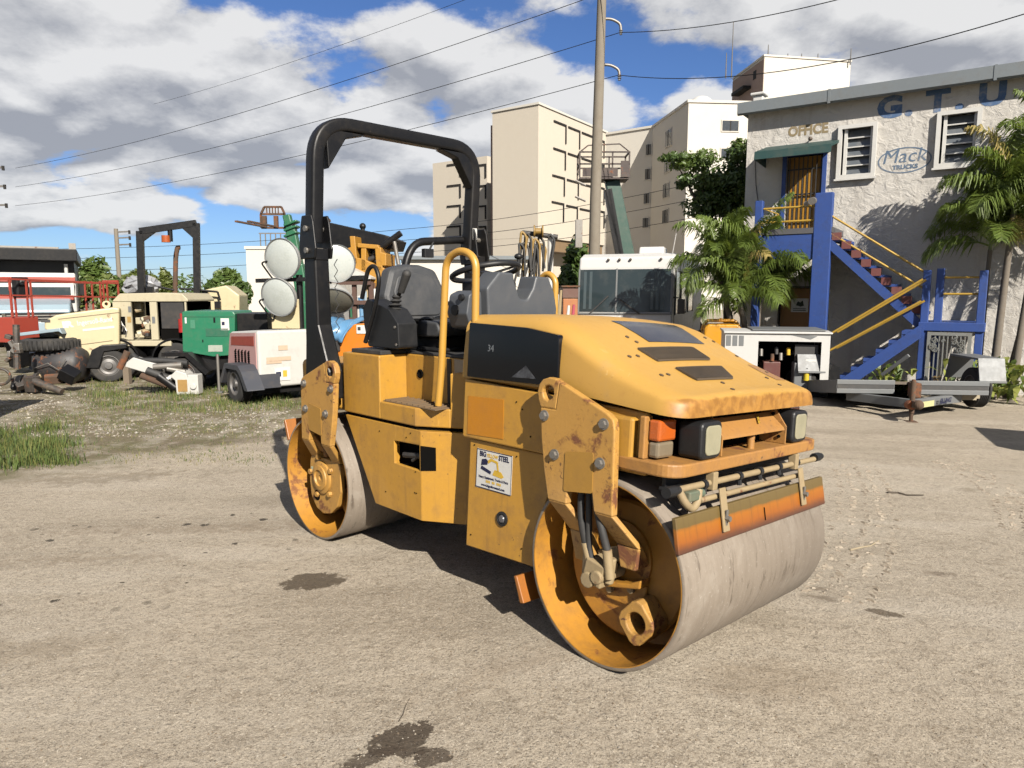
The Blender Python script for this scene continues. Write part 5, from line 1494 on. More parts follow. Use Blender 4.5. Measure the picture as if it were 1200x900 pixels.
def stairs():
    st = Frame('outdoor_staircase', 'blue outdoor staircase with yellow handrails against the office wall', 'staircase', 5.28, 16.5, -33.9, z=0.0).t
    lp = MB(); lp.box(0.58, 0.73, -1.25, -1.10, -0.6, 3.50); lp.build('post', BLUE, st, bevel=0.01)
    rp = MB(); rp.box(1.75, 2.08, -1.25, -1.10, -0.6, 3.57); rp.build('post', BLUE, st, bevel=0.01)
    pw = MB(); pw.box(0.95, 1.74, -1.22, -1.12, 2.28, 2.78); pw.box(0.74, 0.949, -1.22, -1.12, 2.45, 2.78)
    pw.build('landing_beam', BLUE, st)
    sl = MB(); sl.box(0.55, 2.10, -1.24, -0.002, 2.79, 2.90); sl.build('landing', M('landing_dark', (0.10, 0.10, 0.11), rough=0.8), st)
    for z in (3.05, 3.33):
        r_ = MB(); r_.cyl((0.74, -1.18, z), (1.74, -1.18, z), 0.022, n=8); r_.build('rail', RAILY, st)
    bz = MB(); bz.cyl((0.74, -1.18, 3.05), (1.05, -1.18, 3.20), 0.015, n=6); bz.cyl((1.05, -1.18, 3.20), (0.74, -1.18, 3.33), 0.015, n=6); bz.build('brace', RAILY, st)
    lm = MB(); lm.cyl((1.72, -1.28, 3.42), (1.72, -1.40, 3.40), 0.075, n=16); lm.cyl((1.60, -1.26, 3.38), (1.60, -1.33, 3.37), 0.05, n=12)
    lm.build('flood_lamp', STEEL, st, smooth=40)
    # upper flight, down to the right
    n = 9
    for k in range(n):
        x = 2.09 + k*0.185; z = 2.66 - k*0.178
        s_ = MB(); s_.box(x, x + 0.235, -1.16, -0.006, z - 0.05, z)
        so = s_.build('step', BLUE, st)
        rs = MB(); rs.box(x + 0.0, x + 0.17, -1.20, -1.161, z - 0.02, z + 0.125); rs.build('red_end', REDST, so)
        if k < n - 1:
            rr_ = MB(); rr_.box(x + 0.20, x + 0.225, -1.15, -0.008, z - 0.225, z - 0.052); rr_.build('riser', BLUE, so)
    sg = MB(); sg.add([(2.08, -1.22, 2.66), (3.78, -1.22, 1.05), (3.78, -1.22, 0.83), (2.08, -1.22, 2.44), (2.08, -1.165, 2.66), (3.78, -1.165, 1.05), (3.78, -1.165, 0.83), (2.08, -1.165, 2.44)], [(0,1,2,3),(7,6,5,4),(0,4,5,1),(1,5,6,2),(2,6,7,3),(3,7,4,0)])
    sg.build('stringer', BLUE, st)
    for (z0, z1) in ((3.12, 1.98), (2.78, 1.68)):
        r_ = MB(); r_.cyl((2.05, -1.18, z0), (3.74, -1.18, z1), 0.021, n=8); r_.build('rail', RAILY, st)
    # lower landing
    for (x, y, h_) in ((3.72, -1.30, 2.02), (3.93, -1.20, 2.05), (4.60, -1.30, 2.0), (3.72, -2.05, 1.95)):
        if y < -2: continue
        p = MB(); p.box(x, x + 0.13, y, y + 0.13, -0.6, h_); p.build('post', BLUE, st, bevel=0.01)
    ld = MB(); ld.box(3.70, 4.75, -1.34, -0.02, 0.90, 1.06); ld.build('landing', BLUE, st, bevel=0.01)
    for z in (1.58, 1.88):
        r_ = MB(); r_.cyl((4.06, -1.22, z), (4.60, -1.22, z), 0.02, n=8); r_.build('rail', RAILY, st)
    # lower flight, down to the left and in front of the upper one
    for k in range(7):
        x = 3.70 - (k+1)*0.20; z = 0.92 - k*0.175
        s_ = MB(); s_.box(x, x + 0.25, -2.05, -1.37, z - 0.06, z); so = s_.build('step', BLUE, st)
        rr_ = MB(); rr_.box(x + 0.0, x + 0.03, -2.04, -1.38, z - 0.175, z - 0.062); rr_.build('riser', BLUE, so)
    for y in (-2.10, -1.36):
        sg = MB(); sg.add([(2.15, y, -0.35), (3.80, y, 1.05), (3.80, y, 0.80), (2.30, y, -0.5), (2.15, y+0.045, -0.35), (3.80, y+0.045, 1.05), (3.80, y+0.045, 0.80), (2.30, y+0.045, -0.5)], [(0,1,2,3),(7,6,5,4),(0,4,5,1),(1,5,6,2),(2,6,7,3),(3,7,4,0)])
        sg.build('stringer', BLUE, st)
        for dz in (0.0, -0.35):
            r_ = MB(); r_.cyl((2.32, y - 0.02, 0.83 + dz*0.9), (3.78, y - 0.02, 1.84 + dz*1.1), 0.021, n=8); r_.build('rail', RAILY, st)
stairs()

def iron_screen():
    sc_ = Frame('iron_screen_door', 'ornate grey iron screen door with scrolls under the lower stair landing', 'screen door', 5.28, 16.5, -33.9, z=0.0).t
    PALE = M('galvanised_pale', (0.34, 0.35, 0.33), rough=0.5, metal=0.3, var=0.2, dirt=0.4, rust=0.1, scale=2)
    f = MB()
    for b in ((3.86, 3.92, -0.45, 0.88), (4.50, 4.56, -0.45, 0.88), (3.92, 4.50, 0.82, 0.88), (3.92, 4.50, -0.45, -0.38)): f.box(b[0], b[1], -1.33, -1.29, b[2], b[3])
    f.build('frame', PALE, sc_)
    for k in range(8):
        x = 3.98 + k*0.067
        b = MB(); b.box(x, x + 0.02, -1.32, -1.30, -0.38, 0.82); b.build('bar', PALE, sc_)
    r = random.Random(4)
    for k in range(26):
        x = r.choice([3.96, 4.0, 4.40, 4.46]) + r.uniform(-0.02, 0.02) if k < 12 else r.uniform(3.95, 4.47)
        z = r.uniform(0.45, 0.8) if k < 12 else (r.uniform(-0.15, 0.12) if k < 22 else r.uniform(0.68, 0.8))
        s_ = MB(); rr_ = r.uniform(0.03, 0.06)
        s_.tube([(x + rr_*(1 - i/16)*math.cos(i*0.55), -1.34, z + rr_*(1 - i/16)*math.sin(i*0.55)) for i in range(15)], 0.008, 5)
        s_.build('scroll', M('scroll_gold', (0.30, 0.20, 0.08), rust=0.2) if 12 <= k < 22 else PALE, sc_)
iron_screen()

# ---------------------------------------------------------------- hospital blocks behind
BEIGE = M('beige_render', (0.70, 0.63, 0.52), rough=0.9, var=0.04, dirt=0.08, dirtcol=(0.45, 0.38, 0.30), scale=0.05, bump=0.02, streak=0.05)
CREAM = M('cream_render', (0.76, 0.72, 0.64), rough=0.9, var=0.04, dirt=0.08, dirtcol=(0.5, 0.44, 0.36), scale=0.05, bump=0.02)
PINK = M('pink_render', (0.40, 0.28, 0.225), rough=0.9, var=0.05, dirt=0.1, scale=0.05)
SLOT = Mflat('slot_dark', (0.025, 0.022, 0.02), 0.8)
FARGL = Mglass('far_glass', (0.025, 0.03, 0.036), 0.08, 0.1)
def plan(pts):
    return [tuple(at(px, 300, Y).xy) if False else (( (px-600)/832.0 )*D, Y) for px, Y, D in pts]
def depth_of(Y, z):      # distance along the view axis of a point at height z
    return Y*math.cos(PITCH) - (z - CAM_H)*math.sin(PITCH)
def pxy(px, Y, z):
    return ((px - 600)/832.0*depth_of(Y, z), Y)
def face_frame(p0, p1):
    """local frame on the vertical plane through two plan points"""
    f = Frame(None, '', '', p0[0], p0[1], math.degrees(math.atan2(p1[1]-p0[1], p1[0]-p0[0])), z=0.0)
    return f
def hospital():
    H = 23.9
    t = thing('hospital_block', 'tall beige block with thin L-shaped window slots behind the roll bar', 'building', (*pxy(631, 88, H), 0))
    O_ = Vector(t.location)
    C0, Lf, Rt = pxy(631, 88, H), pxy(577, 92, H), pxy(711, 103.3, H)
    Bk = (Lf[0] + Rt[0] - C0[0], Lf[1] + Rt[1] - C0[1])
    def loc(pts): return [(p[0]-O_.x, p[1]-O_.y) for p in pts]
    m = MB(); m.prism(loc([C0, Rt, Bk, Lf]), 'z', 8.4, H)
    m.build('wall', BEIGE, t)
    ux, uy = Rt[0]-C0[0], Rt[1]-C0[1]; l_ = math.hypot(ux, uy); ux, uy = ux/l_, uy/l_
    wx, wy = Lf[0]-C0[0], Lf[1]-C0[1]; w_ = math.hypot(wx, wy); wx, wy = wx/w_, wy/w_
    def off(p, a, b): return (p[0] + ux*a + wx*b, p[1] + uy*a + wy*b)
    m = MB(); m.prism(loc([off(C0, 0.01, 0.01), off(C0, 3.0, 0.01), off(C0, 3.0, 2.5), off(Rt, 0, 2.5), Bk, off(Lf, 0.01, -0.01)]), 'z', -1, 8.38)
    m.build('lower_wall', BEIGE, t)
    m = MB(); m.prism(loc([off(C0, 3.05, 0.3), off(Rt, -0.3, 0.3), off(Rt, -0.3, 2.4), off(C0, 3.05, 2.4)]), 'z', 6.9, 8.39); m.build('soffit', M('soffit_brown', (0.30, 0.20, 0.11), scale=0.1), t)
    m = MB(); m.prism(loc([off(C0, -0.15, -0.15), off(Rt, 0.15, -0.15), off(Bk, 0.15, 0.15), off(Lf, -0.15, 0.15)]), 'z', H, H + 0.25); m.build('parapet', CREAM, t)
    # L slots on the right-hand face
    f = face_frame(C0, Rt)
    e, n = f.e, f.n
    def slot(x0, z0, w, h_, fr__):
        mb = MB()
        mb.box(x0, x0 + w, -0.12, 0.02, z0 - 0.22, z0)
        mb.box(x0 + w - 0.22, x0 + w, -0.12, 0.02, z0 - h_, z0 - 0.221)
        mb.xf(lambda p: fr__.O + fr__.e*p.x + fr__.n*p.y + Vector((0, 0, p.z)) - O_)
        mb.build('window', SLOT, t)
    tl = [[(637, 130), (710, 162), (778, 190)], [(635, 267), (708, 294), (776, 318)], [(630, 402), (703, 425), (772, 446)], [(627, 536), (700, 555), (768, 571)]]
    tr = [[(700, 158), (769, 186), (840, 215)], [(697, 291), (767, 316), (838, 340)], [(692, 423), (762, 444), (834, 465)], [(688, 552), (757, 570), (830, 588)]]
    c7 = lambda p: (500 + p[0]/4.286, 110 + p[1]/4.286)
    for r_ in range(4):
        for k in range(3):
            a = f.p(*c7(tl[r_][k])); b = f.p(*c7(tr[r_][k]))
            slot(a[0], (a[1] + b[1])/2, b[0] - a[0], 2.35, f)
        a = f.p(*c7((885, 235 + r_*118))); slot(a[0] - 1.0, a[1], 1.4, 2.35, f)
    # pink recess and set-back wing on the left
    q0 = off(Lf, 1.2, 0.0); 
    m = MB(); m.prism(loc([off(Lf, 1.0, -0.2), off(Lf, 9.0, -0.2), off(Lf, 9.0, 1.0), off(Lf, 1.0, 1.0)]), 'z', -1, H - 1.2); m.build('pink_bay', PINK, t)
    w0 = pxy(507, 112, 21.5)
    a0 = off(Lf, 14, 0.0)
    fw = Frame(None, '', '', w0[0], w0[1], math.degrees(math.atan2(-wy, -wx)), z=0.0)
    m = MB(); m.box(0, 10.5, 0, 9, -1, 21.3); m.xf(lambda p: fw.O + fw.e*p.x + fw.n*p.y + Vector((0, 0, p.z)) - O_)
    m.build('set_back_wing', BEIGE, t)
    for r_, y in enumerate((355, 460, 562, 665)):
        for x0, x1 in ((103, 172), (185, 250), (262, 300)):
            a = fw.p(*c7((x0, y))); b = fw.p(*c7((x1, y - 6)))
            mb = MB(); w = b[0] - a[0]; z0 = a[1]
            mb.box(a[0], b[0], -0.12, 0.02, z0 - 0.25, z0); mb.box(b[0] - 0.25, b[0], -0.12, 0.02, z0 - 2.0, z0 - 0.251)
            mb.xf(lambda p: fw.O + fw.e*p.x + fw.n*p.y + Vector((0, 0, p.z)) - O_)
            mb.build('window', SLOT, t)
hospital()
def hospital_wing():
    H = 23.6
    P1, P2, P3, P4 = pxy(700, 104, H), pxy(765, 98.7, H), pxy(807, 86, H), pxy(881, 86.6, H)
    t = thing('hospital_wing', 'cream wing with square dark windows and a white end behind the palms', 'building', (*P3, 0))
    O_ = Vector(t.location)
    loc = lambda pts: [(p[0]-O_.x, p[1]-O_.y) for p in pts]
    m = MB(); m.prism(loc([P1, P2, P3, P4, (P4[0]+6, P4[1]+26), (P1[0]+6, P1[1]+12)]), 'z', -1, H); m.build('wall', CREAM, t)
    m = MB(); m.prism([(p[0]*1.0, p[1]) for p in loc([(P1[0]-.1, P1[1]-.15), (P2[0]-.1, P2[1]-.15), (P3[0]-.15, P3[1]-.15), (P4[0]+.1, P4[1]-.15), (P4[0]+6, P4[1]+26), (P1[0]+6, P1[1]+12)])], 'z', H, H + 0.3); m.build('parapet', CREAM, t)
    m = MB(); m.lathe([(1.5*math.cos(i*math.pi/16), 0.3 + 1.2*math.sin(i*math.pi/16)) for i in range(9)], (2.2, 3, H), 'z', 20); m.build('roof_dome', WHITE, t, smooth=60)
    c8 = lambda p: (700 + p[0]/3.75, 60 + p[1]/3.75)
    def wins(p0, p1, lst, depth=0.25):
        f = face_frame(p0, p1)
        for (a, b, c_, d) in lst:
            q0 = f.p(*c8((a, b))); q1 = f.p(*c8((c_, d)))
            mb = MB(); mb.box(q0[0], q1[0], -0.10, 0.02, q1[1], q0[1])
            mb.xf(lambda p: f.O + f.e*p.x + f.n*p.y + Vector((0, 0, p.z)) - O_)
            w = mb.build('window', CREAM, t)
            mb = MB(); mb.box(q0[0] + 0.12, q1[0] - 0.12, -0.13, -0.102, q1[1] + 0.12, q0[1] - 0.12)
            mb.xf(lambda p: f.O + f.e*p.x + f.n*p.y + Vector((0, 0, p.z)) - O_)
            mb.build('pane', FARGL, w)
            mb = MB(); xm = (q0[0]+q1[0])/2; mb.box(xm - 0.06, xm + 0.06, -0.16, -0.131, q1[1] + 0.12, q0[1] - 0.12)
            mb.xf(lambda p: f.O + f.e*p.x + f.n*p.y + Vector((0, 0, p.z)) - O_)
            mb.build('mullion', SLOT, w)
    wins(P1, P2, [(212, 408, 241, 458), (208, 516, 238, 566), (203, 623, 233, 672), (198, 730, 229, 778)])
    wins(P2, P3, [(302, 352, 328, 413), (297, 472, 323, 528), (291, 584, 317, 641), (288, 698, 314, 753)])
    wins(P3, P4, [(545, 301, 622, 356), (540, 424, 618, 477), (536, 545, 612, 600)])
hospital_wing()
def tower():
    H = 34.7
    P0, P1, P2 = pxy(859, 116, H), pxy(896, 105, H), pxy(997, 107.5, H)
    t = thing('hospital_tower', 'tallest windowless cream tower with a pinkish side above the office roof', 'building', (*P1, 0))
    O_ = Vector(t.location); loc = lambda pts: [(p[0]-O_.x, p[1]-O_.y) for p in pts]
    B = (P0[0]+P2[0]-P1[0], P0[1]+P2[1]-P1[1])
    m = MB(); m.prism(loc([P1, P2, B, P0]), 'z', -1, H); m.build('wall', CREAM, t)
    f = face_frame(P0, P1)
    L_ = math.hypot(P1[0]-P0[0], P1[1]-P0[1])
    def on(mb, nm, mat):
        mb.xf(lambda p: f.O + f.e*p.x + f.n*p.y + Vector((0, 0, p.z)) - O_); return mb.build(nm, mat, t)
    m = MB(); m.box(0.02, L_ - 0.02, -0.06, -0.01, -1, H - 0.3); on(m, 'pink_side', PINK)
    a = f.p(859, 113, -1); b = f.p(873, 100, -1)
    m = MB(); m.box(a[0], b[0], -1.3, -0.07, a[1], b[1]); on(m, 'dark_balcony', SLOT)
    a = f.p(885, 88); m = MB(); m.box(a[0] - 0.5, a[0] + 0.5, -0.1, -0.061, a[1] - 0.6, a[1] + 0.6); on(m, 'window', SLOT)
    m = MB(); m.prism(loc([(P1[0]-.15, P1[1]-.15), (P2[0]+.1, P2[1]-.15), (B[0]+.1, B[1]+.1), (P0[0]-.1, P0[1])]), 'z', H, H + 0.25); m.build('parapet', CREAM, t)
    for (px, hh_) in ((864, 3.0), (871, 7.5), (897, 2.0), (920, 0.8), (936, 0.8), (955, 0.8), (993, 1.5)):
        p = at(px, 70, 108)
        yy = 8.5 if px < 880 else 2.0; m = MB(); m.cyl((p.x - O_.x, yy, H - 0.5), (p.x - O_.x, yy, H + 0.2 + hh_), 0.10, 0.06, n=6); m.build('antenna', STEEL, t)
tower()

# ---------------------------------------------------------------- poles and wires
CONC = M('concrete_pole', (0.26, 0.225, 0.175), rough=0.9, var=0.1, dirt=0.3, scale=0.3, streak=0.2)
WIREM = Mflat('wire_black', (0.015, 0.015, 0.016), 0.6)
def pole_main():
    t = thing('utility_pole', 'tall tapered concrete utility pole rising out of frame behind the white motorhome', 'utility pole', (2.72, 24.0, -0.3))
    m = MB(); m.sweep_var([(0, 0, 0), (0.03, 0, 5), (0.22, 0, 15.5)], [0.20, 0.18, 0.12], 20); m.build('pole', CONC, t, smooth=50)
    for z, x0 in ((10.55, 0.13), (9.15, 0.11)):
        a = MB(); a.tube(arc_path([(x0, 0, z + 0.05), (x0 + 0.35, 0, z + 0.05), (x0 + 0.62, 0, z - 0.10), (x0 + 0.64, 0, z - 0.30)], 0.15), 0.045, 8)
        arm = a.build('arm', STEEL, t, smooth=60)
        i_ = MB(); i_.lathe([(0.02, 0.0), (0.07, -0.03), (0.03, -0.06), (0.07, -0.09), (0.03, -0.12), (0.05, -0.15)], (x0 + 0.64, 0, z - 0.28), 'z', 10); i_.build('insulator', M('insulator_grey', (0.3, 0.3, 0.3)), arm)
    b = MB(); b.box(-0.62, -0.40, -0.2, 0.05, 3.4, 4.3); b.build('meter_box', STEEL, t)
    for z in (5.4, 4.9):
        c_ = MB(); c_.cyl((-0.3, -0.1, z), (-0.65, -0.1, z + 0.15), 0.04, n=6); c_.build('bracket', STEEL, t)
pole_main()
def far_pole(name, label, px, ptop, Y, w=0.34, arms=()):
    b = at(px, 344, Y); top = at(px, ptop, Y)
    t = thing(name, label, 'utility pole', (b.x, Y, 0))
    m = MB(); m.cyl((0, 0, 0), (0, 0, top.z), w/2*1.25, w/2, n=10); m.build('pole', CONC, t, smooth=50)
    for (py, dx) in arms:
        z = at(px, py, Y).z
        a = MB(); a.beam((0, 0, z), (dx, 0, z + 0.05), 0.10, 0.12); a.build('arm', STEEL, t)
        a = MB(); a.cyl((dx, 0, z - 0.15), (dx, 0, z + 0.15), 0.09, n=8); a.build('insulator', SLOT, t)
far_pole('utility_pole', 'thin distant wooden utility pole above the trees at the left', 141, 268, 60, 0.32, ((272, 1.1), (279, 1.1), (287, 1.1)))
far_pole('utility_pole', 'utility pole cut off by the left edge whose arms reach into the sky', -12, 170, 50, 0.36, ((197, 1.7), (219, 1.7), (241, 1.7)))
def wire(label, pts, r=0.016, sag=0.0, n=24):
    P = []
    for (a, b) in zip(pts, pts[1:]):
        A_, B_ = at(*a), at(*b)
        for i in range(n):
            t = i/n
            p = A_.lerp(B_, t); p.z -= sag*4*t*(1-t)
            P.append(p)
    P.append(at(*pts[-1]))
    m = MB(); m.tube(P, r, 5)
    o = m.build('power_line', WIREM, None, smooth=60)
    tag(o, label, 'power line')
wire('uppermost power line climbing from the left edge to the top of the picture', [(18, 197, 50), (700, -6, 24), (1300, -300, 12)], 0.012, 0.55)
wire('middle power line reaching the upper arm of the concrete pole', [(18, 219, 50), (727, 38, 24), (1400, -140, 12)], 0.012, 0.55)
wire('lowest of three big power lines, reaching the lower arm of the concrete pole', [(18, 241, 50), (725, 88, 24), (1240, 4, 14)], 0.012, 0.55)
wire('faint thin wire high in the clouds above the roll bar', [(180, 122, 70), (560, -6, 40)], 0.012, 0.3)
wire('thin wire crossing the beige block just below its lower window slots', [(-20, 292, 70), (480, 268, 60), (900, 195, 45)], 0.02, 0.5)
wire('thin wire crossing the beige block, second of three', [(-20, 303, 70), (480, 281, 60), (900, 215, 45)], 0.02, 0.5)
wire('thin wire crossing the beige block nearest the ground', [(-20, 318, 70), (480, 296, 60), (900, 238, 45)], 0.02, 0.5)
# ---------------------------------------------------------------- right side: motorhome, lift, compressor, trailer
WGLASS = Mglass('windshield_glass', (0.016, 0.024, 0.027), 0.04, 0.10, 0.45)
RVW = M('motorhome_white', (0.74, 0.73, 0.70), rough=0.4, var=0.04, dirt=0.15, scale=0.5)
RVG = M('motorhome_grey', (0.20, 0.205, 0.21), rough=0.45, var=0.1, dirt=0.2, scale=0.5)
TYRE = M('tyre_rubber', (0.022, 0.021, 0.020), rough=0.85, var=0.2, dirt=0.5, dirtcol=(0.10, 0.085, 0.065))
RIM = M('wheel_rim_grey', (0.16, 0.155, 0.15), rough=0.5, metal=0.3, var=0.2, dirt=0.4, rust=0.15)
GALV = M('galvanised_steel', (0.20, 0.21, 0.215), rough=0.55, metal=0.15, var=0.14, dirt=0.3, dirtcol=(0.2, 0.18, 0.15), scale=0.7, bump=0.05)
RUST = M('rusty_iron', (0.10, 0.055, 0.03), rough=0.9, var=0.3, dirt=0.4, rust=0.5, bump=0.3)
def wheel(parent, c, r, w, axis='x', mat=None):
    """tyre with tread shoulders plus a dished rim as its sub-part; axis is the axle"""
    t = MB()
    prof = [(r*0.60, -w/2*0.9), (r*0.75, -w/2), (r*0.93, -w/2*0.95), (r, -w/2*0.72)]
    for k in range(1, 6):
        zz_ = -w/2*0.72 + w*0.72*k/6
        prof += [(r, zz_ - 0.008), (r - 0.012, zz_ - 0.006), (r - 0.012, zz_ + 0.006), (r, zz_ + 0.008)]
    prof += [(r, w/2*0.72), (r*0.93, w/2*0.95), (r*0.75, w/2), (r*0.60, w/2*0.9)]
    t.lathe(prof, c, axis, 32)
    ty = t.build('tyre', TYRE, parent, smooth=35)
    m = MB()
    for s_ in (-1, 1):
        m.lathe([(r*0.62, s_*w/2*0.92), (r*0.58, s_*w/2*0.93), (r*0.52, s_*w/2*0.6), (r*0.40, s_*w/2*0.45), (r*0.22, s_*w/2*0.6), (r*0.20, s_*w/2*0.95), (0.0005, s_*w/2*0.98)], c, axis, 24)
    ri = m.build('rim', RIM, ty, smooth=35)
    return ty

def motorhome():
    f = Frame('motorhome', 'white motorhome with a wide split windshield parked behind the roller', 'motorhome', 2.95, 18.0, -20)
    t = f.t
    W_ = 1.22
    zt = 2.62 - f.O.z*0 ; zb = 0.55
    def Z(px, py): return f.p(px, py)[1]
    z_roof, z_ws_t, z_ws_b = Z(735, 300), Z(735, 313), Z(735, 368)
    x_l, x_r = f.p(677, 330)[0], f.p(789, 330)[0]
    bodyp = [(0.0, 0.45), (-0.06, 0.8), (0.0, z_ws_b), (0.10, z_ws_t), (0.16, z_roof - 0.02), (0.5, z_roof + 0.08), (7.5, z_roof + 0.08), (7.5, 0.45)]
    m = MB(); m.prism(bodyp, 'x', x_l, x_r); t_b = m.build('body', [RVW], t, bevel=0.06, seg=3)
    side = MB(); side.box(x_r + 0.002, x_r + 0.012, 0.25, 7.4, 0.5, z_ws_t - 0.02); side.build('side_panel', RVG, t)
    for (a, b) in ((0.35, 1.1), (1.5, 2.6), (3.2, 4.4)):
        s_ = MB(); s_.box(x_r + 0.013, x_r + 0.03, a, b, z_ws_b + 0.02, z_ws_t - 0.12); w = s_.build('side_window', WGLASS, t)
        
        for e_ in ((a - 0.04, a - 0.002), (b + 0.002, b + 0.04)):
            s_ = MB(); s_.box(x_r + 0.013, x_r + 0.04, e_[0], e_[1], z_ws_b - 0.02, z_ws_t - 0.08); s_.build('window_trim', IRON, w)
    # windshield panes lie on the raked front
    xm = f.p(722, 340)[0]
    def yf(z): return 0.10*(z - z_ws_b)/(z_ws_t - z_ws_b) - 0.012
    for (a, b) in ((x_l + 0.05, xm - 0.02), (xm + 0.02, x_r - 0.06)):
        g = MB(); z0, z1 = z_ws_b + 0.05, z_ws_t - 0.05
        g.add([(a, yf(z0), z0), (b, yf(z0), z0), (b, yf(z1), z1), (a, yf(z1), z1), (a, yf(z0)+0.01, z0), (b, yf(z0)+0.01, z0), (b, yf(z1)+0.01, z1), (a, yf(z1)+0.01, z1)], [(0,1,2,3),(7,6,5,4),(0,4,5,1),(1,5,6,2),(2,6,7,3),(3,7,4,0)])
        g.build('windshield', WGLASS, t)
    fr_ = MB()
    for (a, b) in ((x_l + 0.01, x_l + 0.05), (x_r - 0.06, x_r - 0.01), (xm - 0.02, xm + 0.02)):
        z0, z1 = z_ws_b + 0.03, z_ws_t - 0.03
        fr_.add([(a, yf(z0)-0.012, z0), (b, yf(z0)-0.012, z0), (b, yf(z1)-0.012, z1), (a, yf(z1)-0.012, z1), (a, yf(z0)+0.01, z0), (b, yf(z0)+0.01, z0), (b, yf(z1)+0.01, z1), (a, yf(z1)+0.01, z1)], [(0,1,2,3),(7,6,5,4),(0,4,5,1),(1,5,6,2),(2,6,7,3),(3,7,4,0)])
    fr_.box(x_l + 0.01, x_r - 0.01, -0.035, 0.02, z_ws_b - 0.01, z_ws_b + 0.03)
    fr_.build('windshield_frame', M('frame_grey', (0.22, 0.23, 0.23)), t)
    # curtains and dash seen through: pale shapes on the glass interior
    for x in (x_l + 0.15, x_l + 0.3, x_r - 0.55, x_r - 0.42, x_r - 0.3):
        c_ = MB(); c_.box(x, x + 0.07, yf(z_ws_b+0.3) - 0.002, yf(z_ws_b+0.3) + 0.003, z_ws_b + 0.12, z_ws_t - 0.1)
        c_.xf(lambda p: Vector((p.x, p.y + 0.10*(p.z - z_ws_b - 0.3)/(z_ws_t - z_ws_b) - 0.002, p.z))); c_.build('curtain', M('curtain_blue', (0.06, 0.09, 0.10)), t)
    for (a, b) in (((xm - 0.65, z_ws_b + 0.02), (xm - 0.20, z_ws_b + 0.45)), ((xm + 0.62, z_ws_b + 0.0), (xm + 0.08, z_ws_b + 0.38))):
        w = MB(); w.beam((a[0], yf(a[1]) - 0.04, a[1]), (b[0], yf(b[1]) - 0.03, b[1]), 0.03, 0.03); w.build('wiper', IRON, t)
    for px in (712, 725, 738, 774):
        c_ = MB(); x = f.p(px, 303)[0]; c_.ball((x, 0.10, Z(735, 304)), 0.035); c_.build('marker_lamp', M('marker_dark', (0.05, 0.03, 0.02)), t)
    ac = MB(); ac.prism(fillet([(1.2, z_roof + 0.08), (1.9, z_roof + 0.08), (1.9, z_roof + 0.28), (1.3, z_roof + 0.30)], 0.06), 'x', 0.0, 0.65); ac.build('air_conditioner', RVW, t, bevel=0.04)
    an = MB(); an.cyl((x_r - 0.1, 0.4, z_roof), (x_r + 0.0, 0.3, z_roof + 0.55), 0.012, n=6); an.build('antenna', RVW, t)
    mi = MB(); mi.box(x_r + 0.12, x_r + 0.30, -0.05, 0.02, z_ws_b + 0.02, z_ws_b + 0.38); mi.beam((x_r, 0.1, z_ws_b + 0.42), (x_r + 0.2, 0.0, z_ws_b + 0.40), 0.03, 0.03); mi.build('mirror', IRON, t, bevel=0.02)
    for y in (1.2, 5.5):
        for x in (x_l + 0.15, x_r - 0.15): wheel(t, (x, y, 0.40), 0.40, 0.25, 'x')
motorhome()

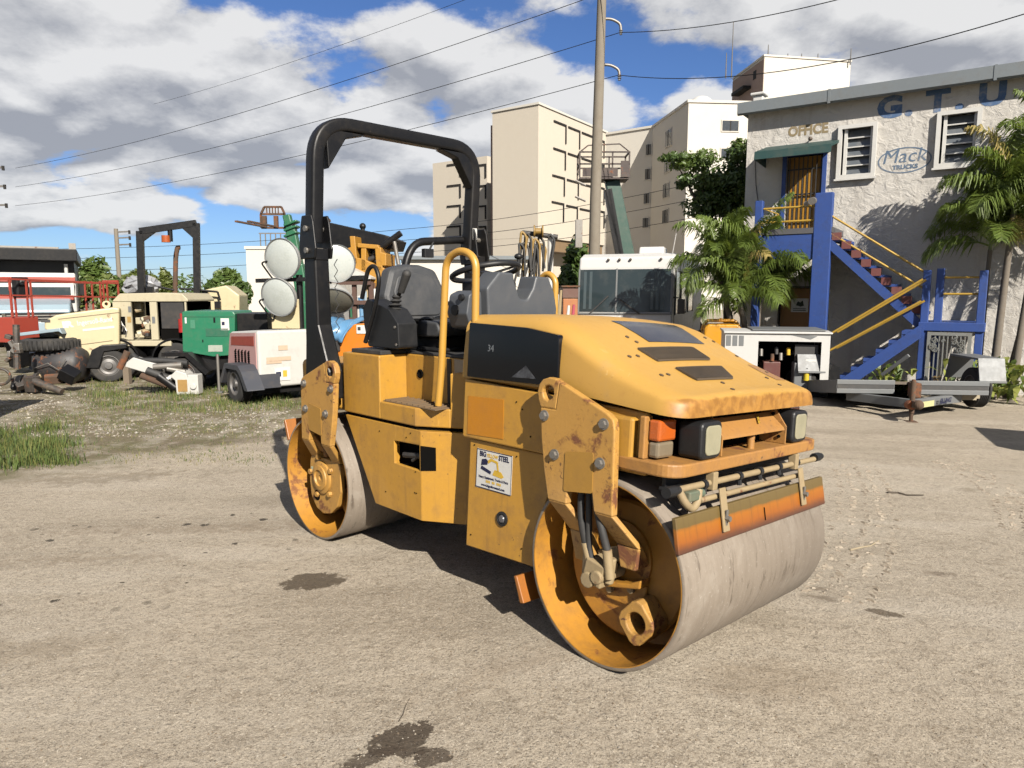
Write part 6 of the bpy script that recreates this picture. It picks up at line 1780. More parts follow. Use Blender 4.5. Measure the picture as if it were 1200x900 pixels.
def basket_lift():
    Y = 26.0
    b = at(728, 300, Y)
    t = thing('boom_lift', 'dark green telescopic boom with a rusty work basket in front of the concrete pole', 'boom lift', (b.x, Y, gz(b.x)))
    O_ = Vector(t.location)
    def P(px, py, dy=0): v_ = at(px, py, Y + dy) - O_; v_.y = dy; return v_
    RG = M('boom_green', (0.015, 0.075, 0.05), rough=0.45, var=0.12, dirt=0.2, scale=0.4)
    RB = M('basket_rust', (0.055, 0.035, 0.03), rough=0.7, var=0.2, dirt=0.3, rust=0.2)
    m = MB(); m.beam(P(717, 212), P(737, 310), 0.34, 0.50); m.build('boom', RG, t, bevel=0.03)
    m = MB(); m.beam(P(712, 222, -0.3), P(728, 310, -0.3), 0.16, 0.28); m.build('boom_cylinder', BLACK, t)
    m = MB(); m.beam(P(737, 310), P(760, 372), 0.45, 0.60); m.box(-1.2, 2.6, -1.2, 1.2, 0.4, 1.3); m.build('base', RG, t, bevel=0.05)
    m = MB(); m.beam(P(700, 196), P(717, 216), 0.3, 0.3); m.build('boom_head', BLACK, t)
    x0, x1 = P(678, 200).x, P(735, 200).x; z0, z1 = P(678, 210).z, P(735, 181).z
    fl = MB(); fl.box(x0, x1, -0.45, 0.45, z0 - 0.06, z0); bk = fl.build('basket_floor', RB, t)
    for z in (z0 + 0.45, z1):
        for y in (-0.45, 0.45):
            r_ = MB(); r_.beam((x0, y, z), (x1, y, z), 0.05, 0.05); r_.build('rail', RB, t)
        for x in (x0, x1):
            r_ = MB(); r_.beam((x, -0.45, z), (x, 0.45, z), 0.05, 0.05); r_.build('rail', RB, t)
    for x in (x0, x0 + (x1-x0)*0.33, x0 + (x1-x0)*0.66, x1):
        for y in (-0.45, 0.45):
            p_ = MB(); p_.beam((x, y, z0), (x, y, z1), 0.05, 0.05); p_.build('post', RB, t)
    gd = MB(); gd.beam((x0 + 0.3, -0.3, z1 + 0.25), (x0 + 1.4, -0.3, z1 + 0.3), 0.04, 0.04); gd.beam((x0, -0.45, z1), (x0 + 0.3, -0.3, z1 + 0.25), 0.04, 0.04); gd.beam((x0 + 1.4, -0.3, z1 + 0.3), (x1, -0.45, z1), 0.04, 0.04)
    gd.build('upper_guard', RB, t)
    cb = MB(); cb.box(x1 - 0.3, x1 - 0.02, -0.5, -0.46, z0, z0 + 0.55); cb.build('control_box', RB, t); pn = MB(); pn.box(x0 + 0.1, x1 - 0.4, -0.47, -0.44, z0 + 0.02, z0 + 0.30); pn.build('toe_panel', RB, t)
    for (x, y) in ((-1.0, -1.2), (2.2, -1.2), (-1.0, 1.2), (2.2, 1.2)): wheel(t, (x, y, 0.5), 0.5, 0.35, 'y')
basket_lift()

def open_compressor():
    f = Frame('open_compressor', 'white compressor with its side open showing the engine, beside the trailer', 'compressor', *gp(960, 466).xy, -13)
    t = f.t
    p = f.p
    WH = M('compressor_white', (0.66, 0.655, 0.63), rough=0.5, var=0.06, dirt=0.3, dirtcol=(0.3, 0.27, 0.22), scale=0.8)
    xl, xr = p(849, 420)[0], p(972, 420)[0]
    zt, zb = p(905, 391)[1], p(905, 459)[1]
    xo0, xo1 = p(888, 420)[0], p(962, 420)[0]
    zo1 = p(905, 400)[1]; 
    D = 1.15
    m = MB()
    m.box(xl, xo0, 0, 0.03, zb, zt); m.box(xo1, xr, 0, 0.03, zb, zt); m.box(xo0, xo1, 0, 0.03, zo1, zt)
    m.box(xl, xl + 0.03, 0.031, D, zb, zt); m.box(xr - 0.03, xr, 0.031, D, zb, zt); m.box(xl, xr, D + 0.001, D + 0.03, zb, zt)
    sh = m.build('housing', WH, t)
    rf = MB(); rf.prism([(-0.04, zt), (D + 0.06, zt), (D + 0.06, zt + 0.04), (0.3, zt + 0.05), (-0.04, zt + 0.03)], 'x', xl - 0.03, xr + 0.03); rf.build('roof', WH, t, bevel=0.01)
    ld = MB(); ld.prism([(0.1, zt + 0.052), (D, zt + 0.06), (D, zt + 0.075), (0.1, zt + 0.068)], 'x', xo0 - 0.1, xr - 0.05); ld.build('lid', GALV, t)
    nt_ = MB(); a, b, c_ = p(925, 392), p(958, 394), p(950, 398); nt_.prism([(a[0], a[1]), (b[0], b[1]), (c_[0], c_[1])], 'y', -0.004, -0.001); nt_.build('dent_plate', GALV, t)
    for k in range(3):
        g = MB(); x0 = p(851 + k*7.5, 400)[0]; x1 = p(856.5 + k*7.5, 400)[0]; g.box(x0, x1, -0.006, -0.001, p(853, 405)[1], p(853, 393)[1]); gr = g.build('louvre_panel', GALV, sh)
    ve = MB(); ve.box(xr + 0.001, xr + 0.012, 0.1, D - 0.1, zb + 0.1, zt - 0.1); vo = ve.build('end_grille', WH, t)
    for k in range(14):
        s_ = MB(); z = zb + 0.14 + k*(zt - zb - 0.28)/14; s_.box(xr + 0.013, xr + 0.022, 0.13, D - 0.13, z, z + 0.02); s_.build('slat', WH, vo)
    fl = MB(); fl.box(xl, xr, 0.0, D, zb - 0.06, zb - 0.001); fl.build('frame', BLACK, t)
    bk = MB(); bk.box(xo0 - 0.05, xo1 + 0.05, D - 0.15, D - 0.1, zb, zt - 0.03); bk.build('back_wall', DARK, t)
    eng = MB(); eng.box(xo0 + 0.12, xo0 + 0.42, 0.2, 0.8, zb + 0.05, p(905, 425)[1]); e_ = eng.build('engine_block', M('engine_red', (0.13, 0.03, 0.022), dirt=0.5, rust=0.2), t, bevel=0.02)
    for k, (px, py, mat) in enumerate(((892, 412, STEEL), (905, 418, RUST), (915, 417, STEEL), (924, 411, PRINTY), (935, 412, RUST), (910, 410, IRON))):
        x, z = p(px, py, 0.2); c2 = MB(); c2.cyl((x, 0.2, z - 0.08), (x, 0.22, z + 0.05), 0.035, n=10); c2.build('engine_fitting', mat, t, smooth=40)
    rd = MB(); a, b = p(932, 404, 0.12), p(958, 424, 0.12); rd.box(a[0], b[0], 0.12, 0.2, b[1], a[1]); rd.build('radiator', IRON, t)
    tk = MB(); a, b = p(931, 425, 0.05), p(950, 460, 0.05); tk.box(a[0], b[0], 0.05, 0.4, b[1], a[1]); tk.build('tank', GALV, t, bevel=0.02)
    yb = MB(); a = p(945, 440, 0.02); yb.cyl((a[0], 0.03, a[1] - 0.09), (a[0], 0.03, a[1] + 0.06), 0.05, 0.045, n=12); bo = yb.build('yellow_bottle', M('bottle_yellow', (0.65, 0.5, 0.02), rough=0.4), t, smooth=40)
    cp_ = MB(); cp_.cyl((a[0], 0.03, a[1] + 0.061), (a[0], 0.03, a[1] + 0.13), 0.03, n=10); cp_.build('cap', BLACK, bo)
    cr = MB(); a, b = p(944, 421, 0.06), p(956, 424, 0.06); cr.box(a[0], b[0], 0.05, 0.12, b[1], a[1]); cr.build('tray', WHITE, t)
    for x in (xl + 0.35, xr - 0.35):
        for y in (0.15, D - 0.15): wheel(t, (x, y, 0.22), 0.22, 0.16, 'y')
    fe = MB(); fe.prism(fillet([(xr - 0.05, zb + 0.02), (xr + 0.25, zb + 0.02), (xr + 0.22, zb + 0.45), (xr + 0.1, zb + 0.5)], 0.03), 'y', 0.2, 0.5); fe.build('fender', BLACK, t)
open_compressor()

def trailer():
    f = Frame('flatbed_trailer', 'galvanised flatbed trailer with a rusty tongue jack in front of the office', 'trailer', *gp(1080, 486).xy, -7)
    t, p = f.t, f.p
    xl, xr = p(981, 450)[0], p(1159, 460)[0]
    zt = p(1060, 446)[1]; zb = zt - 0.21
    # front rail of the deck with a dark groove, in two lengths that leave the tongue free
    xa, xb = p(1049, 450)[0], p(1067, 450)[0]
    def rail(x0, x1, nm):
        m = MB(); m.box(x0, x1, 0, 0.05, zb, zb + 0.07); m.box(x0, x1, 0.014, 0.05, zb + 0.07, zt - 0.07); m.box(x0, x1, 0, 0.05, zt - 0.07, zt)
        r_ = m.build(nm, GALV, t, bevel=0.004)
        g = MB(); g.box(x0 + 0.01, x1 - 0.01, 0.008, 0.0135, zb + 0.072, zt - 0.072); g.build('groove', M('groove_dark', (0.05, 0.05, 0.05)), r_)
    rail(xl, xa, 'front_rail'); rail(xb, xr, 'front_rail')
    for x in (xl, xr - 0.05):
        m = MB(); m.box(x, x + 0.05, 0.051, 3.6, zb, zt); m.xf(lambda q: Vector((q.x, q.y, q.z - 0.125*q.y))); m.build('side_rail', GALV, t, bevel=0.004)
    PLK = M('deck_wood', (0.17, 0.14, 0.105), rough=0.9, var=0.2, dirt=0.4)
    n = 12
    for k in range(n):
        y0 = 0.06 + k*0.295
        m = MB(); m.box(xl + 0.055, xr - 0.055, y0, y0 + 0.285, zt - 0.06, zt - 0.015); m.xf(lambda q: Vector((q.x, q.y, q.z - 0.125*q.y))); m.build('deck_plank', PLK, t)
    # tongue
    xj, _ = p(1045, 470)
    A_, B_ = p(990, 460)[0], p(1145, 470)[0]
    zc = zb - 0.08
    for x in (xl + 0.25, xr - 0.3):
        m = MB(); m.beam((x, 0.25, zc), (xj + 0.05, -0.62, zc + 0.02), 0.08, 0.13); tg_ = m.build('tongue_beam', GALV, t, bevel=0.006)
        if x > 0:
            tx = text_mb('ELLING', 0.10, 0.001, 0.004, 0.25)
            d = Vector((x, 0.25, 0)) - Vector((xj + 0.05, -0.62, 0)); a = math.atan2(d.y, d.x)
            mid = (Vector((x, 0.25, zc)) + Vector((xj + 0.05, -0.62, zc + 0.02)))/2 + Vector((0.1, -0.055, 0.01))
            tx.xf(lambda q: Vector((q.x*math.cos(a) - q.y*math.sin(a), q.x*math.sin(a) + q.y*math.cos(a), q.z)) + mid)
            tx.build('lettering', NAVY, tg_, recalc=False)
            lb = MB(); lb.box(-0.16, 0.16, -0.002, 0.002, -0.04, 0.045); q0 = Vector((xj + 0.28, -0.50, zc + 0.01)) + Vector((0.02, -0.045, 0))
            lb.xf(lambda q: Vector((q.x*math.cos(a) - q.y*math.sin(a), q.x*math.sin(a) + q.y*math.cos(a), q.z)) + q0); lb.build('yellow_sticker', M('sticker_pale_yellow', (0.62, 0.6, 0.30), var=0.3, scale=4), tg_)
    m = MB(); m.beam((xj + 0.05, -0.60, zc + 0.03), (xj - 0.02, -0.95, zc + 0.05), 0.10, 0.10); m.ball((xj - 0.03, -1.0, zc + 0.06), 0.07); m.build('coupler', RUST, t, bevel=0.01)
    jk = MB(); jk.cyl((xj, -0.72, 0.0), (xj, -0.72, zt + 0.10), 0.026, n=12); jk.cyl((xj, -0.72, zc - 0.1), (xj, -0.72, zt + 0.08), 0.036, n=12); jk.box(xj - 0.07, xj + 0.07, -0.79, -0.65, -0.0, 0.02)
    j = jk.build('jack', RUST, t, smooth=40)
    oc = MB(); oc.cyl((xj - 0.03, -0.80, zc + 0.02), (xj - 0.03, -0.68, zc + 0.02), 0.065, n=12); oc.build('jack_collar', M('faded_orange', (0.45, 0.12, 0.03), dirt=0.5), j)
    wn_ = MB(); wn_.box(xb - 0.10, xb + 0.02, -0.35, -0.15, zc + 0.07, zt + 0.0); wn_.build('winch_post', RUST, t, bevel=0.01)
    rm = MB(); rm.beam((xa + 0.1, 0.8, zt), (xb + 0.15, 0.5, zt + 0.35), 0.05, 0.05); rm.build('ramp_bar', GALV, t)
    for s_, px0, px1 in ((-1, 1000, 1035), (1, 1176, 1215)):
        x0, x1 = (xl - 0.02 - 0.42 + 0.25, xl + 0.27) if s_ < 0 else (xr + 0.03, xr + 0.42)
        zf = zt + (0.26 if s_ < 0 else 0.32)
        y0 = 1.5 if s_ < 0 else 0.35
        m = MB(); prof = [(y0, zt - 0.04), (y0 + 0.03, zt - 0.04), (y0 + 0.12, zf - 0.03), (y0 + 1.0, zf - 0.03), (y0 + 1.12, zt - 0.1), (y0 + 1.15, zt - 0.1), (y0 + 1.02, zf), (y0 + 0.10, zf)]
        m.prism(prof, 'x', x0, x1); m.box(x0, x1, y0 - 0.02, y0 + 0.05, zt - 0.06, zt - 0.03); m.build('fender', GALV, t)
        wheel(t, ((x0 + x1)/2 + 0.03, y0 + 0.56, 0.33), 0.33, 0.22, 'x')
    m = MB(); m.box(xr - 0.02, xr + 0.05, 0.35, 0.45, zb - 0.1, zb); m.box(xr - 0.5, xr - 0.02, 0.3, 0.34, zb - 0.12, zb - 0.01); m.build('bracket', M('bracket_cream', (0.45, 0.38, 0.26), dirt=0.5), t)
trailer()

def yellow_tank():
    P = at(846, 395, 14.6)
    f = Frame('yellow_tank', 'bright yellow rounded plastic tank with a moulded handle behind the open compressor', 'tank', P.x, 14.6, -10)
    t, p = f.t, f.p
    YT = M('tank_yellow', (0.72, 0.33, 0.008), rough=0.4, var=0.05, dirt=0.1)
    xl, xr = p(824, 385)[0], p(869, 385)[0]
    z1 = p(846, 380)[1]; z2 = p(846, 374.5)[1]
    m = MB(); m.prism(fillet([(xl + 0.05, 0), (xr - 0.03, 0), (xr, z1 - 0.06), (xr - 0.08, z1), (xl + 0.12, z1), (xl + 0.02, z1 - 0.06)], 0.05), 'y', 0, 0.75); b = m.build('body', YT, t, bevel=0.05, seg=3)
    h_ = MB(); h_.tube(arc_path([(xl + 0.0, 0.3, z1 - 0.15), (xl + 0.06, 0.3, z2 - 0.03), (xr - 0.06, 0.3, z2 - 0.03), (xr - 0.0, 0.3, z1 - 0.15)], 0.12), 0.035, 10); h_.build('handle', YT, t, smooth=60)
    h_ = MB(); h_.cyl(((xl+xr)/2, 0.3, z2 - 0.03), ((xl+xr)/2, 0.3, z2 + 0.02), 0.03, n=10); h_.build('cap', YT, t)
yellow_tank()
# ---------------------------------------------------------------- left side: parked machines
CRM = M('cream_enamel', (0.64, 0.55, 0.33), rough=0.5, var=0.06, dirt=0.25, dirtcol=(0.35, 0.27, 0.15), scale=0.8, rust=0.03, streak=0.1)
CRM2 = M('cream_faded', (0.58, 0.52, 0.36), rough=0.55, var=0.08, dirt=0.3, dirtcol=(0.33, 0.27, 0.17), scale=0.8, rust=0.06, streak=0.15)
GRN = M('green_enamel', (0.018, 0.20, 0.10), rough=0.4, var=0.08, dirt=0.2, scale=0.8)
REDP = M('red_paint', (0.42, 0.06, 0.035), rough=0.5, var=0.12, dirt=0.25, scale=0.8)
PALEB = M('pale_blue_paint', (0.34, 0.45, 0.52), rough=0.4, var=0.1, dirt=0.25, scale=0.6)
WHT = M('dull_white_paint', (0.66, 0.65, 0.61), rough=0.5, var=0.06, dirt=0.3, dirtcol=(0.3, 0.27, 0.22), scale=0.8)
PINKP = M('faded_red_paint', (0.68, 0.40, 0.38), rough=0.5, var=0.08, dirt=0.2, scale=0.8)
CATY = M('loader_yellow', (0.52, 0.25, 0.02), rough=0.5, var=0.12, dirt=0.4, dirtcol=(0.2, 0.11, 0.04), scale=0.8, rust=0.1)
TARP = M('blue_tarp', (0.12, 0.30, 0.52), rough=0.4, var=0.25, dirt=0.2, scale=2, bump=0.4)
ORNG = M('orange_enamel', (0.72, 0.22, 0.010), rough=0.4, var=0.06, dirt=0.15)
LAMPG = M('lamp_glass', (0.46, 0.50, 0.47), rough=0.15, var=0.12, dirt=0.3, dirtcol=(0.3, 0.32, 0.28), scale=3, coat=0.6)
def part(t, nm, mat, x0, x1, y0, y1, z0, z1, bevel=0.0, parent=None):
    m = MB(); m.box(min(x0, x1), max(x0, x1), y0, y1, min(z0, z1), max(z0, z1))
    return m.build(nm, mat, parent or t, bevel=bevel)
def bar(t, nm, mat, a, b, r=0.02, n=8):
    m = MB(); m.cyl(a, b, r, n=n); return m.build(nm, mat, t, smooth=50)

def dump_truck():
    P = at(36, 400, 22)
    f = Frame('dump_truck', 'old dump truck with dark bed, red-edged white cab roof and pale blue hood', 'truck', P.x, 22.0, 30)
    t, p = f.t, f.p
    xl, xr = p(-16, 350)[0], p(92, 350)[0]
    zr, zw1, zw0, zh = p(40, 319)[1], p(40, 330)[1], p(40, 348)[1], p(40, 355)[1]
    m = MB(); m.prism([(0.05, 1.0), (0.05, zw0), (0.35, zw1), (0.45, zr), (2.2, zr), (2.2, 1.0)], 'x', xl + 0.05, xr - 0.05); cab = m.build('cab', WHT, t, bevel=0.05, seg=3)
    part(t, 'roof_edge', REDP, xl + 0.06, xr - 0.06, 0.26, 0.40, zw1 + 0.0, zw1 + 0.15, parent=cab)
    g = MB(); g.prism([(0.035, zw0 + 0.04), (0.335, zw1 - 0.05), (0.345, zw1 - 0.05), (0.045, zw0 + 0.04)], 'x', xl + 0.2, xr - 0.2); g.build('windshield', WGLASS, cab)
    m = MB(); m.prism([(-1.25, 1.0), (-1.22, zh - 0.2), (-1.05, zh - 0.04), (0.05, zw0 - 0.02), (0.05, 1.0)], 'x', xl + 0.25, xr - 0.2); hd = m.build('hood', PALEB, t, bevel=0.06, seg=3)
    part(t, 'red_cowl', REDP, xl + 0.12, xr - 0.12, -0.12, 0.03, zw0 - 0.10, zw0 + 0.05, 0.02, parent=hd)
    for x in (xl + 0.10, xr - 0.18): part(t, 'pillar', WHT, x, x + 0.08, 0.02, 0.30, zw0, zw1, parent=cab)
    for x in (xl - 0.22, xr + 0.05): part(t, 'mirror', BLACK, x, x + 0.16, -0.1, -0.04, zw0 + 0.05, zw1, 0.01)
    gz0 = p(40, 380)[1]
    part(t, 'grille', BLACK, xl + 0.55, xr - 0.35, -1.29, -1.24, gz0, zh - 0.28, parent=hd)
    for k in range(4):
        z = gz0 + 0.03 + k*(zh - 0.31 - gz0)/4; part(t, 'grille_bar', STEEL, xl + 0.58, xr - 0.38, -1.31, -1.291, z, z + 0.03, parent=hd)
    part(t, 'bumper', PALEB, xl, xr, -1.4, -1.25, 0.45, 0.75, 0.02)
    for x in (xl + 0.35, xr - 0.15): part(t, 'headlight', LAMPG, x - 0.12, x + 0.12, -1.27, -1.2, gz0 + 0.1, gz0 + 0.32)
    zb1, zb2 = p(40, 292, 2.6)[1], p(40, 304, 2.6)[1]
    xbl, xbr = p(-60, 300, 2.6)[0], p(86, 300, 2.6)[0]
    m = MB(); m.box(xbl, xbr, 2.6, 8.5, 1.1, zb2 - 0.03); bd = m.build('bed', BLACK, t)
    part(t, 'bed_rim', BLACK, xbl - 0.05, xbr + 0.12, 2.0, 8.6, zb2 - 0.05, zb1, 0.02, parent=bd)
    part(t, 'tarp_roll', STEEL, xbl, xbr - 0.4, 2.0, 2.2, zb1 + 0.002, zb1 + 0.06, parent=bd); part(t, 'tarp_motor', STEEL, xbr - 0.1, xbr + 0.1, 2.0, 2.2, zb1 + 0.002, zb1 + 0.2, parent=bd)
    bar(t, 'exhaust_stack', WHT, (xr - 0.35, 2.4, 1.5), (xr - 0.35, 2.4, zr + 0.35), 0.06)
    for y in (-0.5, 5.2, 6.6):
        for x in (xl + 0.25, xr - 0.25): wheel(t, (x, y, 0.5), 0.5, 0.3, 'x')
dump_truck()

def red_platform():
    A_, B_ = at(14, 360, 13.6), at(139, 345, 16.2)
    yaw = math.degrees(math.atan2(B_.y - A_.y, B_.x - A_.x))
    f = Frame('work_platform', 'red railed work platform standing in front of the dump truck', 'work platform', A_.x, A_.y, yaw)
    t, p = f.t, f.p
    L_ = math.hypot(B_.x - A_.x, B_.y - A_.y)
    zt = p(14, 327)[1]; zm = p(14, 346)[1]; zf = p(14, 372)[1]; zb = p(14, 402)[1]
    D = 0.4
    x1 = p(46, 385)[0]
    part(t, 'tray', REDP, 0, x1, 0, D, zb, zf, 0.015)
    part(t, 'floor', REDP, x1 + 0.001, L_, 0, D, zf - 0.6, zf - 0.52)
    for x in (0.0, p(32, 350)[0], p(37, 350)[0], p(118, 345)[0], p(126, 345)[0], L_):
        for y in (0.0, D):
            m = MB(); m.beam((x, y, zf - 0.5 if x > x1 else zf), (x, y, zt), 0.028, 0.028); m.build('post', REDP, t)
    for y in (0.0, D):
        m = MB(); m.beam((0, y, zt), (L_, y, zt - 0.05), 0.032, 0.032); m.build('rail', REDP, t)
        m = MB(); m.beam((0, y, zm), (L_, y, zm - 0.05), 0.028, 0.028); m.build('rail', REDP, t)
    for x in (0, L_):
        m = MB(); m.beam((x, 0, zt), (x, D, zt), 0.05, 0.05); m.build('rail', REDP, t)
    part(t, 'control_box', PLASTIC, 0.25, 0.5, 0.1, 0.25, zm - 0.05, zm + 0.35, 0.02)
    part(t, 'control_panel', GALV, 0.30, 0.46, 0.06, 0.099, zm + 0.2, zt, 0.01)
    m = MB(); m.prism([(x1*0.4, zb - 0.02), (x1*0.9, zb - 0.02), (x1*0.8, zb - 0.45), (x1*0.5, zb - 0.5)], 'y', 0.2, 0.5); m.build('mount', BLACK, t)
    m = MB(); m.beam((x1*0.6, 0.4, zb - 0.4), (L_*0.6, 0.5, 0.35), 0.25, 0.25); m.box(L_*0.4, L_*0.9, 0.2, 0.9, 0.0, 0.5); m.build('boom', M('boom_grey', (0.12, 0.12, 0.125), dirt=0.4), t)
red_platform()

def junk_pile():
    b = gp(62, 452)
    f = Frame('rusty_tank', 'rusty black steel tank lying on its side at the left of the yard', 'tank', b.x, b.y, 8)
    t, p = f.t, f.p
    xl, xr = p(34, 430)[0], p(92, 430)[0]; zt = p(62, 408)[1]; r = zt/2*0.95
    TK = M('tank_black_rust', (0.03, 0.028, 0.03), rough=0.6, var=0.3, dirt=0.5, dirtcol=(0.14, 0.10, 0.06), rust=0.3, scale=1.5)
    m = MB(); m.lathe([(0.0005, xl - 0.02), (r*0.7, xl), (r, xl + 0.08), (r, xr - 0.12), (r*0.8, xr - 0.02), (0.0005, xr + 0.02)], (0, r, r + 0.04), 'x', 28); m.build('shell', TK, t, smooth=50)
    for x in (xl + 0.2, xr - 0.25): part(t, 'cradle', RUST, x, x + 0.08, 0.05, 2*r - 0.05, -0.02, 0.25)
    m = MB(); m.tube([(xl + 0.1, -0.05, r), (xl + 0.35, -0.1, r*1.3), (xl + 0.5, -0.06, r*0.9), (xl + 0.62, -0.05, r*1.5)], 0.008, 5); m.build('wire', STEEL, t)
    m = MB(); N = 24; m.tube([(0.35*math.cos(2*math.pi*i/N), 0.35*math.sin(2*math.pi*i/N), 0) for i in range(N)], 0.11, 12, closed=True)
    c = f.w(p(57, 400, 0.3)[0], 0.35, 0)
    ty = thing('old_car_tire', 'worn black tyre lying flat on top of the rusty tank', 'tyre', (c.x, c.y, f.O.z + zt + 0.05), 0.3)
    m.build('tyre', TYRE, ty, smooth=60)
    m = MB()
    for i in range(36):
        a = 2*math.pi*i/36; m.obox((0.46*math.cos(a), 0.46*math.sin(a), 0), (0.03, 0.025, 0.16), Matrix.Rotation(a, 3, 'Z'))
    m.build('tread', TYRE, ty, kind='stuff')
    c = f.w(p(55, 388, 0.5)[0], 0.55, p(55, 391, 0.5)[1])
    pn = thing('grey_panel', 'dented pale grey sheet metal panel resting above the old tyre', 'metal panel', c, 0.15)
    m = MB(); m.prism([(-0.36, -0.03), (0.3, 0.05), (0.36, 0.0), (0.32, 0.11), (-0.34, 0.03)], 'y', -0.3, 0.3); m.build('panel', PALEB, pn, bevel=0.01)
    # tangle of axle, engine and steel scraps left of the tank
    b2 = gp(38, 462)
    jt = thing('scrap_axle', 'greasy scrap axle and engine parts heaped in front of the rusty tank', 'scrap metal', (b2.x, b2.y, 0), 0.1)
    rr = random.Random(12)
    GRS = M('greasy_iron', (0.05, 0.042, 0.035), rough=0.6, var=0.4, dirt=0.6, dirtcol=(0.2, 0.15, 0.10), rust=0.3, scale=2)
    for k in range(12):
        m = MB(); x, y, z = rr.uniform(-0.45, 0.5), rr.uniform(-0.05, 0.45), rr.uniform(0.03, 0.38)
        if k % 3 == 0: m.cyl((x, y, z), (x + rr.uniform(-0.35, 0.35), y + rr.uniform(-0.2, 0.2), max(0.06, z + rr.uniform(-0.3, 0.2))), rr.uniform(0.03, 0.07), n=10)
        elif k % 3 == 1: m.obox((x, y, z*0.6 + 0.08), (rr.uniform(0.12, 0.3), rr.uniform(0.1, 0.25), rr.uniform(0.08, 0.2)), Matrix.Rotation(rr.uniform(0, 3), 3, (rr.random(), rr.random(), 1)))
        else: m.lathe([(0.0005, -0.05), (rr.uniform(0.08, 0.14), -0.04), (0.13, 0.04), (0.0005, 0.06)], (x, y, z), rr.choice('xyz'), 14)
        m.build('scrap_piece', rr.choice([GRS, RUST, GRS, TAN, BLACK]), jt, bevel=0.008)
    m = MB(); N = 20; m.tube([(-0.42 + 0.17*math.cos(2*math.pi*i/N), -0.1, 0.30 + 0.13*math.sin(2*math.pi*i/N)) for i in range(N)], 0.022, 8, closed=True); m.build('ring', GRS, jt, smooth=60)
    m = MB(); m.cyl((0.1, -0.1, 0.22), (0.55, -0.2, 0.06), 0.06, 0.05, n=12); m.build('shaft', GRS, jt, smooth=40)
    for k in range(8):
        m = MB(); x, z = -0.25 + rr.uniform(-0.12, 0.12), rr.uniform(0.55, 1.0); m.obox((x, 0.1, z), (rr.uniform(0.05, 0.14), 0.1, rr.uniform(0.05, 0.12)), Matrix.Rotation(rr.uniform(0, 3), 3, 'Y')); m.build('chrome_fitting', STEEL if k % 2 else GRS, jt, bevel=0.01)
    m = MB(); m.cyl((-0.25, 0.1, 0.4), (-0.22, 0.12, 1.1), 0.05, n=8); m.build('post', GRS, jt)
junk_pile()

def cream_compressor():
    A_, B_ = at(66, 420, 12.6), at(134, 412, 12.95)
    yaw = math.degrees(math.atan2(B_.y - A_.y, B_.x - A_.x))
    f = Frame('air_compressor', 'cream towable air compressor with faded white lettering behind the rusty tank', 'air compressor', A_.x, A_.y, yaw)
    t, p = f.t, f.p
    o = [p(52, 376), p(66, 369), p(132, 360), p(140, 361), p(140, 412), p(128, 416), p(95, 428), p(80, 428), p(72, 408), p(68, 392), p(52, 386)]
    m = MB(); m.prism(o, 'y', 0, 1.35); b = m.build('body', CRM, t, bevel=0.03, seg=3)
    l1, l2 = p(68, 374), p(140, 366)
    m = MB(); m.beam((l1[0], -0.004, l1[1]), (l2[0], -0.004, l2[1]), 0.006, 0.012); m.build('seam', M('seam_brown', (0.25, 0.19, 0.10)), b)
    l1, l2 = p(78, 406), p(132, 399)
    m = MB(); m.beam((l1[0], -0.004, l1[1]), (l2[0], -0.004, l2[1]), 0.006, 0.012); m.build('seam', M('seam_brown', (0.25, 0.19, 0.10)), b)
    a = p(61, 376); part(t, 'air_slot', IRON, p(48, 376)[0], p(59, 376)[0], -0.006, -0.001, p(48, 378)[1], p(48, 374.5)[1], parent=b)
    LW = M('faded_white_print', (0.80, 0.78, 0.70), rough=0.6, dirt=0.3, dirtcol=(0.64, 0.55, 0.35))
    c = p(84, 379.5); d = p(112, 376); sl = math.atan2(d[1] - c[1], d[0] - c[0])
    def txt(s_, px, py, size, heavy, sx=1.0):
        q = p(px, py); tm = text_mb(s_, size, 0.001, heavy)
        tm.xf(lambda v_: Vector((q[0] + v_.x*sx*math.cos(sl) - v_.z*math.sin(sl), v_.y - 0.003, q[1] + v_.x*sx*math.sin(sl) + v_.z*math.cos(sl)))); tm.build('lettering', LW, b, recalc=False)
    txt('IR', 79, 380.5, 0.15, 0.010, 1.2); txt('Ingersoll-Rand', 111, 376.5, 0.125, 0.003, 0.78)
    m = MB(); q0, q1 = p(97, 387), p(134, 383); m.beam((q0[0], -0.003, q0[1]), (q1[0], -0.003, q1[1]), 0.004, 0.04); m.build('print_bar', LW, b)
    fe = MB(); fe.prism([p(103, 430), p(110, 409), p(120, 404), p(150, 402), p(150, 407), p(124, 411), p(118, 430)], 'y', -0.25, 0.0 - 0.002); fe.build('fender', BLACK, t, bevel=0.01)
    w = p(129, 427); wheel(t, (w[0], -0.12, 0.30), 0.30, 0.2, 'y'); wheel(t, (w[0], 1.3, 0.30), 0.30, 0.2, 'y')
    eye = MB(); q = p(122, 359); eye.plate_hole(circle(q[0], q[1] + 0.03, 0.07, 14), circle(q[0], q[1] + 0.04, 0.03, 14), 'y', 0.3, 0.34); eye.build('lifting_eye', CRM, t)
    part(t, 'chassis', BLACK, p(80, 430)[0], p(140, 430)[0], 0.1, 1.2, 0.28, 0.42)
cream_compressor()

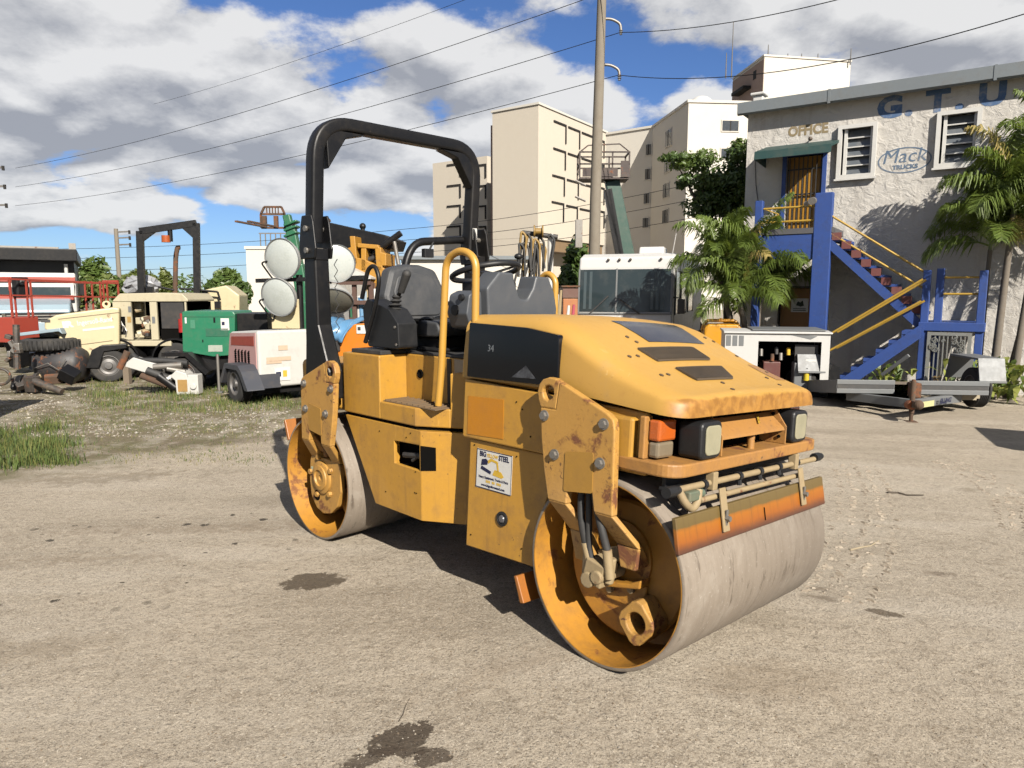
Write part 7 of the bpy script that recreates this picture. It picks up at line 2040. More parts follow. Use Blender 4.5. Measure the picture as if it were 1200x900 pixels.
def engine_housing():
    b = gp(168, 447)
    f = Frame('engine_housing', 'boxy cream engine housing with open doors between the compressor and green generator', 'generator', b.x, b.y + 0.4, 2)
    t, p = f.t, f.p
    def bx(nm, mat, x0, y0, x1, y1, d0, d1, off=0.0, bevel=0.0):
        a, c = p(x0, y0, off), p(x1, y1, off); return part(t, nm, mat, a[0], c[0], d0, d1, c[1], a[1], bevel)
    roofp = [p(132, 352), p(140, 344), p(190, 343), p(213, 344), p(220, 351), p(220, 353.5), p(132, 353.5)]
    m = MB(); m.prism(roofp, 'y', 0.0, 1.3); m.build('roof', CRM2, t, bevel=0.02)
    bx('corner_panel', CRM2, 132, 353.8, 156, 398, 0.0, 0.04)
    bx('door_post', CRM2, 175, 353.8, 186, 398, 0.0, 0.04); bx('end_post', CRM2, 216, 353.8, 220, 394, 0.0, 0.04)
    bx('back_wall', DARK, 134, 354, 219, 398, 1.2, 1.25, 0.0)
    bx('side_wall', CRM2, 132, 354, 133.5, 398, 0.041, 1.2)
    bx('radiator', IRON, 187, 354.5, 215.5, 385, 0.03, 0.10)
    bx('base_beam', CRM2, 128, 399, 204, 405, -0.12, 1.2, 0.0, 0.01); bx('lower_panel', DARK, 187, 386, 216, 405, 0.05, 0.10)
    bx('side_opening', DARK, 136, 371, 148, 392, -0.006, -0.001)
    rr = random.Random(2)
    for k in range(16):
        x, z = p(rr.uniform(159, 173), rr.uniform(358, 394), 0.25)
        m = MB()
        if k % 2: m.cyl((x - 0.05, 0.25, z), (x + 0.06, 0.3, z + 0.03), rr.uniform(0.03, 0.07), n=9)
        else: m.obox((x, 0.3, z), (rr.uniform(0.06, 0.16), 0.15, rr.uniform(0.06, 0.14)))
        m.build('engine_piece', rr.choice([STEEL, IRON, TAN, CRM2, RUST]), t, bevel=0.01)
    for k in range(5):
        m = MB(); x, z = p(138 + k*2, 376 + k*3, 0.0); m.tube([(x, -0.012, z + 0.1), (x + 0.05, -0.02, z), (x + 0.02, -0.012, z - 0.1)], 0.012, 5); m.build('hose', RUBBER if k % 2 else STEEL, t)
    bx('panel_gauge', GALV, 150, 359, 154, 366, -0.004, -0.001); bx('yellow_label', M('label_amber', (0.45, 0.28, 0.08)), 149, 371, 154, 378, -0.004, -0.001); bx('latch', GALV, 178, 371, 182, 379, -0.004, -0.001)
    fx = MB(); a = p(213, 380, -0.1); fx.cyl((a[0], -0.1, a[1] - 0.15), (a[0], -0.1, a[1] + 0.10), 0.06, n=12); fx.cyl((a[0], -0.1, a[1] + 0.101), (a[0], -0.1, a[1] + 0.2), 0.025, n=8); fx.build('fire_extinguisher', M('extinguisher_red', (0.42, 0.02, 0.02), rough=0.3), t, smooth=40)
    a0, a1 = p(128, 410, 0.2), p(212, 410, 0.2); part(t, 'chassis', BLACK, a0[0], a1[0], 0.2, 1.1, 0.32, 0.55)
    for px in (145, 212):
        w = p(px, 430, 0.1); wheel(t, (w[0], 0.0, 0.34), 0.34, 0.22, 'y'); 
        fe = MB(); fe.lathe([(0.40, -0.14), (0.43, -0.14), (0.43, 0.14), (0.40, 0.14)], (w[0], 0.0, 0.34), 'y', 16, a0=0.1, a1=math.pi - 0.1); fe.build('fender', BLACK, t, smooth=40)
engine_housing()

def rops_machine():
    b = at(197, 400, 15.2)
    f = Frame('old_road_roller', 'cream road roller with a square black roll bar and amber beacon behind the engine housing', 'road roller', b.x, 15.2, 12)
    t, p = f.t, f.p
    def fr3(pts, off): return [(q[0], off, q[1]) for q in (p(x, y, off) for x, y in pts)]
    s_ = MB()
    pts = fr3([(168, 405), (164, 271), (230, 261.5), (232, 400)], 0.0)
    sec = [(-0.07, -0.07), (0.07, -0.07), (0.07, 0.07), (-0.07, 0.07)]
    for a, c in zip(pts, pts[1:]): s_.beam(a, c, 0.12, 0.13)
    rb = s_.build('roll_bar', BLACK, t)
    for (a, b_, c) in (((165, 285), (165, 274), (185, 270)), ((231, 283), (231, 264), (212, 266))):
        g = MB(); g.prism([p(*a), p(*b_), p(*c)], 'y', -0.05, 0.05); g.build('gusset', BLACK, rb)
    q = p(199, 268); bar(t, 'beacon_bracket', BLACK, (q[0], 0, q[1]), (q[0], 0, p(199, 283)[1]), 0.05)
    q = p(195, 284); m = MB(); m.cyl((q[0], -0.02, q[1]), (q[0], -0.02, p(195, 276)[1]), 0.09, 0.085, n=14); m.build('beacon', M('beacon_amber', (0.45, 0.10, 0.02), rough=0.25), t, smooth=40)
    m = MB(); pts = [(*p(205, 352, 0.5), 0.5), (*p(206, 300, 0.5), 0.5), (*p(208, 290, 0.5), 0.5), (*p(211, 290, 0.5), 0.5)]; m.tube(arc_path([(x, y, z) for x, z, y in pts], 0.1), 0.05, 10); m.build('exhaust_stack', RUST, t, smooth=60)
    # hood and deck
    o = [p(232, 372), p(234, 340), p(262, 334), p(278, 346), p(278, 380), p(232, 380)]
    m = MB(); m.prism(o, 'y', 0.3, 1.5); m.build('hood', CRM, t, bevel=0.03, seg=3)
    a, c = p(160, 372, 0.3), p(232, 372, 0.3); part(t, 'deck', CRM, a[0], c[0], 0.3, 1.5, 0.6, p(180, 346, 0.3)[1])
    for (x0, y0, x1, y1) in ((210, 338, 255, 342), (185, 336, 204, 340), (255, 342, 258, 352)):
        a, c = p(x0, y0, 0.1), p(x1, y1, 0.1); bar(t, 'hand_rail', BLACK, (a[0], 0.1, a[1]), (c[0], 0.1, c[1]), 0.022)
    for px, py in ((176, 340), (240, 345), (255, 357), (255, 372)):
        q = p(px, py, 0.15); part(t, 'fitting', BLACK, q[0] - 0.06, q[0] + 0.06, 0.12, 0.24, q[1] - 0.07, q[1] + 0.07)
    # crumpled silver tarp over the seat
    m = MB(); rr = random.Random(7); q = p(165, 335, 0.6)
    m.ball((q[0], 0.7, q[1]), 0.30, 1.25, 0.8, 0.75, 12); m.xf(lambda v_: v_ + Vector((rr.uniform(-.05, .05), rr.uniform(-.05, .05), rr.uniform(-.05, .05)))); m.build('silver_cover', M('silver_tarp', (0.36, 0.37, 0.39), rough=0.35, var=0.2, scale=3), t)
    for x in (-1.0, 1.0):
        m = MB(); m.lathe([(0.0005, -0.1), (0.55, -0.1), (0.6, -0.05), (0.6, 1.6), (0.0005, 1.6)], (x, 0.1, 0.6), 'y', 28); m.build('drum', STEEL, t, smooth=40)
    part(t, 'frame', CRM, -1.3, 1.3, 0.3, 1.5, 0.55, 0.9, 0.02)
rops_machine()

def green_generator():
    b = gp(245, 462)
    f = Frame('green_generator', 'bright green towable generator with a black end beside the white lighting cart', 'generator', b.x, b.y + 0.25, 4)
    t, p = f.t, f.p
    o = [p(213, 366), p(216, 364.5), p(273, 365), p(275, 368), p(275, 416), p(250, 418), p(214, 412)]
    m = MB(); m.prism(o, 'y', 0.0, 1.0); bo = m.build('body', GRN, t, bevel=0.012)
    a, c = p(214, 371), p(274, 371.5); part(t, 'lid_seam', M('seam_green', (0.01, 0.10, 0.05)), a[0], c[0], -0.005, -0.001, a[1] - 0.008, a[1], parent=bo)
    def dec(nm, mat, x0, y0, x1, y1):
        a, c = p(x0, y0), p(x1, y1); return part(t, nm, mat, a[0], c[0], -0.007, -0.001, c[1], a[1], parent=bo)
    dec('sticker', WHITE, 258.5, 373, 269, 387); dec('sticker_print', NAVY, 260, 377, 263.5, 381).location.y = -0.004
    dec('sticker', M('number_plate', (0.40, 0.45, 0.38), var=0.4, scale=5), 244, 404.5, 261, 412); dec('sticker', WHITE, 216.5, 372, 219, 379); dec('vent', M('vent_green', (0.05, 0.24, 0.14)), 223, 375, 229, 385); dec('recess', M('recess_green', (0.012, 0.13, 0.07)), 241, 385, 268, 394)
    dec('latch', BLACK, 250, 372, 252.5, 378); dec('latch', BLACK, 237, 398, 238.5, 401)
    a, c = p(276, 367.5), p(312, 367.5); z0 = p(276, 412)[1]
    part(t, 'black_end', BLACK, a[0], c[0], 0.05, 0.95, z0, a[1], 0.01)
    part(t, 'chassis', BLACK, p(214, 420)[0], p(312, 420)[0], 0.1, 0.9, 0.36, p(214, 418.5)[1])
    for px, y in ((256, -0.05), (302, -0.05)):
        q = p(px, 440, y); bar(t, 'jack_leg', STEEL, (q[0], y, 0.02), (q[0], y, 0.62), 0.025); part(t, 'jack_foot', GALV, q[0] - 0.06, q[0] + 0.06, y - 0.06, y + 0.06, 0.0, 0.02)
    w = p(222, 440, 0.1); wheel(t, (w[0], -0.05, 0.30), 0.30, 0.2, 'y'); wheel(t, (w[0], 0.95, 0.30), 0.30, 0.2, 'y')
    fe = MB(); fe.prism([(w[0] - 0.3, 0.66), (w[0] + 0.1, 0.66), (w[0] + 0.42, 0.36), (w[0] + 0.36, 0.30), (w[0] + 0.06, 0.60), (w[0] - 0.3, 0.60)], 'y', -0.2, 0.1); fe.build('fender', BLACK, t)
    for k in range(4):
        a = p(276 + k*7, 440, 0.2); part(t, 'tow_part', RUST if k % 2 else BLACK, a[0], a[0] + 0.07, 0.2, 0.4, 0.1 + 0.04*k, 0.32)
green_generator()

def broken_arm():
    b = gp(195, 464)
    f = Frame('hydraulic_arm', 'dismantled white hydraulic arm lying in the weeds before the green generator', 'machine part', b.x, b.y, 3)
    t, p = f.t, f.p
    m = MB(); m.prism([p(141, 427), p(150, 420), p(180, 428), p(181, 437), p(172, 440), p(141, 431)], 'y', 0.15, 0.35); m.build('boom', WHT, t, bevel=0.01)
    m = MB(); m.prism([p(199, 441), p(206, 434), p(218, 438), p(222, 450), p(221, 462), p(207, 463), p(205, 446)], 'y', 0.0, 0.28); h_ = m.build('head', WHT, t, bevel=0.012)
    a, c = p(208, 445), p(220, 459); part(t, 'plate', M('plate_ochre', (0.42, 0.25, 0.07), var=0.3, scale=4), a[0], c[0], -0.006, -0.001, c[1], a[1], parent=h_)
    m = MB(); a = p(227, 455); m.box(a[0] - 0.09, a[0] + 0.07, 0.0, 0.2, 0.02, 0.33); m.cyl((a[0], -0.03, 0.15), (a[0], 0.0, 0.15), 0.05, n=10); m.build('cylinder_end', WHT, t, bevel=0.01)
    m = MB(); m.tube(arc_path([(*p(150, 422), ), (*p(185, 424), ), (*p(215, 428), )] if False else [(p(147, 418)[0], 0.25, p(147, 418)[1]), (p(155, 424)[0], 0.2, p(155, 424)[1]), (p(190, 424)[0], 0.2, p(190, 424)[1]), (p(214, 427)[0], 0.2, p(214, 427)[1])], 0.1), 0.045, 10); m.build('hose', RUBBER, t, smooth=60)
    for (x0, y0, x1, y1, r, mt) in ((172, 434, 200, 445, 0.06, RUBBER), (180, 430, 212, 428, 0.05, STEEL), (186, 440, 205, 455, 0.07, BLACK), (190, 446, 203, 442, 0.05, WHT), (165, 440, 195, 452, 0.05, RUST), (196, 432, 216, 436, 0.04, STEEL), (140, 432, 148, 412, 0.05, RUST)):
        a, c = p(x0, y0, 0.1), p(x1, y1, 0.1); m = MB(); m.cyl((a[0], 0.1, a[1]), (c[0], 0.14, c[1]), r, n=10); m.build('linkage', mt, t, smooth=40)
    a = gp(150, 450); o = thing('wooden_stake', 'short weathered wooden stake in the weeds beside the compressor wheel', 'stake', (a.x, a.y, 0))
    m = MB(); m.prism([(-0.05, 0), (0.05, 0), (0.05, 0.33), (0.02, 0.36), (-0.05, 0.34)], 'y', -0.05, 0.05); m.build('stake', M('grey_wood', (0.22, 0.17, 0.12), rough=0.9, var=0.3), o)
broken_arm()

def light_tower():
    c0 = gp(305, 474)
    yaw = 42
    t = thing('light_tower', 'white and faded red towable light tower with four big round lamps', 'light tower', (c0.x, c0.y, 0), R(yaw))
    f = Frame(None, '', '', c0.x, c0.y, yaw); p = f.p                       # the white end
    sd = Frame(None, '', '', c0.x, c0.y, yaw + 90)                          # the louvred side, running away to the left
    def q(px, py):
        a = sd.p(px, py); return (a[0], a[1])
    zt = p(325, 387)[1]; zb = p(330, 453)[1]
    W_ = max(0.9, p(352, 420)[0]); L_ = 1.25
    m = MB()
    prof = [q(270, 440), q(272, 425), q(276, 412), q(280, 398), q(281, 393), q(305, 387), (0.0, zb)]
    prof = [(min(L_, a), b) for a, b in prof]
    m.add([(0, 0, zb), (W_, 0, zb), (W_, L_, zb), (0, L_, zb), (0.0, 0.0, zt), (W_, 0, zt), (W_, L_*0.82, zt - 0.03), (0, L_*0.82, zt - 0.05), (0, L_*0.86, zt - 0.2), (W_, L_*0.86, zt - 0.2)],
          [(3, 2, 1, 0), (4, 5, 6, 7), (0, 1, 5, 4), (1, 2, 9, 6, 5), (2, 3, 8, 9), (9, 8, 7, 6), (3, 0, 4, 7, 8)])
    hs = m.build('housing', WHT, t, bevel=0.035, seg=3)
    def skin(nm, mat, poly, o0, o1, parent=hs):
        mb = MB(); mb.prism(poly, 'x', -o0, -o1); return mb.build(nm, mat, parent)
    h_ = zt - zb
    skin('side_panel', PINKP, [(0.04, zb + 0.05), (L_*0.96, zb + 0.05), (L_*0.84, zt - 0.2), (L_*0.80, zt - 0.07), (0.05, zt - 0.03)], 0.002, 0.012)
    skin('red_band', REDP, [(0.10, zt - 0.22), (L_*0.78, zt - 0.25), (L_*0.76, zt - 0.12), (0.10, zt - 0.08)], 0.0125, 0.016)
    for i in range(7):
        for j in range(5):
            s0 = 0.26 + j*0.125; z0 = zb + 0.30 + i*(h_ - 0.62)/7
            skin('louvre', DARK, [(s0 + 0.06, z0), (s0 + 0.11, z0), (s0 + 0.05, z0 + 0.05), (s0, z0 + 0.05)], 0.0125, 0.0145)
    a, c = p(321, 431), p(340, 445); st_ = part(t, 'sticker', WHITE, a[0], c[0], -0.012, -0.003, c[1], a[1]); a, c = p(323, 436), p(329, 441); part(t, 'sticker_print', NAVY, a[0], c[0], -0.016, -0.0125, c[1], a[1], parent=st_); a, c = p(331, 434), p(336, 441); part(t, 'sticker_print', PRINTY, a[0], c[0], -0.016, -0.0125, c[1], a[1], parent=st_)
    for (x0, y0, x1, y1) in ((312, 419, 341, 422), (312, 423.5, 330, 425.5), (326, 405, 337, 410)):
        a, c = p(x0, y0), p(x1, y1); part(t, 'faded_print', M('print_faint', (0.66, 0.50, 0.36)), a[0], c[0], -0.008, -0.003, c[1], a[1])
    FG = M('fender_grey', (0.06, 0.065, 0.08), rough=0.5, dirt=0.3)
    wy = 0.36
    mb = MB(); mb.prism(fillet([(-0.22, zb + 0.0), (0.0, zb + 0.26), (0.12, zb + 0.34), (0.62, zb + 0.34), (0.84, zb + 0.06), (0.77, zb + 0.03), (0.58, zb + 0.27), (0.16, zb + 0.27), (0.06, zb + 0.20), (-0.10, zb + 0.0)], 0.01, 2), 'x', -0.26, -0.013); mb.build('fender', FG, t)
    mb = MB(); mb.box(-0.012, 0.30, -0.03, -0.001, zb, zb + 0.20); mb.prism([(-0.01, zb + 0.201), (0.30, zb + 0.05), (0.30, zb + 0.0), (-0.01, zb)], 'y', -0.05, -0.031); mb.build('fender_apron', FG, t)
    r, w = 0.285, 0.19
    wheel(t, (-0.14, wy, r), r, w, 'x'); wheel(t, (W_ + 0.1, wy, r), r, w, 'x')
    part(t, 'chassis', BLACK, 0.0, W_, 0.1, L_ - 0.1, zb - 0.1, zb - 0.005)
    # the mast stands behind the housing, square to the camera
    MY = 12.0 - c0.y
    f = Frame(None, '', '', c0.x, c0.y, 0); p = f.p
    def rot(o):
        if o.data and not o.data.get('rot'):
            o.data.transform(Matrix.Rotation(-R(yaw), 4, 'Z')); o.data['rot'] = 1
        return o
    n_before = set(bpy.data.objects)
    # mast head with crossbars and four lamps
    mh = MB(); a0, a1 = p(322, 328, 0.6), p(440, 326, 0.6); mh.beam((p(300, 329, .6)[0], 0.6, p(300, 329, .6)[1]), (p(430, 325, .6)[0], 0.6, p(430, 325, .6)[1]), 0.05, 0.06); mh.build('crossbar', BLACK, t)
    x = p(352, 360, 0.7)[0]; part(t, 'mast', CRM, x - 0.42, x + 0.0, 0.62, 0.75, zt + 0.0, p(352, 366, 0.7)[1] + 0.2, 0.01)
    bar(t, 'mast_post', BLACK, (x, 0.7, zt), (x, 0.7, p(352, 322, 0.7)[1]), 0.05)
    for (px, py, rx, tx, tz) in ((330, 303.5, 0.285, -0.35, -0.12), (326, 348.5, 0.275, -0.30, -0.25), (394, 309, 0.265, 0.35, -0.15), (391.5, 353, 0.27, 0.10, -1.15)):
        a = p(px, py, 0.45)
        n_ = Vector((tx, -1.0, tz)).normalized(); q_ = n_.to_track_quat('Z', 'Y').to_matrix()
        c = Vector((a[0], 0.45, a[1]))
        def dish(prof, nm, mt, par):
            mb = MB(); mb.lathe(prof, (0, 0, 0), 'z', 32); mb.xf(lambda v_: q_ @ v_ + c); return mb.build(nm, mt, par, smooth=50)
        R_ = rx
        hs_ = dish([(R_, 0.0), (R_*1.04, 0.0), (R_*1.05, -0.03), (R_*0.85, -0.14), (R_*0.45, -0.22), (R_*0.2, -0.24), (0.0005, -0.24)], 'lamp', M('lamp_shell', (0.50, 0.50, 0.47), rough=0.4, metal=0.2, dirt=0.3), t)
        dish([(R_*0.99, -0.006), (R_*0.8, 0.015), (R_*0.4, 0.03), (0.0005, 0.034)], 'lamp_glass', M('lamp_frosted', (0.60, 0.64, 0.61), rough=0.22, var=0.16, dirt=0.45, dirtcol=(0.40, 0.43, 0.38), scale=2.5, coat=0.5, bump=0.02) if tz > -1 else M('lamp_glass_shaded', (0.24, 0.24, 0.20), rough=0.3), hs_)
        dish([(R_*0.985, -0.004), (R_*1.05, 0.008), (R_*1.07, 0.0), (R_*1.05, -0.012)], 'lamp_rim', GALV, hs_)
        br = MB(); up = Vector((0, 0.15, -0.34 if py > 320 else -0.36)); br.tube(arc_path([c - n_*0.2 + Vector((-0.1, 0, 0)), c + Vector((-R_ - 0.04, 0.05, -0.05)), c + Vector((-R_*0.5, 0.15, -0.36)), Vector((c.x*0.8 + x*0.2, 0.6, p(352, 328, 0.6)[1]))], 0.05), 0.014, 6); br.build('lamp_bracket', BLACK, hs_, smooth=60)
    for o in set(bpy.data.objects) - n_before: rot(o)
light_tower()

def far_left_things():
    # fork carriage on a green boom
    Y = 19.0
    b = at(350, 330, Y)
    t = thing('telehandler', 'green telescopic handler boom raised with a rusty fork carriage at left of the roll bar', 'telehandler', (b.x, Y, 0)); O_ = Vector(t.location)
    P = lambda px, py, dy=0: (lambda v_: Vector((v_.x, dy, v_.z)))(at(px, py, Y + dy) - O_)
    TG = M('handler_green', (0.015, 0.15, 0.065), rough=0.45, var=0.12, dirt=0.2, scale=0.6)
    for (a, c, w, h_) in (((336, 252), (342, 275), 0.2, 0.2), ((341, 268), (350, 315), 0.25, 0.26), ((349, 310), (358, 360), 0.3, 0.32)):
        m = MB(); m.beam(P(*a), P(*c), w, h_); m.build('boom', TG, t, bevel=0.03)
    for py in (262, 268, 275):
        m = MB(); q = P(342, py); m.obox(q, (0.36, 0.36, 0.06), Matrix.Rotation(R(-20), 3, 'Y')); m.build('boom_collar', TG, t, bevel=0.02)
    x0, x1, z0, z1, z2 = P(306, 260).x, P(334, 260).x, P(306, 267).z, P(306, 251).z, P(312, 242.5).z
    for (nm, aa, bb) in (('rail', (x0, 0, z1), (x1, 0, z1)), ('rail', (x0, 0, z0), (x1, 0, z0)), ('rail', (x0 + 0.1, 0, z2), (x1 - 0.08, 0, z2)), ('post', (x0, 0, z0), (x0, 0, z1)), ('post', (x1, 0, z0), (x1, 0, z1)), ('post', (x0, 0, z1), (x0 + 0.1, 0, z2)), ('post', (x1, 0, z1), (x1 - 0.08, 0, z2))):
        m = MB(); m.beam(aa, bb, 0.05, 0.05); m.build(nm, RUST, t)
    for k in range(5):
        x = x0 + 0.16 + k*0.075; m = MB(); m.beam((x, 0, z1), (x, 0, z2), 0.025, 0.025); m.build('guard_bar', RUST, t)
    for x in (x0 + 0.06, x0 + 0.36):
        m = MB(); m.box(x, x + 0.10, -0.1, 0.0, z0, z1 - 0.05); m.build('fork_shank', RUST, t); m = MB(); m.beam((x + 0.05, -0.1, z0 + 0.02), (x - 0.30, -1.1, z0 + 0.06), 0.08, 0.04); m.build('fork', RUST, t)
    m = MB(); m.box(-0.6, 2.4, -1.0, 1.0, 0.5, 1.4); m.build('chassis', TG, t, bevel=0.05)
    for (x, y) in ((-0.3, -1.0), (2.0, -1.0), (-0.3, 1.0), (2.0, 1.0)): wheel(t, (x, y, 0.5), 0.5, 0.35, 'y')
    # white warehouse
    Y = 62
    a, c = at(288, 292, Y), at(352, 340, Y)
    t = thing('warehouse', 'plain white block building with a rooftop cage at far left of centre', 'building', ((a.x + c.x)/2, Y, 0))
    h_ = (c.x - a.x)/2
    part(t, 'wall', CREAM, -h_, h_ + 3, 0, 12, -0.5, a.z); part(t, 'parapet', CREAM, -h_ - 0.1, h_ + 3.1, -0.1, 12.1, a.z, a.z + 0.25)
    for k in range(7):
        m = MB(); x = -h_ + 0.6 + k*0.45; m.beam((x, 2, a.z + 0.25), (x, 2, a.z + 1.5), 0.08, 0.08); m.build('cage_post', STEEL, t)
    m = MB(); m.beam((-h_ + 0.5, 2, a.z + 1.5), (-h_ + 3.4, 2, a.z + 1.5), 0.1, 0.1); m.build('cage_rail', STEEL, t)
    Y = 58
    a, c = at(470, 300, Y), at(600, 330, Y)
    t = thing('low_shed', 'long low white shed roof glimpsed behind the seat of the roller', 'building', (a.x, Y, 0))
    part(t, 'wall', CREAM, 0, c.x - a.x + 2, 0, 8, -0.5, a.z - 0.3); part(t, 'roof', FASCIA, -0.2, c.x - a.x + 2.2, -0.4, 8, a.z - 0.29, a.z)
far_left_things()

def loader():
    b = at(430, 380, 13.0)
    f = Frame('backhoe_loader', 'yellow loader with its black bucket raised, seen through the roll bar', 'loader', b.x, 13.0, -6)
    t, p = f.t, f.p
    o = [p(375, 262), p(379, 259), p(450, 275), p(462, 280), p(458, 292), p(420, 292), p(395, 296), p(378, 294)]
    m = MB(); m.prism(o, 'y', 0.0, 0.9); bk = m.build('bucket', BLACK, t, bevel=0.015)
    for k in range(6):
        q = p(384 + k*13, 293 - k*0.8); m = MB(); m.prism([(q[0] - 0.05, q[1]), (q[0] + 0.05, q[1]), (q[0] + 0.01, q[1] - 0.12), (q[0] - 0.02, q[1] - 0.12)], 'y', -0.05, 0.02); m.build('bucket_tooth', BLACK, bk)
    ey = MB(); q = p(381, 262); ey.tube([(q[0] + 0.06*math.cos(i*0.5), 0.1, q[1] + 0.04 + 0.06*math.sin(i*0.5)) for i in range(13)], 0.018, 6); ey.build('lifting_ring', RUST, bk)
    q = p(421, 266); m = MB(); m.cyl((q[0], 0.2, q[1] - 0.08), (q[0], 0.2, q[1]), 0.04, n=8); m.ball((q[0], 0.2, q[1] + 0.03), 0.06); m.build('work_lamp', BLACK, t)
    for (pts) in ([(415, 278), (421, 278), (424, 310), (418, 312)], [(424, 286), (448, 288), (449, 293), (424, 291)], [(444, 290), (451, 291), (453, 318), (446, 318)], [(408, 300), (430, 304), (455, 315), (454, 335), (440, 338), (420, 325), (408, 312)], [(428, 292), (434, 292), (434, 318), (428, 318)], [(450, 296), (457, 298), (457, 312), (450, 312)], [(412, 292), (418, 290), (420, 320), (410, 312)]):
        m = MB(); m.prism([p(*q, -0.1) for q in pts], 'y', -0.35, 0.25); m.build('arm_link', CATY, t, bevel=0.012)
    for (x0, y0, x1, y1, r, mt) in ((438, 296, 470, 273, 0.055, BLACK), (385, 274, 387, 290, 0.03, STEEL), (462, 283, 467, 310, 0.035, STEEL), (430, 305, 445, 300, 0.05, IRON), (436, 312, 442, 318, 0.05, RUST)):
        a, c = p(x0, y0, -0.2), p(x1, y1, -0.2); bar(t, 'hydraulic_cylinder', mt, (a[0], -0.2, a[1]), (c[0], -0.2, c[1]), r, 10)
    m = MB(); m.prism([p(442, 330), p(470, 318), p(480, 345), p(455, 360)], 'y', 0.0, 0.4); m.build('boom', CATY, t, bevel=0.02)
    part(t, 'body', CATY, -0.4, 1.6, 0.8, 3.4, 0.6, 1.35, 0.03); m = MB(); m.box(0.1, 1.3, 1.6, 3.0, 1.35, 1.42); m.build('deck', BLACK, t)
    for (x, y) in ((-0.4, 0.9), (1.6, 0.9), (-0.4, 3.0), (1.6, 3.0)): wheel(t, (x, y, 0.5), 0.5, 0.3, 'x')
loader()

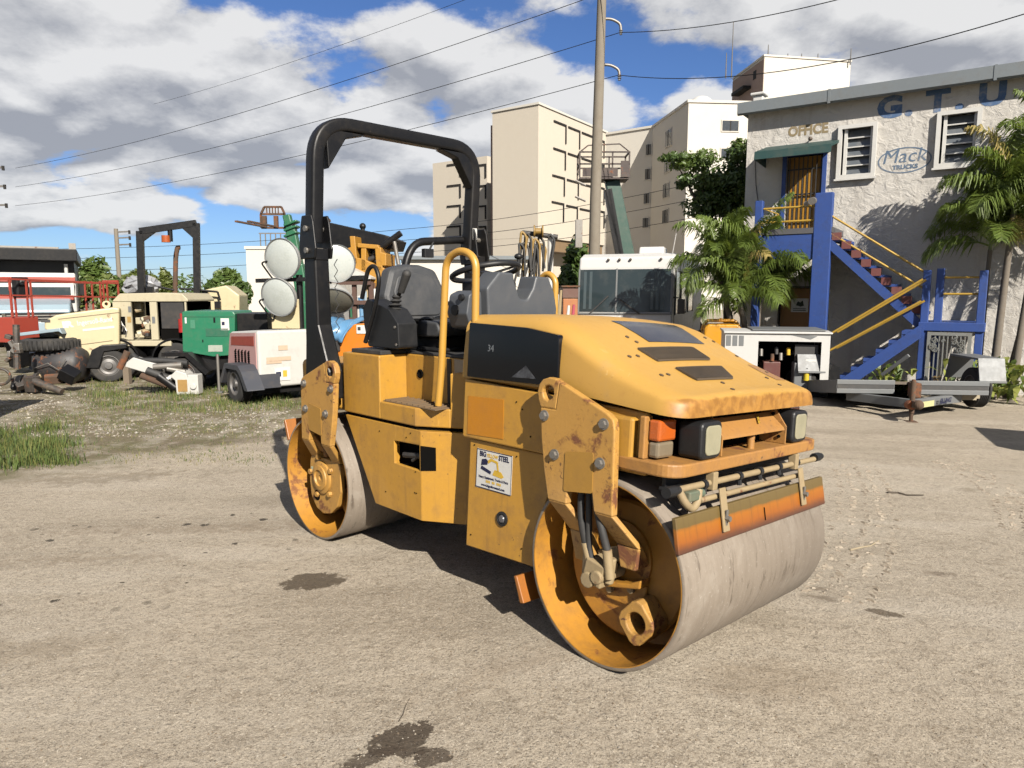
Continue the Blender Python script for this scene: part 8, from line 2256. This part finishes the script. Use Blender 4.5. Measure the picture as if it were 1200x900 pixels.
def mid_clutter():
    b = at(410, 400, 9.6)
    f = Frame('orange_machine', 'orange machine half covered by a blue tarpaulin behind the lever console', 'machine', b.x, 9.6, -8)
    t, p = f.t, f.p
    o = [p(372, 420), p(373, 402), p(398, 400), p(414, 380), p(440, 378), p(444, 390), p(446, 412), p(446, 420)]
    m = MB(); m.prism(o, 'y', 0.0, 1.0); bo = m.build('body', ORNG, t, bevel=0.02)
    part(t, 'base', BLACK, p(368, 420)[0], p(448, 420)[0], 0.05, 0.95, 0.0, p(380, 421)[1])
    o2 = [p(370, 378), p(384, 374.5), p(414, 376.5), p(406, 388), p(396, 397), p(378, 397)]
    m = MB(); N = 14
    # draped tarp: wavy sheet
    a0, a1 = p(368, 377), p(413, 377)
    g = []
    for j in range(10):
        for i in range(18):
            u, v_ = i/17, j/9
            x = a0[0] + (a1[0] - a0[0])*u - 0.12*v_*u
            z = a0[1] - 0.26*v_**1.5 + 0.03*math.sin(9*u + 3*v_) + 0.015*math.sin(23*u - 5*v_)
            y = 0.6 - 0.66*math.sin(min(1, v_*1.25)*math.pi/2) + 0.03*math.sin(14*u + 4*v_)
            g.append((x, y, z + 0.02))
    m.add(g, [(j*18+i, j*18+i+1, (j+1)*18+i+1, (j+1)*18+i) for j in range(9) for i in range(17)])
    tp = m.build('tarpaulin', TARP, t, smooth=70); sol = tp.modifiers.new('solid', 'SOLIDIFY'); sol.thickness = 0.012
    a, c = p(418, 381), p(431, 391); part(t, 'sticker', WHITE, a[0], c[0], -0.012, -0.004, c[1], a[1], parent=bo); a, c = p(419.5, 383), p(423, 387); part(t, 'sticker_print', IRON, a[0], c[0], -0.016, -0.0125, c[1], a[1], parent=bo)
    a, c = p(384, 400), p(399, 411); part(t, 'engine_bay', IRON, a[0], c[0], -0.03, -0.004, c[1], a[1], parent=bo); a, c = p(386, 401), p(391, 408); part(t, 'filter', REDP, a[0], c[0], -0.06, -0.031, c[1], a[1], parent=bo)
    b = at(390, 376, 11.6)
    f = Frame('white_cabinet', 'white metal cabinet just right of the roll bar post', 'cabinet', b.x, 11.6, 3); t, p = f.t, f.p
    a, c = p(371, 343), p(403, 376); part(t, 'body', WHT, a[0], c[0], 0, 0.5, 0.0, a[1], 0.01)
    a, c = p(376, 366), p(400, 367.5); part(t, 'drawer_gap', IRON, a[0], c[0], -0.006, -0.001, c[1], a[1])
    m = MB(); q0, q1 = p(371, 343), p(403, 343); m.prism([(q0[0], q0[1]), (q1[0], q1[1]), (q1[0] - 0.1, q1[1] + 0.08), ((q0[0] + q1[0])/2, q1[1] + 0.16), (q0[0] + 0.05, q0[1] + 0.06)], 'y', 0.05, 0.45); m.build('cover', M('cabinet_cover', (0.55, 0.52, 0.45), var=0.1), t)
    b = at(405, 380, 12.4)
    f = Frame('steel_rack', 'brown steel rack with a white sheet roof behind the white cabinet', 'rack', b.x, 12.4, -4); t, p = f.t, f.p
    BRN = M('rack_brown', (0.10, 0.045, 0.03), rough=0.7, var=0.2, dirt=0.3, rust=0.2)
    for px in (372, 412, 432):
        a = p(px, 330); 
        for y in (0, 1.0): part(t, 'post', BRN, a[0], a[0] + 0.07, y, y + 0.07, 0, a[1])
    for py in (329, 352, 372):
        a, c = p(370, py), p(435, py); part(t, 'beam', BRN, a[0], c[0], -0.05, -0.001, a[1] - 0.07, a[1])
    m = MB(); m.prism([p(368, 326), p(384, 322), p(408, 312), p(436, 325), p(436, 327), p(368, 328)], 'y', -0.1, 1.1); m.build('roof_sheet', WHT, t)
    rr = random.Random(21)
    for k, (px, py, mt) in enumerate(((416, 358, PALEB), (421, 360, WHITE), (424, 362, TARP), (428, 355, PALEB), (408, 365, BLACK), (434, 362, BLACK), (438, 345, RUST), (430, 340, TAN), (440, 352, WHITE))):
        a = p(px, py, 0.1); m = MB(); m.cyl((a[0], 0.1, a[1] - 0.22), (a[0] + rr.uniform(-.03, .03), 0.1, a[1] + 0.2), rr.uniform(0.03, 0.06), n=8); m.build('stored_pipe', mt, t)
    a, c = p(432, 360, .3), p(452, 380, .3); part(t, 'grey_drum_box', M('box_slate', (0.08, 0.09, 0.12)), a[0], c[0], 0.1, 0.7, 0, a[1], 0.02)
    # hose bundle on a post
    b = at(622, 350, 12.0)
    f = Frame('hose_rack', 'bundle of black and yellow hoses hanging behind the grey console', 'hose rack', b.x, 12.0, 0); t, p = f.t, f.p
    a = p(640, 270); bar(t, 'post', WHT, (a[0] + 0.08, 0.1, 0), (a[0] + 0.08, 0.1, a[1] - 0.05), 0.05); bar(t, 'arm', IRON, (a[0] + 0.2, 0.1, a[1] - 0.1), (p(612, 276)[0], 0.1, p(612, 272)[1]), 0.04)
    YH = M('hose_yellow', (0.32, 0.19, 0.03), rough=0.6, dirt=0.4)
    for k in range(11):
        x0 = p(606 + k*2.6, 300)[0]; zt_ = p(600, 270 + rr.uniform(0, 14))[1]; zb_ = p(600, 318 + rr.uniform(0, 18))[1]
        m = MB(); m.tube(arc_path([(x0 - 0.05, 0.02*k - 0.1, zb_), (x0 + rr.uniform(-.06, .06), 0.02*k - 0.1, (zt_ + zb_)/2), (x0 + 0.03, 0.02*k - 0.1, zt_), (x0 + 0.12, 0.02*k - 0.1, zt_ - 0.1), (x0 + 0.1 + rr.uniform(-.05, .08), 0.02*k - 0.1, zb_ + 0.1)], 0.1), 0.02, 7); m.build('hose', YH if k % 3 == 1 else RUBBER, t, smooth=60)
    m = MB(); q = p(631, 271); m.lathe([(0.02, -0.08), (0.1, -0.08), (0.1, -0.06), (0.05, -0.05), (0.05, 0.05), (0.1, 0.06), (0.1, 0.08), (0.02, 0.08)], (q[0], 0, q[1]), 'x', 18); m.build('spool', YH, t, smooth=40)
    m = MB(); m.tube(arc_path([(p(642, 278)[0], 0, p(642, 278)[1]), (p(645, 275)[0], 0, p(645, 274)[1]), (p(650, 282)[0], 0, p(650, 282)[1]), (p(644, 320)[0], 0, p(644, 320)[1])], 0.05), 0.022, 7); m.build('hose', RUBBER, t, smooth=60)
    # junk left of the motorhome
    b = at(667, 362, 17.0)
    f = Frame('orange_crate', 'orange and brown steel crate left of the motorhome windshield', 'crate', b.x, 17.0, 5); t, p = f.t, f.p
    a, c = p(660, 350), p(677, 358); part(t, 'orange_panel', M('crate_orange', (0.45, 0.15, 0.03), dirt=0.4), a[0], c[0], 0, 1.0, 0, a[1], 0.01)
    a, c = p(660, 337), p(678, 349); part(t, 'brown_panel', M('crate_brown', (0.12, 0.04, 0.02), dirt=0.3), a[0], c[0], 0.05, 1.0, c[1], a[1]); a, c = p(658, 334.5), p(680, 336.5); part(t, 'rim', RUST, a[0], c[0], 0, 1.0, c[1], a[1])
    for k, (px, py, mt) in enumerate(((651, 350, WHT), (655, 345, TAN), (664, 363, WHITE), (670, 362, M('crate_pink', (0.5, 0.08, 0.12))))):
        a = p(px, py, -0.4); m = MB(); m.cyl((a[0], -0.4, a[1] - 0.5), (a[0] + 0.05, -0.4, a[1] + 0.1), 0.05, 0.03, n=8); m.build('loose_bar', mt, t)
mid_clutter()

# boxes added outside the picture, unseen, to cast the shadows that fall into it
def caster_box(name, label, cat, X, Y, yaw, w, d, h_, mat):
    t = thing(name, label, cat, (X, Y, gz(X)), R(yaw))
    m = MB(); m.prism([(-w/2, 0.15), (w/2, 0.15), (w/2 + 0.2, h_), (-w/2 - 0.2, h_)], 'y', 0, d); m.build('body', mat, t, bevel=0.02)
    part(t, 'rim', mat, -w/2 - 0.24, w/2 + 0.24, -0.04, d + 0.04, h_ - 0.12, h_ + 0.03, 0.01)
    for x in (-w/2 + 0.2, 0, w/2 - 0.2): part(t, 'rib', mat, x - 0.04, x + 0.04, -0.06, -0.001, 0.15, h_ - 0.13)
    for x in (-w/2 + 0.2, w/2 - 0.2): part(t, 'runner', BLACK, x - 0.06, x + 0.06, 0, d, 0, 0.149)
caster_box('shadow_caster', 'dark box added unseen past the left edge to cast a shadow on the gravel', 'skip', -6.9, 7.0, 12, 1.6, 1.3, 1.45, M('caster_dark', (0.04, 0.06, 0.05), dirt=0.4, rust=0.1))
caster_box('shadow_caster', 'grey box added unseen past the right edge to cast a shadow on the dirt', 'skip', 7.6, 6.3, -25, 1.5, 1.4, 1.3, M('caster_grey', (0.10, 0.10, 0.10), dirt=0.4, rust=0.1))
# ---------------------------------------------------------------- plants
def leaf_mat(name, c0, c1, trans=0.35, rough=0.45):
    m = bpy.data.materials.new(name); m.use_nodes = True
    nt = m.node_tree; b = nt.nodes['Principled BSDF']; out = nt.nodes['Material Output']
    v = coords(nt); n = nnoise(nt, v, 1.7, 3, 0.6)
    n2 = nnoise(nt, v, 9, 3, 0.6)
    c = nmix(nt, nmath(nt, 'ADD', nmath(nt, 'MULTIPLY', n, 0.5), nmath(nt, 'MULTIPLY', n2, 0.5)), c0, c1)
    nt.links.new(c, b.inputs['Base Color']); b.inputs['Roughness'].default_value = rough
    b.inputs['Specular IOR Level'].default_value = 0.4
    t = nt.nodes.new('ShaderNodeBsdfTranslucent'); nt.links.new(nmix(nt, 0.5, c, (0.20, 0.26, 0.03)), t.inputs['Color'])
    mx = nt.nodes.new('ShaderNodeMixShader'); mx.inputs[0].default_value = trans
    nt.links.new(b.outputs[0], mx.inputs[1]); nt.links.new(t.outputs[0], mx.inputs[2]); nt.links.new(mx.outputs[0], out.inputs['Surface'])
    return m
PALML = leaf_mat('palm_leaf', (0.036, 0.066, 0.013), (0.115, 0.150, 0.027))
PALMD = leaf_mat('palm_leaf_dry', (0.20, 0.15, 0.05), (0.30, 0.24, 0.09))
TREED = leaf_mat('dark_leaf', (0.022, 0.046, 0.013), (0.062, 0.095, 0.022), 0.25)
TREEM = leaf_mat('mid_leaf', (0.035, 0.062, 0.016), (0.09, 0.13, 0.028), 0.3)
TREEO = leaf_mat('olive_leaf', (0.05, 0.07, 0.02), (0.12, 0.14, 0.035), 0.3)
TRUNKP = M('palm_trunk', (0.20, 0.17, 0.135), rough=0.9, var=0.2, dirt=0.4, bump=0.4)
TRUNKT = M('tree_bark', (0.09, 0.07, 0.05), rough=0.95, var=0.25, dirt=0.4, bump=0.5)
def frond(mb, base, az, el, L_, droop, rnd, lw=0.019, ll=0.54, npair=72):
    pts = []
    d = Vector((math.cos(az)*math.cos(el), math.sin(az)*math.cos(el), math.sin(el)))
    p = Vector(base); n = 16
    for i in range(n + 1):
        pts.append(p.copy())
        d = (d + Vector((0, 0, -droop*(0.15 + 2.0*(i/n)**1.5)/n))).normalized()
        p = p + d*(L_/n)
    mb.tube(pts, [0.020*(1 - 0.8*i/n) for i in range(n + 1)], 5)
    side0 = Vector((-math.sin(az), math.cos(az), 0))
    for k in range(npair):
        u = 0.14 + 0.86*k/npair
        i = min(n - 1, int(u*n)); fr_ = u*n - i
        c = pts[i].lerp(pts[i+1], fr_); t = (pts[i+1] - pts[i]).normalized()
        s_ = t.cross(Vector((0, 0, 1)))
        s_ = s_.normalized() if s_.length > 0.05 else side0
        upv = s_.cross(t).normalized()
        ln = ll*(math.sin(math.pi*min(1, 0.18 + 0.80*u))**0.6)*rnd.uniform(0.85, 1.1)
        for sg in (-1, 1):
            dirv = (s_*sg*rnd.uniform(0.7, 0.95) + t*rnd.uniform(0.45, 0.8) + upv*rnd.uniform(-0.15, 0.45)).normalized()
            w = t*lw*rnd.uniform(0.8, 1.1)
            q1 = c + dirv*ln*0.5 + Vector((0, 0, -ln*0.06)); q2 = c + dirv*ln*0.86 + Vector((0, 0, -ln*rnd.uniform(0.35, 0.75)))
            mb.add([c - w*0.4, c + w*0.4, q1 + w*0.9, q1 - w*0.9, q2], [(0, 1, 2, 3), (3, 2, 4)])
def palm(label, base, trunks, seed, group=None):
    rnd = random.Random(seed)
    t = thing('palm_tree', label, 'palm tree', base, 0, group)
    for (dx, dy, top, lean, r, nf, L_, droop) in trunks:
        m = MB(); pts = []
        for i in range(9):
            u = i/8
            pts.append((dx + lean[0]*u**1.4, dy + lean[1]*u**1.4, top*u))
        m.tube(pts, [r*(1.25 - 0.45*i/8) for i in range(9)], 12); m.build('trunk', TRUNKP, t, smooth=60)
        for i in range(2, 24):
            pass
        head = Vector(pts[-1])
        sh = MB(); sh.tube([head - Vector((0, 0, 0.05)), head + Vector((0, 0, 0.35))], [r*0.75, r*0.4], 8); sh.build('crownshaft', M('palm_shaft', (0.16, 0.20, 0.06), rough=0.5), t, smooth=60)
        for k in range(nf):
            az = k*2.39996 + rnd.uniform(-0.25, 0.25)
            el = R(80) - (k/nf)*R(68) + rnd.uniform(-0.1, 0.1)
            mb = MB(); frond(mb, head + Vector((0, 0, 0.30 - 0.25*k/nf)), az, el, L_*rnd.uniform(0.85, 1.1), droop*rnd.uniform(0.8, 1.2), rnd)
            mb.build('frond', PALML if rnd.random() > 0.07 else PALMD, t, recalc=False)
    return t
# the palms by the stairs
g1 = Vector((5.22, 15.4, gz(5)))
palm('taller bushy palm left of the blue stairs, behind the open compressor', g1, [(0.05, 0, 2.05, (0.05, 0.0), 0.075, 17, 1.6, 2.0), (-0.22, 0.1, 2.2, (-0.45, 0.3), 0.065, 14, 1.45, 2.0)], 11)
g2 = Vector((5.18, 15.0, gz(5.4)))
palm('shorter palm whose fronds hang before the lower brown door', g2, [(-0.05, 0, 1.55, (-0.35, -0.05), 0.07, 13, 1.4, 2.1)], 17)
g3 = Vector((8.75, 12.9, gz(8.7)))
palm('tall multi-stemmed palm at the right edge in front of the office wall', g3, [(0.05, 0, 3.3, (0.05, -0.1), 0.06, 17, 1.5, 2.0), (0.40, 0.1, 3.0, (0.5, -0.1), 0.055, 14, 1.6, 1.9), (-0.10, 0.2, 2.7, (0.1, 0.1), 0.045, 10, 1.4, 2.0), (0.35, -0.1, 3.75, (0.45, 0.2), 0.055, 15, 1.55, 2.0)], 23)

def leafy(mb, c, rad, n, size, rnd, flat=0.0):
    for _ in range(n):
        while True:
            v = Vector((rnd.uniform(-1, 1), rnd.uniform(-1, 1), rnd.uniform(-1, 1)))
            if 0.05 < v.length <= 1: break
        v = v.normalized()*(v.length**0.45)
        p = Vector(c) + Vector((v.x*rad[0], v.y*rad[1], v.z*rad[2]))
        s_ = size*rnd.uniform(0.6, 1.3)
        nrm_ = (v + Vector((rnd.uniform(-.8, .8), rnd.uniform(-.8, .8), rnd.uniform(-.3, .9)))).normalized()
        a = nrm_.orthogonal().normalized()
        a = (Matrix.Rotation(rnd.uniform(0, 6.28), 3, nrm_) @ a)
        b = nrm_.cross(a)
        mb.add([p - a*s_, p + b*s_*0.42 + nrm_*s_*0.08, p + a*s_, p - b*s_*0.42 + nrm_*s_*0.08], [(0, 1, 2, 3)])
def tree(label, base, h_, blobs, leaves, size, mats, seed, trunk_r=0.18, name='leafy_tree'):
    rnd = random.Random(seed)
    t = thing(name, label, 'tree', base)
    m = MB()
    top = Vector((0, 0, h_*0.55))
    m.tube([(0, 0, 0), (0.02*h_, 0, h_*0.25), top], [trunk_r, trunk_r*0.75, trunk_r*0.5], 9)
    for (c, r_) in blobs:
        mid = (Vector(c)*0.5 + top*0.5) + Vector((0, 0, 0.05*h_))
        m.tube([top - Vector((0, 0, 0.1*h_)), mid, Vector(c)], [trunk_r*0.5, trunk_r*0.3, trunk_r*0.08], 6)
    m.build('trunk', TRUNKT, t, smooth=60)
    tot = sum(r_[0]*r_[1]*r_[2] for _, r_ in blobs)**1.0
    for k, (c, r_) in enumerate(blobs):
        mb = MB()
        n = max(40, int(leaves*(r_[0]*r_[1]*r_[2])/tot))
        sub = max(6, n//32)
        for _ in range(sub):
            v = Vector((rnd.gauss(0, 1), rnd.gauss(0, 1), rnd.gauss(0, 1))).normalized()*rnd.uniform(0.35, 1.0)
            cc = Vector(c) + Vector((v.x*r_[0], v.y*r_[1], v.z*r_[2]))
            k2 = rnd.uniform(0.25, 0.48)
            leafy(mb, cc, (r_[0]*k2, r_[1]*k2, r_[2]*k2), max(8, n//sub), size, rnd)
        mb.build('crown', mats[k % len(mats)], t, recalc=False)
    return t
# dark broadleaf tree behind the palms
Y = 19.0
b = at(850, 330, Y); bx0, bz0 = b.x, gz(b.x)
def rel(px, py): v = at(px, py, Y); return (v.x - bx0, 0, v.z - bz0)
tree('dark broadleaf tree with spreading branches between the hospital wing and the office', (bx0, Y, bz0), 4.3,
     [(rel(868, 190), (0.42, 0.5, 0.50)), (rel(812, 190), (0.62, 0.5, 0.26)), (rel(790, 186), (0.35, 0.4, 0.16)), (rel(845, 218), (0.85, 0.7, 0.42)), (rel(872, 232), (0.6, 0.7, 0.7)), (rel(805, 212), (0.36, 0.4, 0.20)), (rel(835, 240), (0.7, 0.6, 0.35)), (rel(868, 170), (0.28, 0.3, 0.2)), (rel(875, 270), (0.5, 0.6, 0.5))], 17000, 0.07, [TREED, TREEM, TREED], 3, 0.13)
# trees behind the yard
def round_tree(label, px0, px1, pytop, Y, mats, seed, leaves=2600, size=0.3, nb=6):
    rnd = random.Random(seed)
    a, c = at(px0, pytop, Y), at(px1, pytop, Y)
    w = (c.x - a.x)/2; h_ = a.z; cx_ = (a.x + c.x)/2
    blobs = []
    for k in range(nb):
        u = (k + 0.5)/nb*2 - 1
        r0 = w*rnd.uniform(0.30, 0.42)
        zc = h_*0.62*(1 - 0.35*u*u) + rnd.uniform(-0.05, 0.05)*h_
        blobs.append(((u*w*0.72, rnd.uniform(-0.3, 0.3)*w, zc), (r0, r0, min(r0, h_*0.34))))
    blobs.append(((0, 0, h_*0.72), (w*0.5, w*0.5, h_*0.27)))
    tree(label, (cx_, Y, gz(cx_)), h_, blobs, leaves, size, mats, seed, 0.22)
round_tree('spreading green tree behind the red platform and dump truck', 74, 150, 304, 34, [TREEM, TREEO], 31, 5200, 0.22, 8)
round_tree('rounded olive tree just right of the distant wooden pole', 128, 196, 315, 48, [TREEO, TREEM], 32, 3200, 0.28)
round_tree('olive tree seen between the posts of the square black roll bar', 180, 206, 318, 42, [TREEO], 33, 1800, 0.25)
round_tree('dark round tree right of the square black roll bar', 236, 300, 313, 50, [TREEM, TREED], 34, 3400, 0.28)
round_tree('leafy green tree left of the concrete pole behind the motorhome', 643, 708, 283, 30, [TREEM, TREED], 35, 6500, 0.17, 7)
round_tree('light green tree right of the concrete pole behind the motorhome', 700, 760, 291, 33, [TREEO, TREEM], 36, 5000, 0.18, 6)
round_tree('low green tree behind the motorhome roof near the palms', 755, 830, 312, 34, [TREEM], 37, 3600, 0.2, 6)
# far mass of trees along the horizon
rnd = random.Random(77)
mb = MB()
for k in range(150):
    x = -190 + 380*k/150 + rnd.uniform(-2, 2); Yf = rnd.uniform(125, 150)
    hh_ = rnd.uniform(2.5, 5.5)
    leafy(mb, (x, Yf, hh_*0.5), (2.6, 2.0, hh_*0.55), 90, 0.55, rnd)
o = mb.build('distant_woods', TREED, None, recalc=False); o['kind'] = 'stuff'; tag(o, 'dark line of distant woods along the horizon', 'woods')
# a few fallen twigs on the dirt
def twig(label, pts, r, mat):
    P = [(lambda g_: Vector((g_.x, g_.y, gnd(g_.x, g_.y) + r*0.8)))(gp(*q)) for i, q in enumerate(pts)]
    m = MB(); m.tube(P, [r*(1 - 0.6*i/len(P)) for i in range(len(P))], 6)
    tag(m.build('twig', mat, None, smooth=60), label, 'twig')
twig('thin dark twig lying right of the front drum', [(1040, 579), (1052, 579), (1063, 582), (1082, 582)], 0.010, TRUNKT)
twig('pale dry twig lying near the tyre prints', [(996, 645), (1008, 642), (1020, 640), (1030, 634)], 0.006, M('dry_twig', (0.45, 0.37, 0.24)))
twig('curved hair-thin stem beside the foreground oil stain', [(467, 846), (472, 838), (475, 828), (480, 819)], 0.0022, TRUNKT)
# shrubs at the foot of the office
def bush(label, P, rad, n, size, mats, seed):
    rnd = random.Random(seed)
    t = thing('garden_plant', label, 'plant', P)
    for k in range(n):
        az = rnd.uniform(0, 6.28); el = rnd.uniform(0.5, 1.4)
        b0 = Vector((rnd.gauss(0, rad*0.35), rnd.gauss(0, rad*0.3), rnd.uniform(0.02, rad*0.7)))
        d = Vector((math.cos(az)*math.cos(el), math.sin(az)*math.cos(el), math.sin(el)))
        s_ = d.cross(Vector((0, 0, 1))).normalized()*size*0.16
        p1 = b0 + d*size*0.6; p2 = b0 + d*size + Vector((0, 0, -size*0.25))
        m = MB(); m.add([b0, p1 + s_, p2, p1 - s_, p1 + Vector((0, 0, -0.004))], [(0, 1, 4), (0, 4, 3), (1, 2, 4), (4, 2, 3)]); m.build('leaf', mats[k % len(mats)], t, recalc=False)
LGY = leaf_mat('variegated_leaf', (0.10, 0.14, 0.03), (0.30, 0.30, 0.08), 0.3)
P = at(1150, 440, 12.6); bush('yellow-green broad-leaved plant at the foot of the right-hand palm', (P.x, 12.6, gz(P.x)), 0.85, 130, 0.34, [LGY, TREEM, LGY], 41)
P = at(1045, 436, 13.4); bush('small spiky green plant behind the trailer rail under the stairs', (P.x, 13.4, gz(P.x)), 0.55, 70, 0.32, [TREEM, LGY], 42)
P = at(1190, 430, 12.2); bush('broad-leaved plant behind the right trailer fender', (P.x, 12.2, gz(P.x)), 0.8, 90, 0.36, [TREEM, LGY], 43)
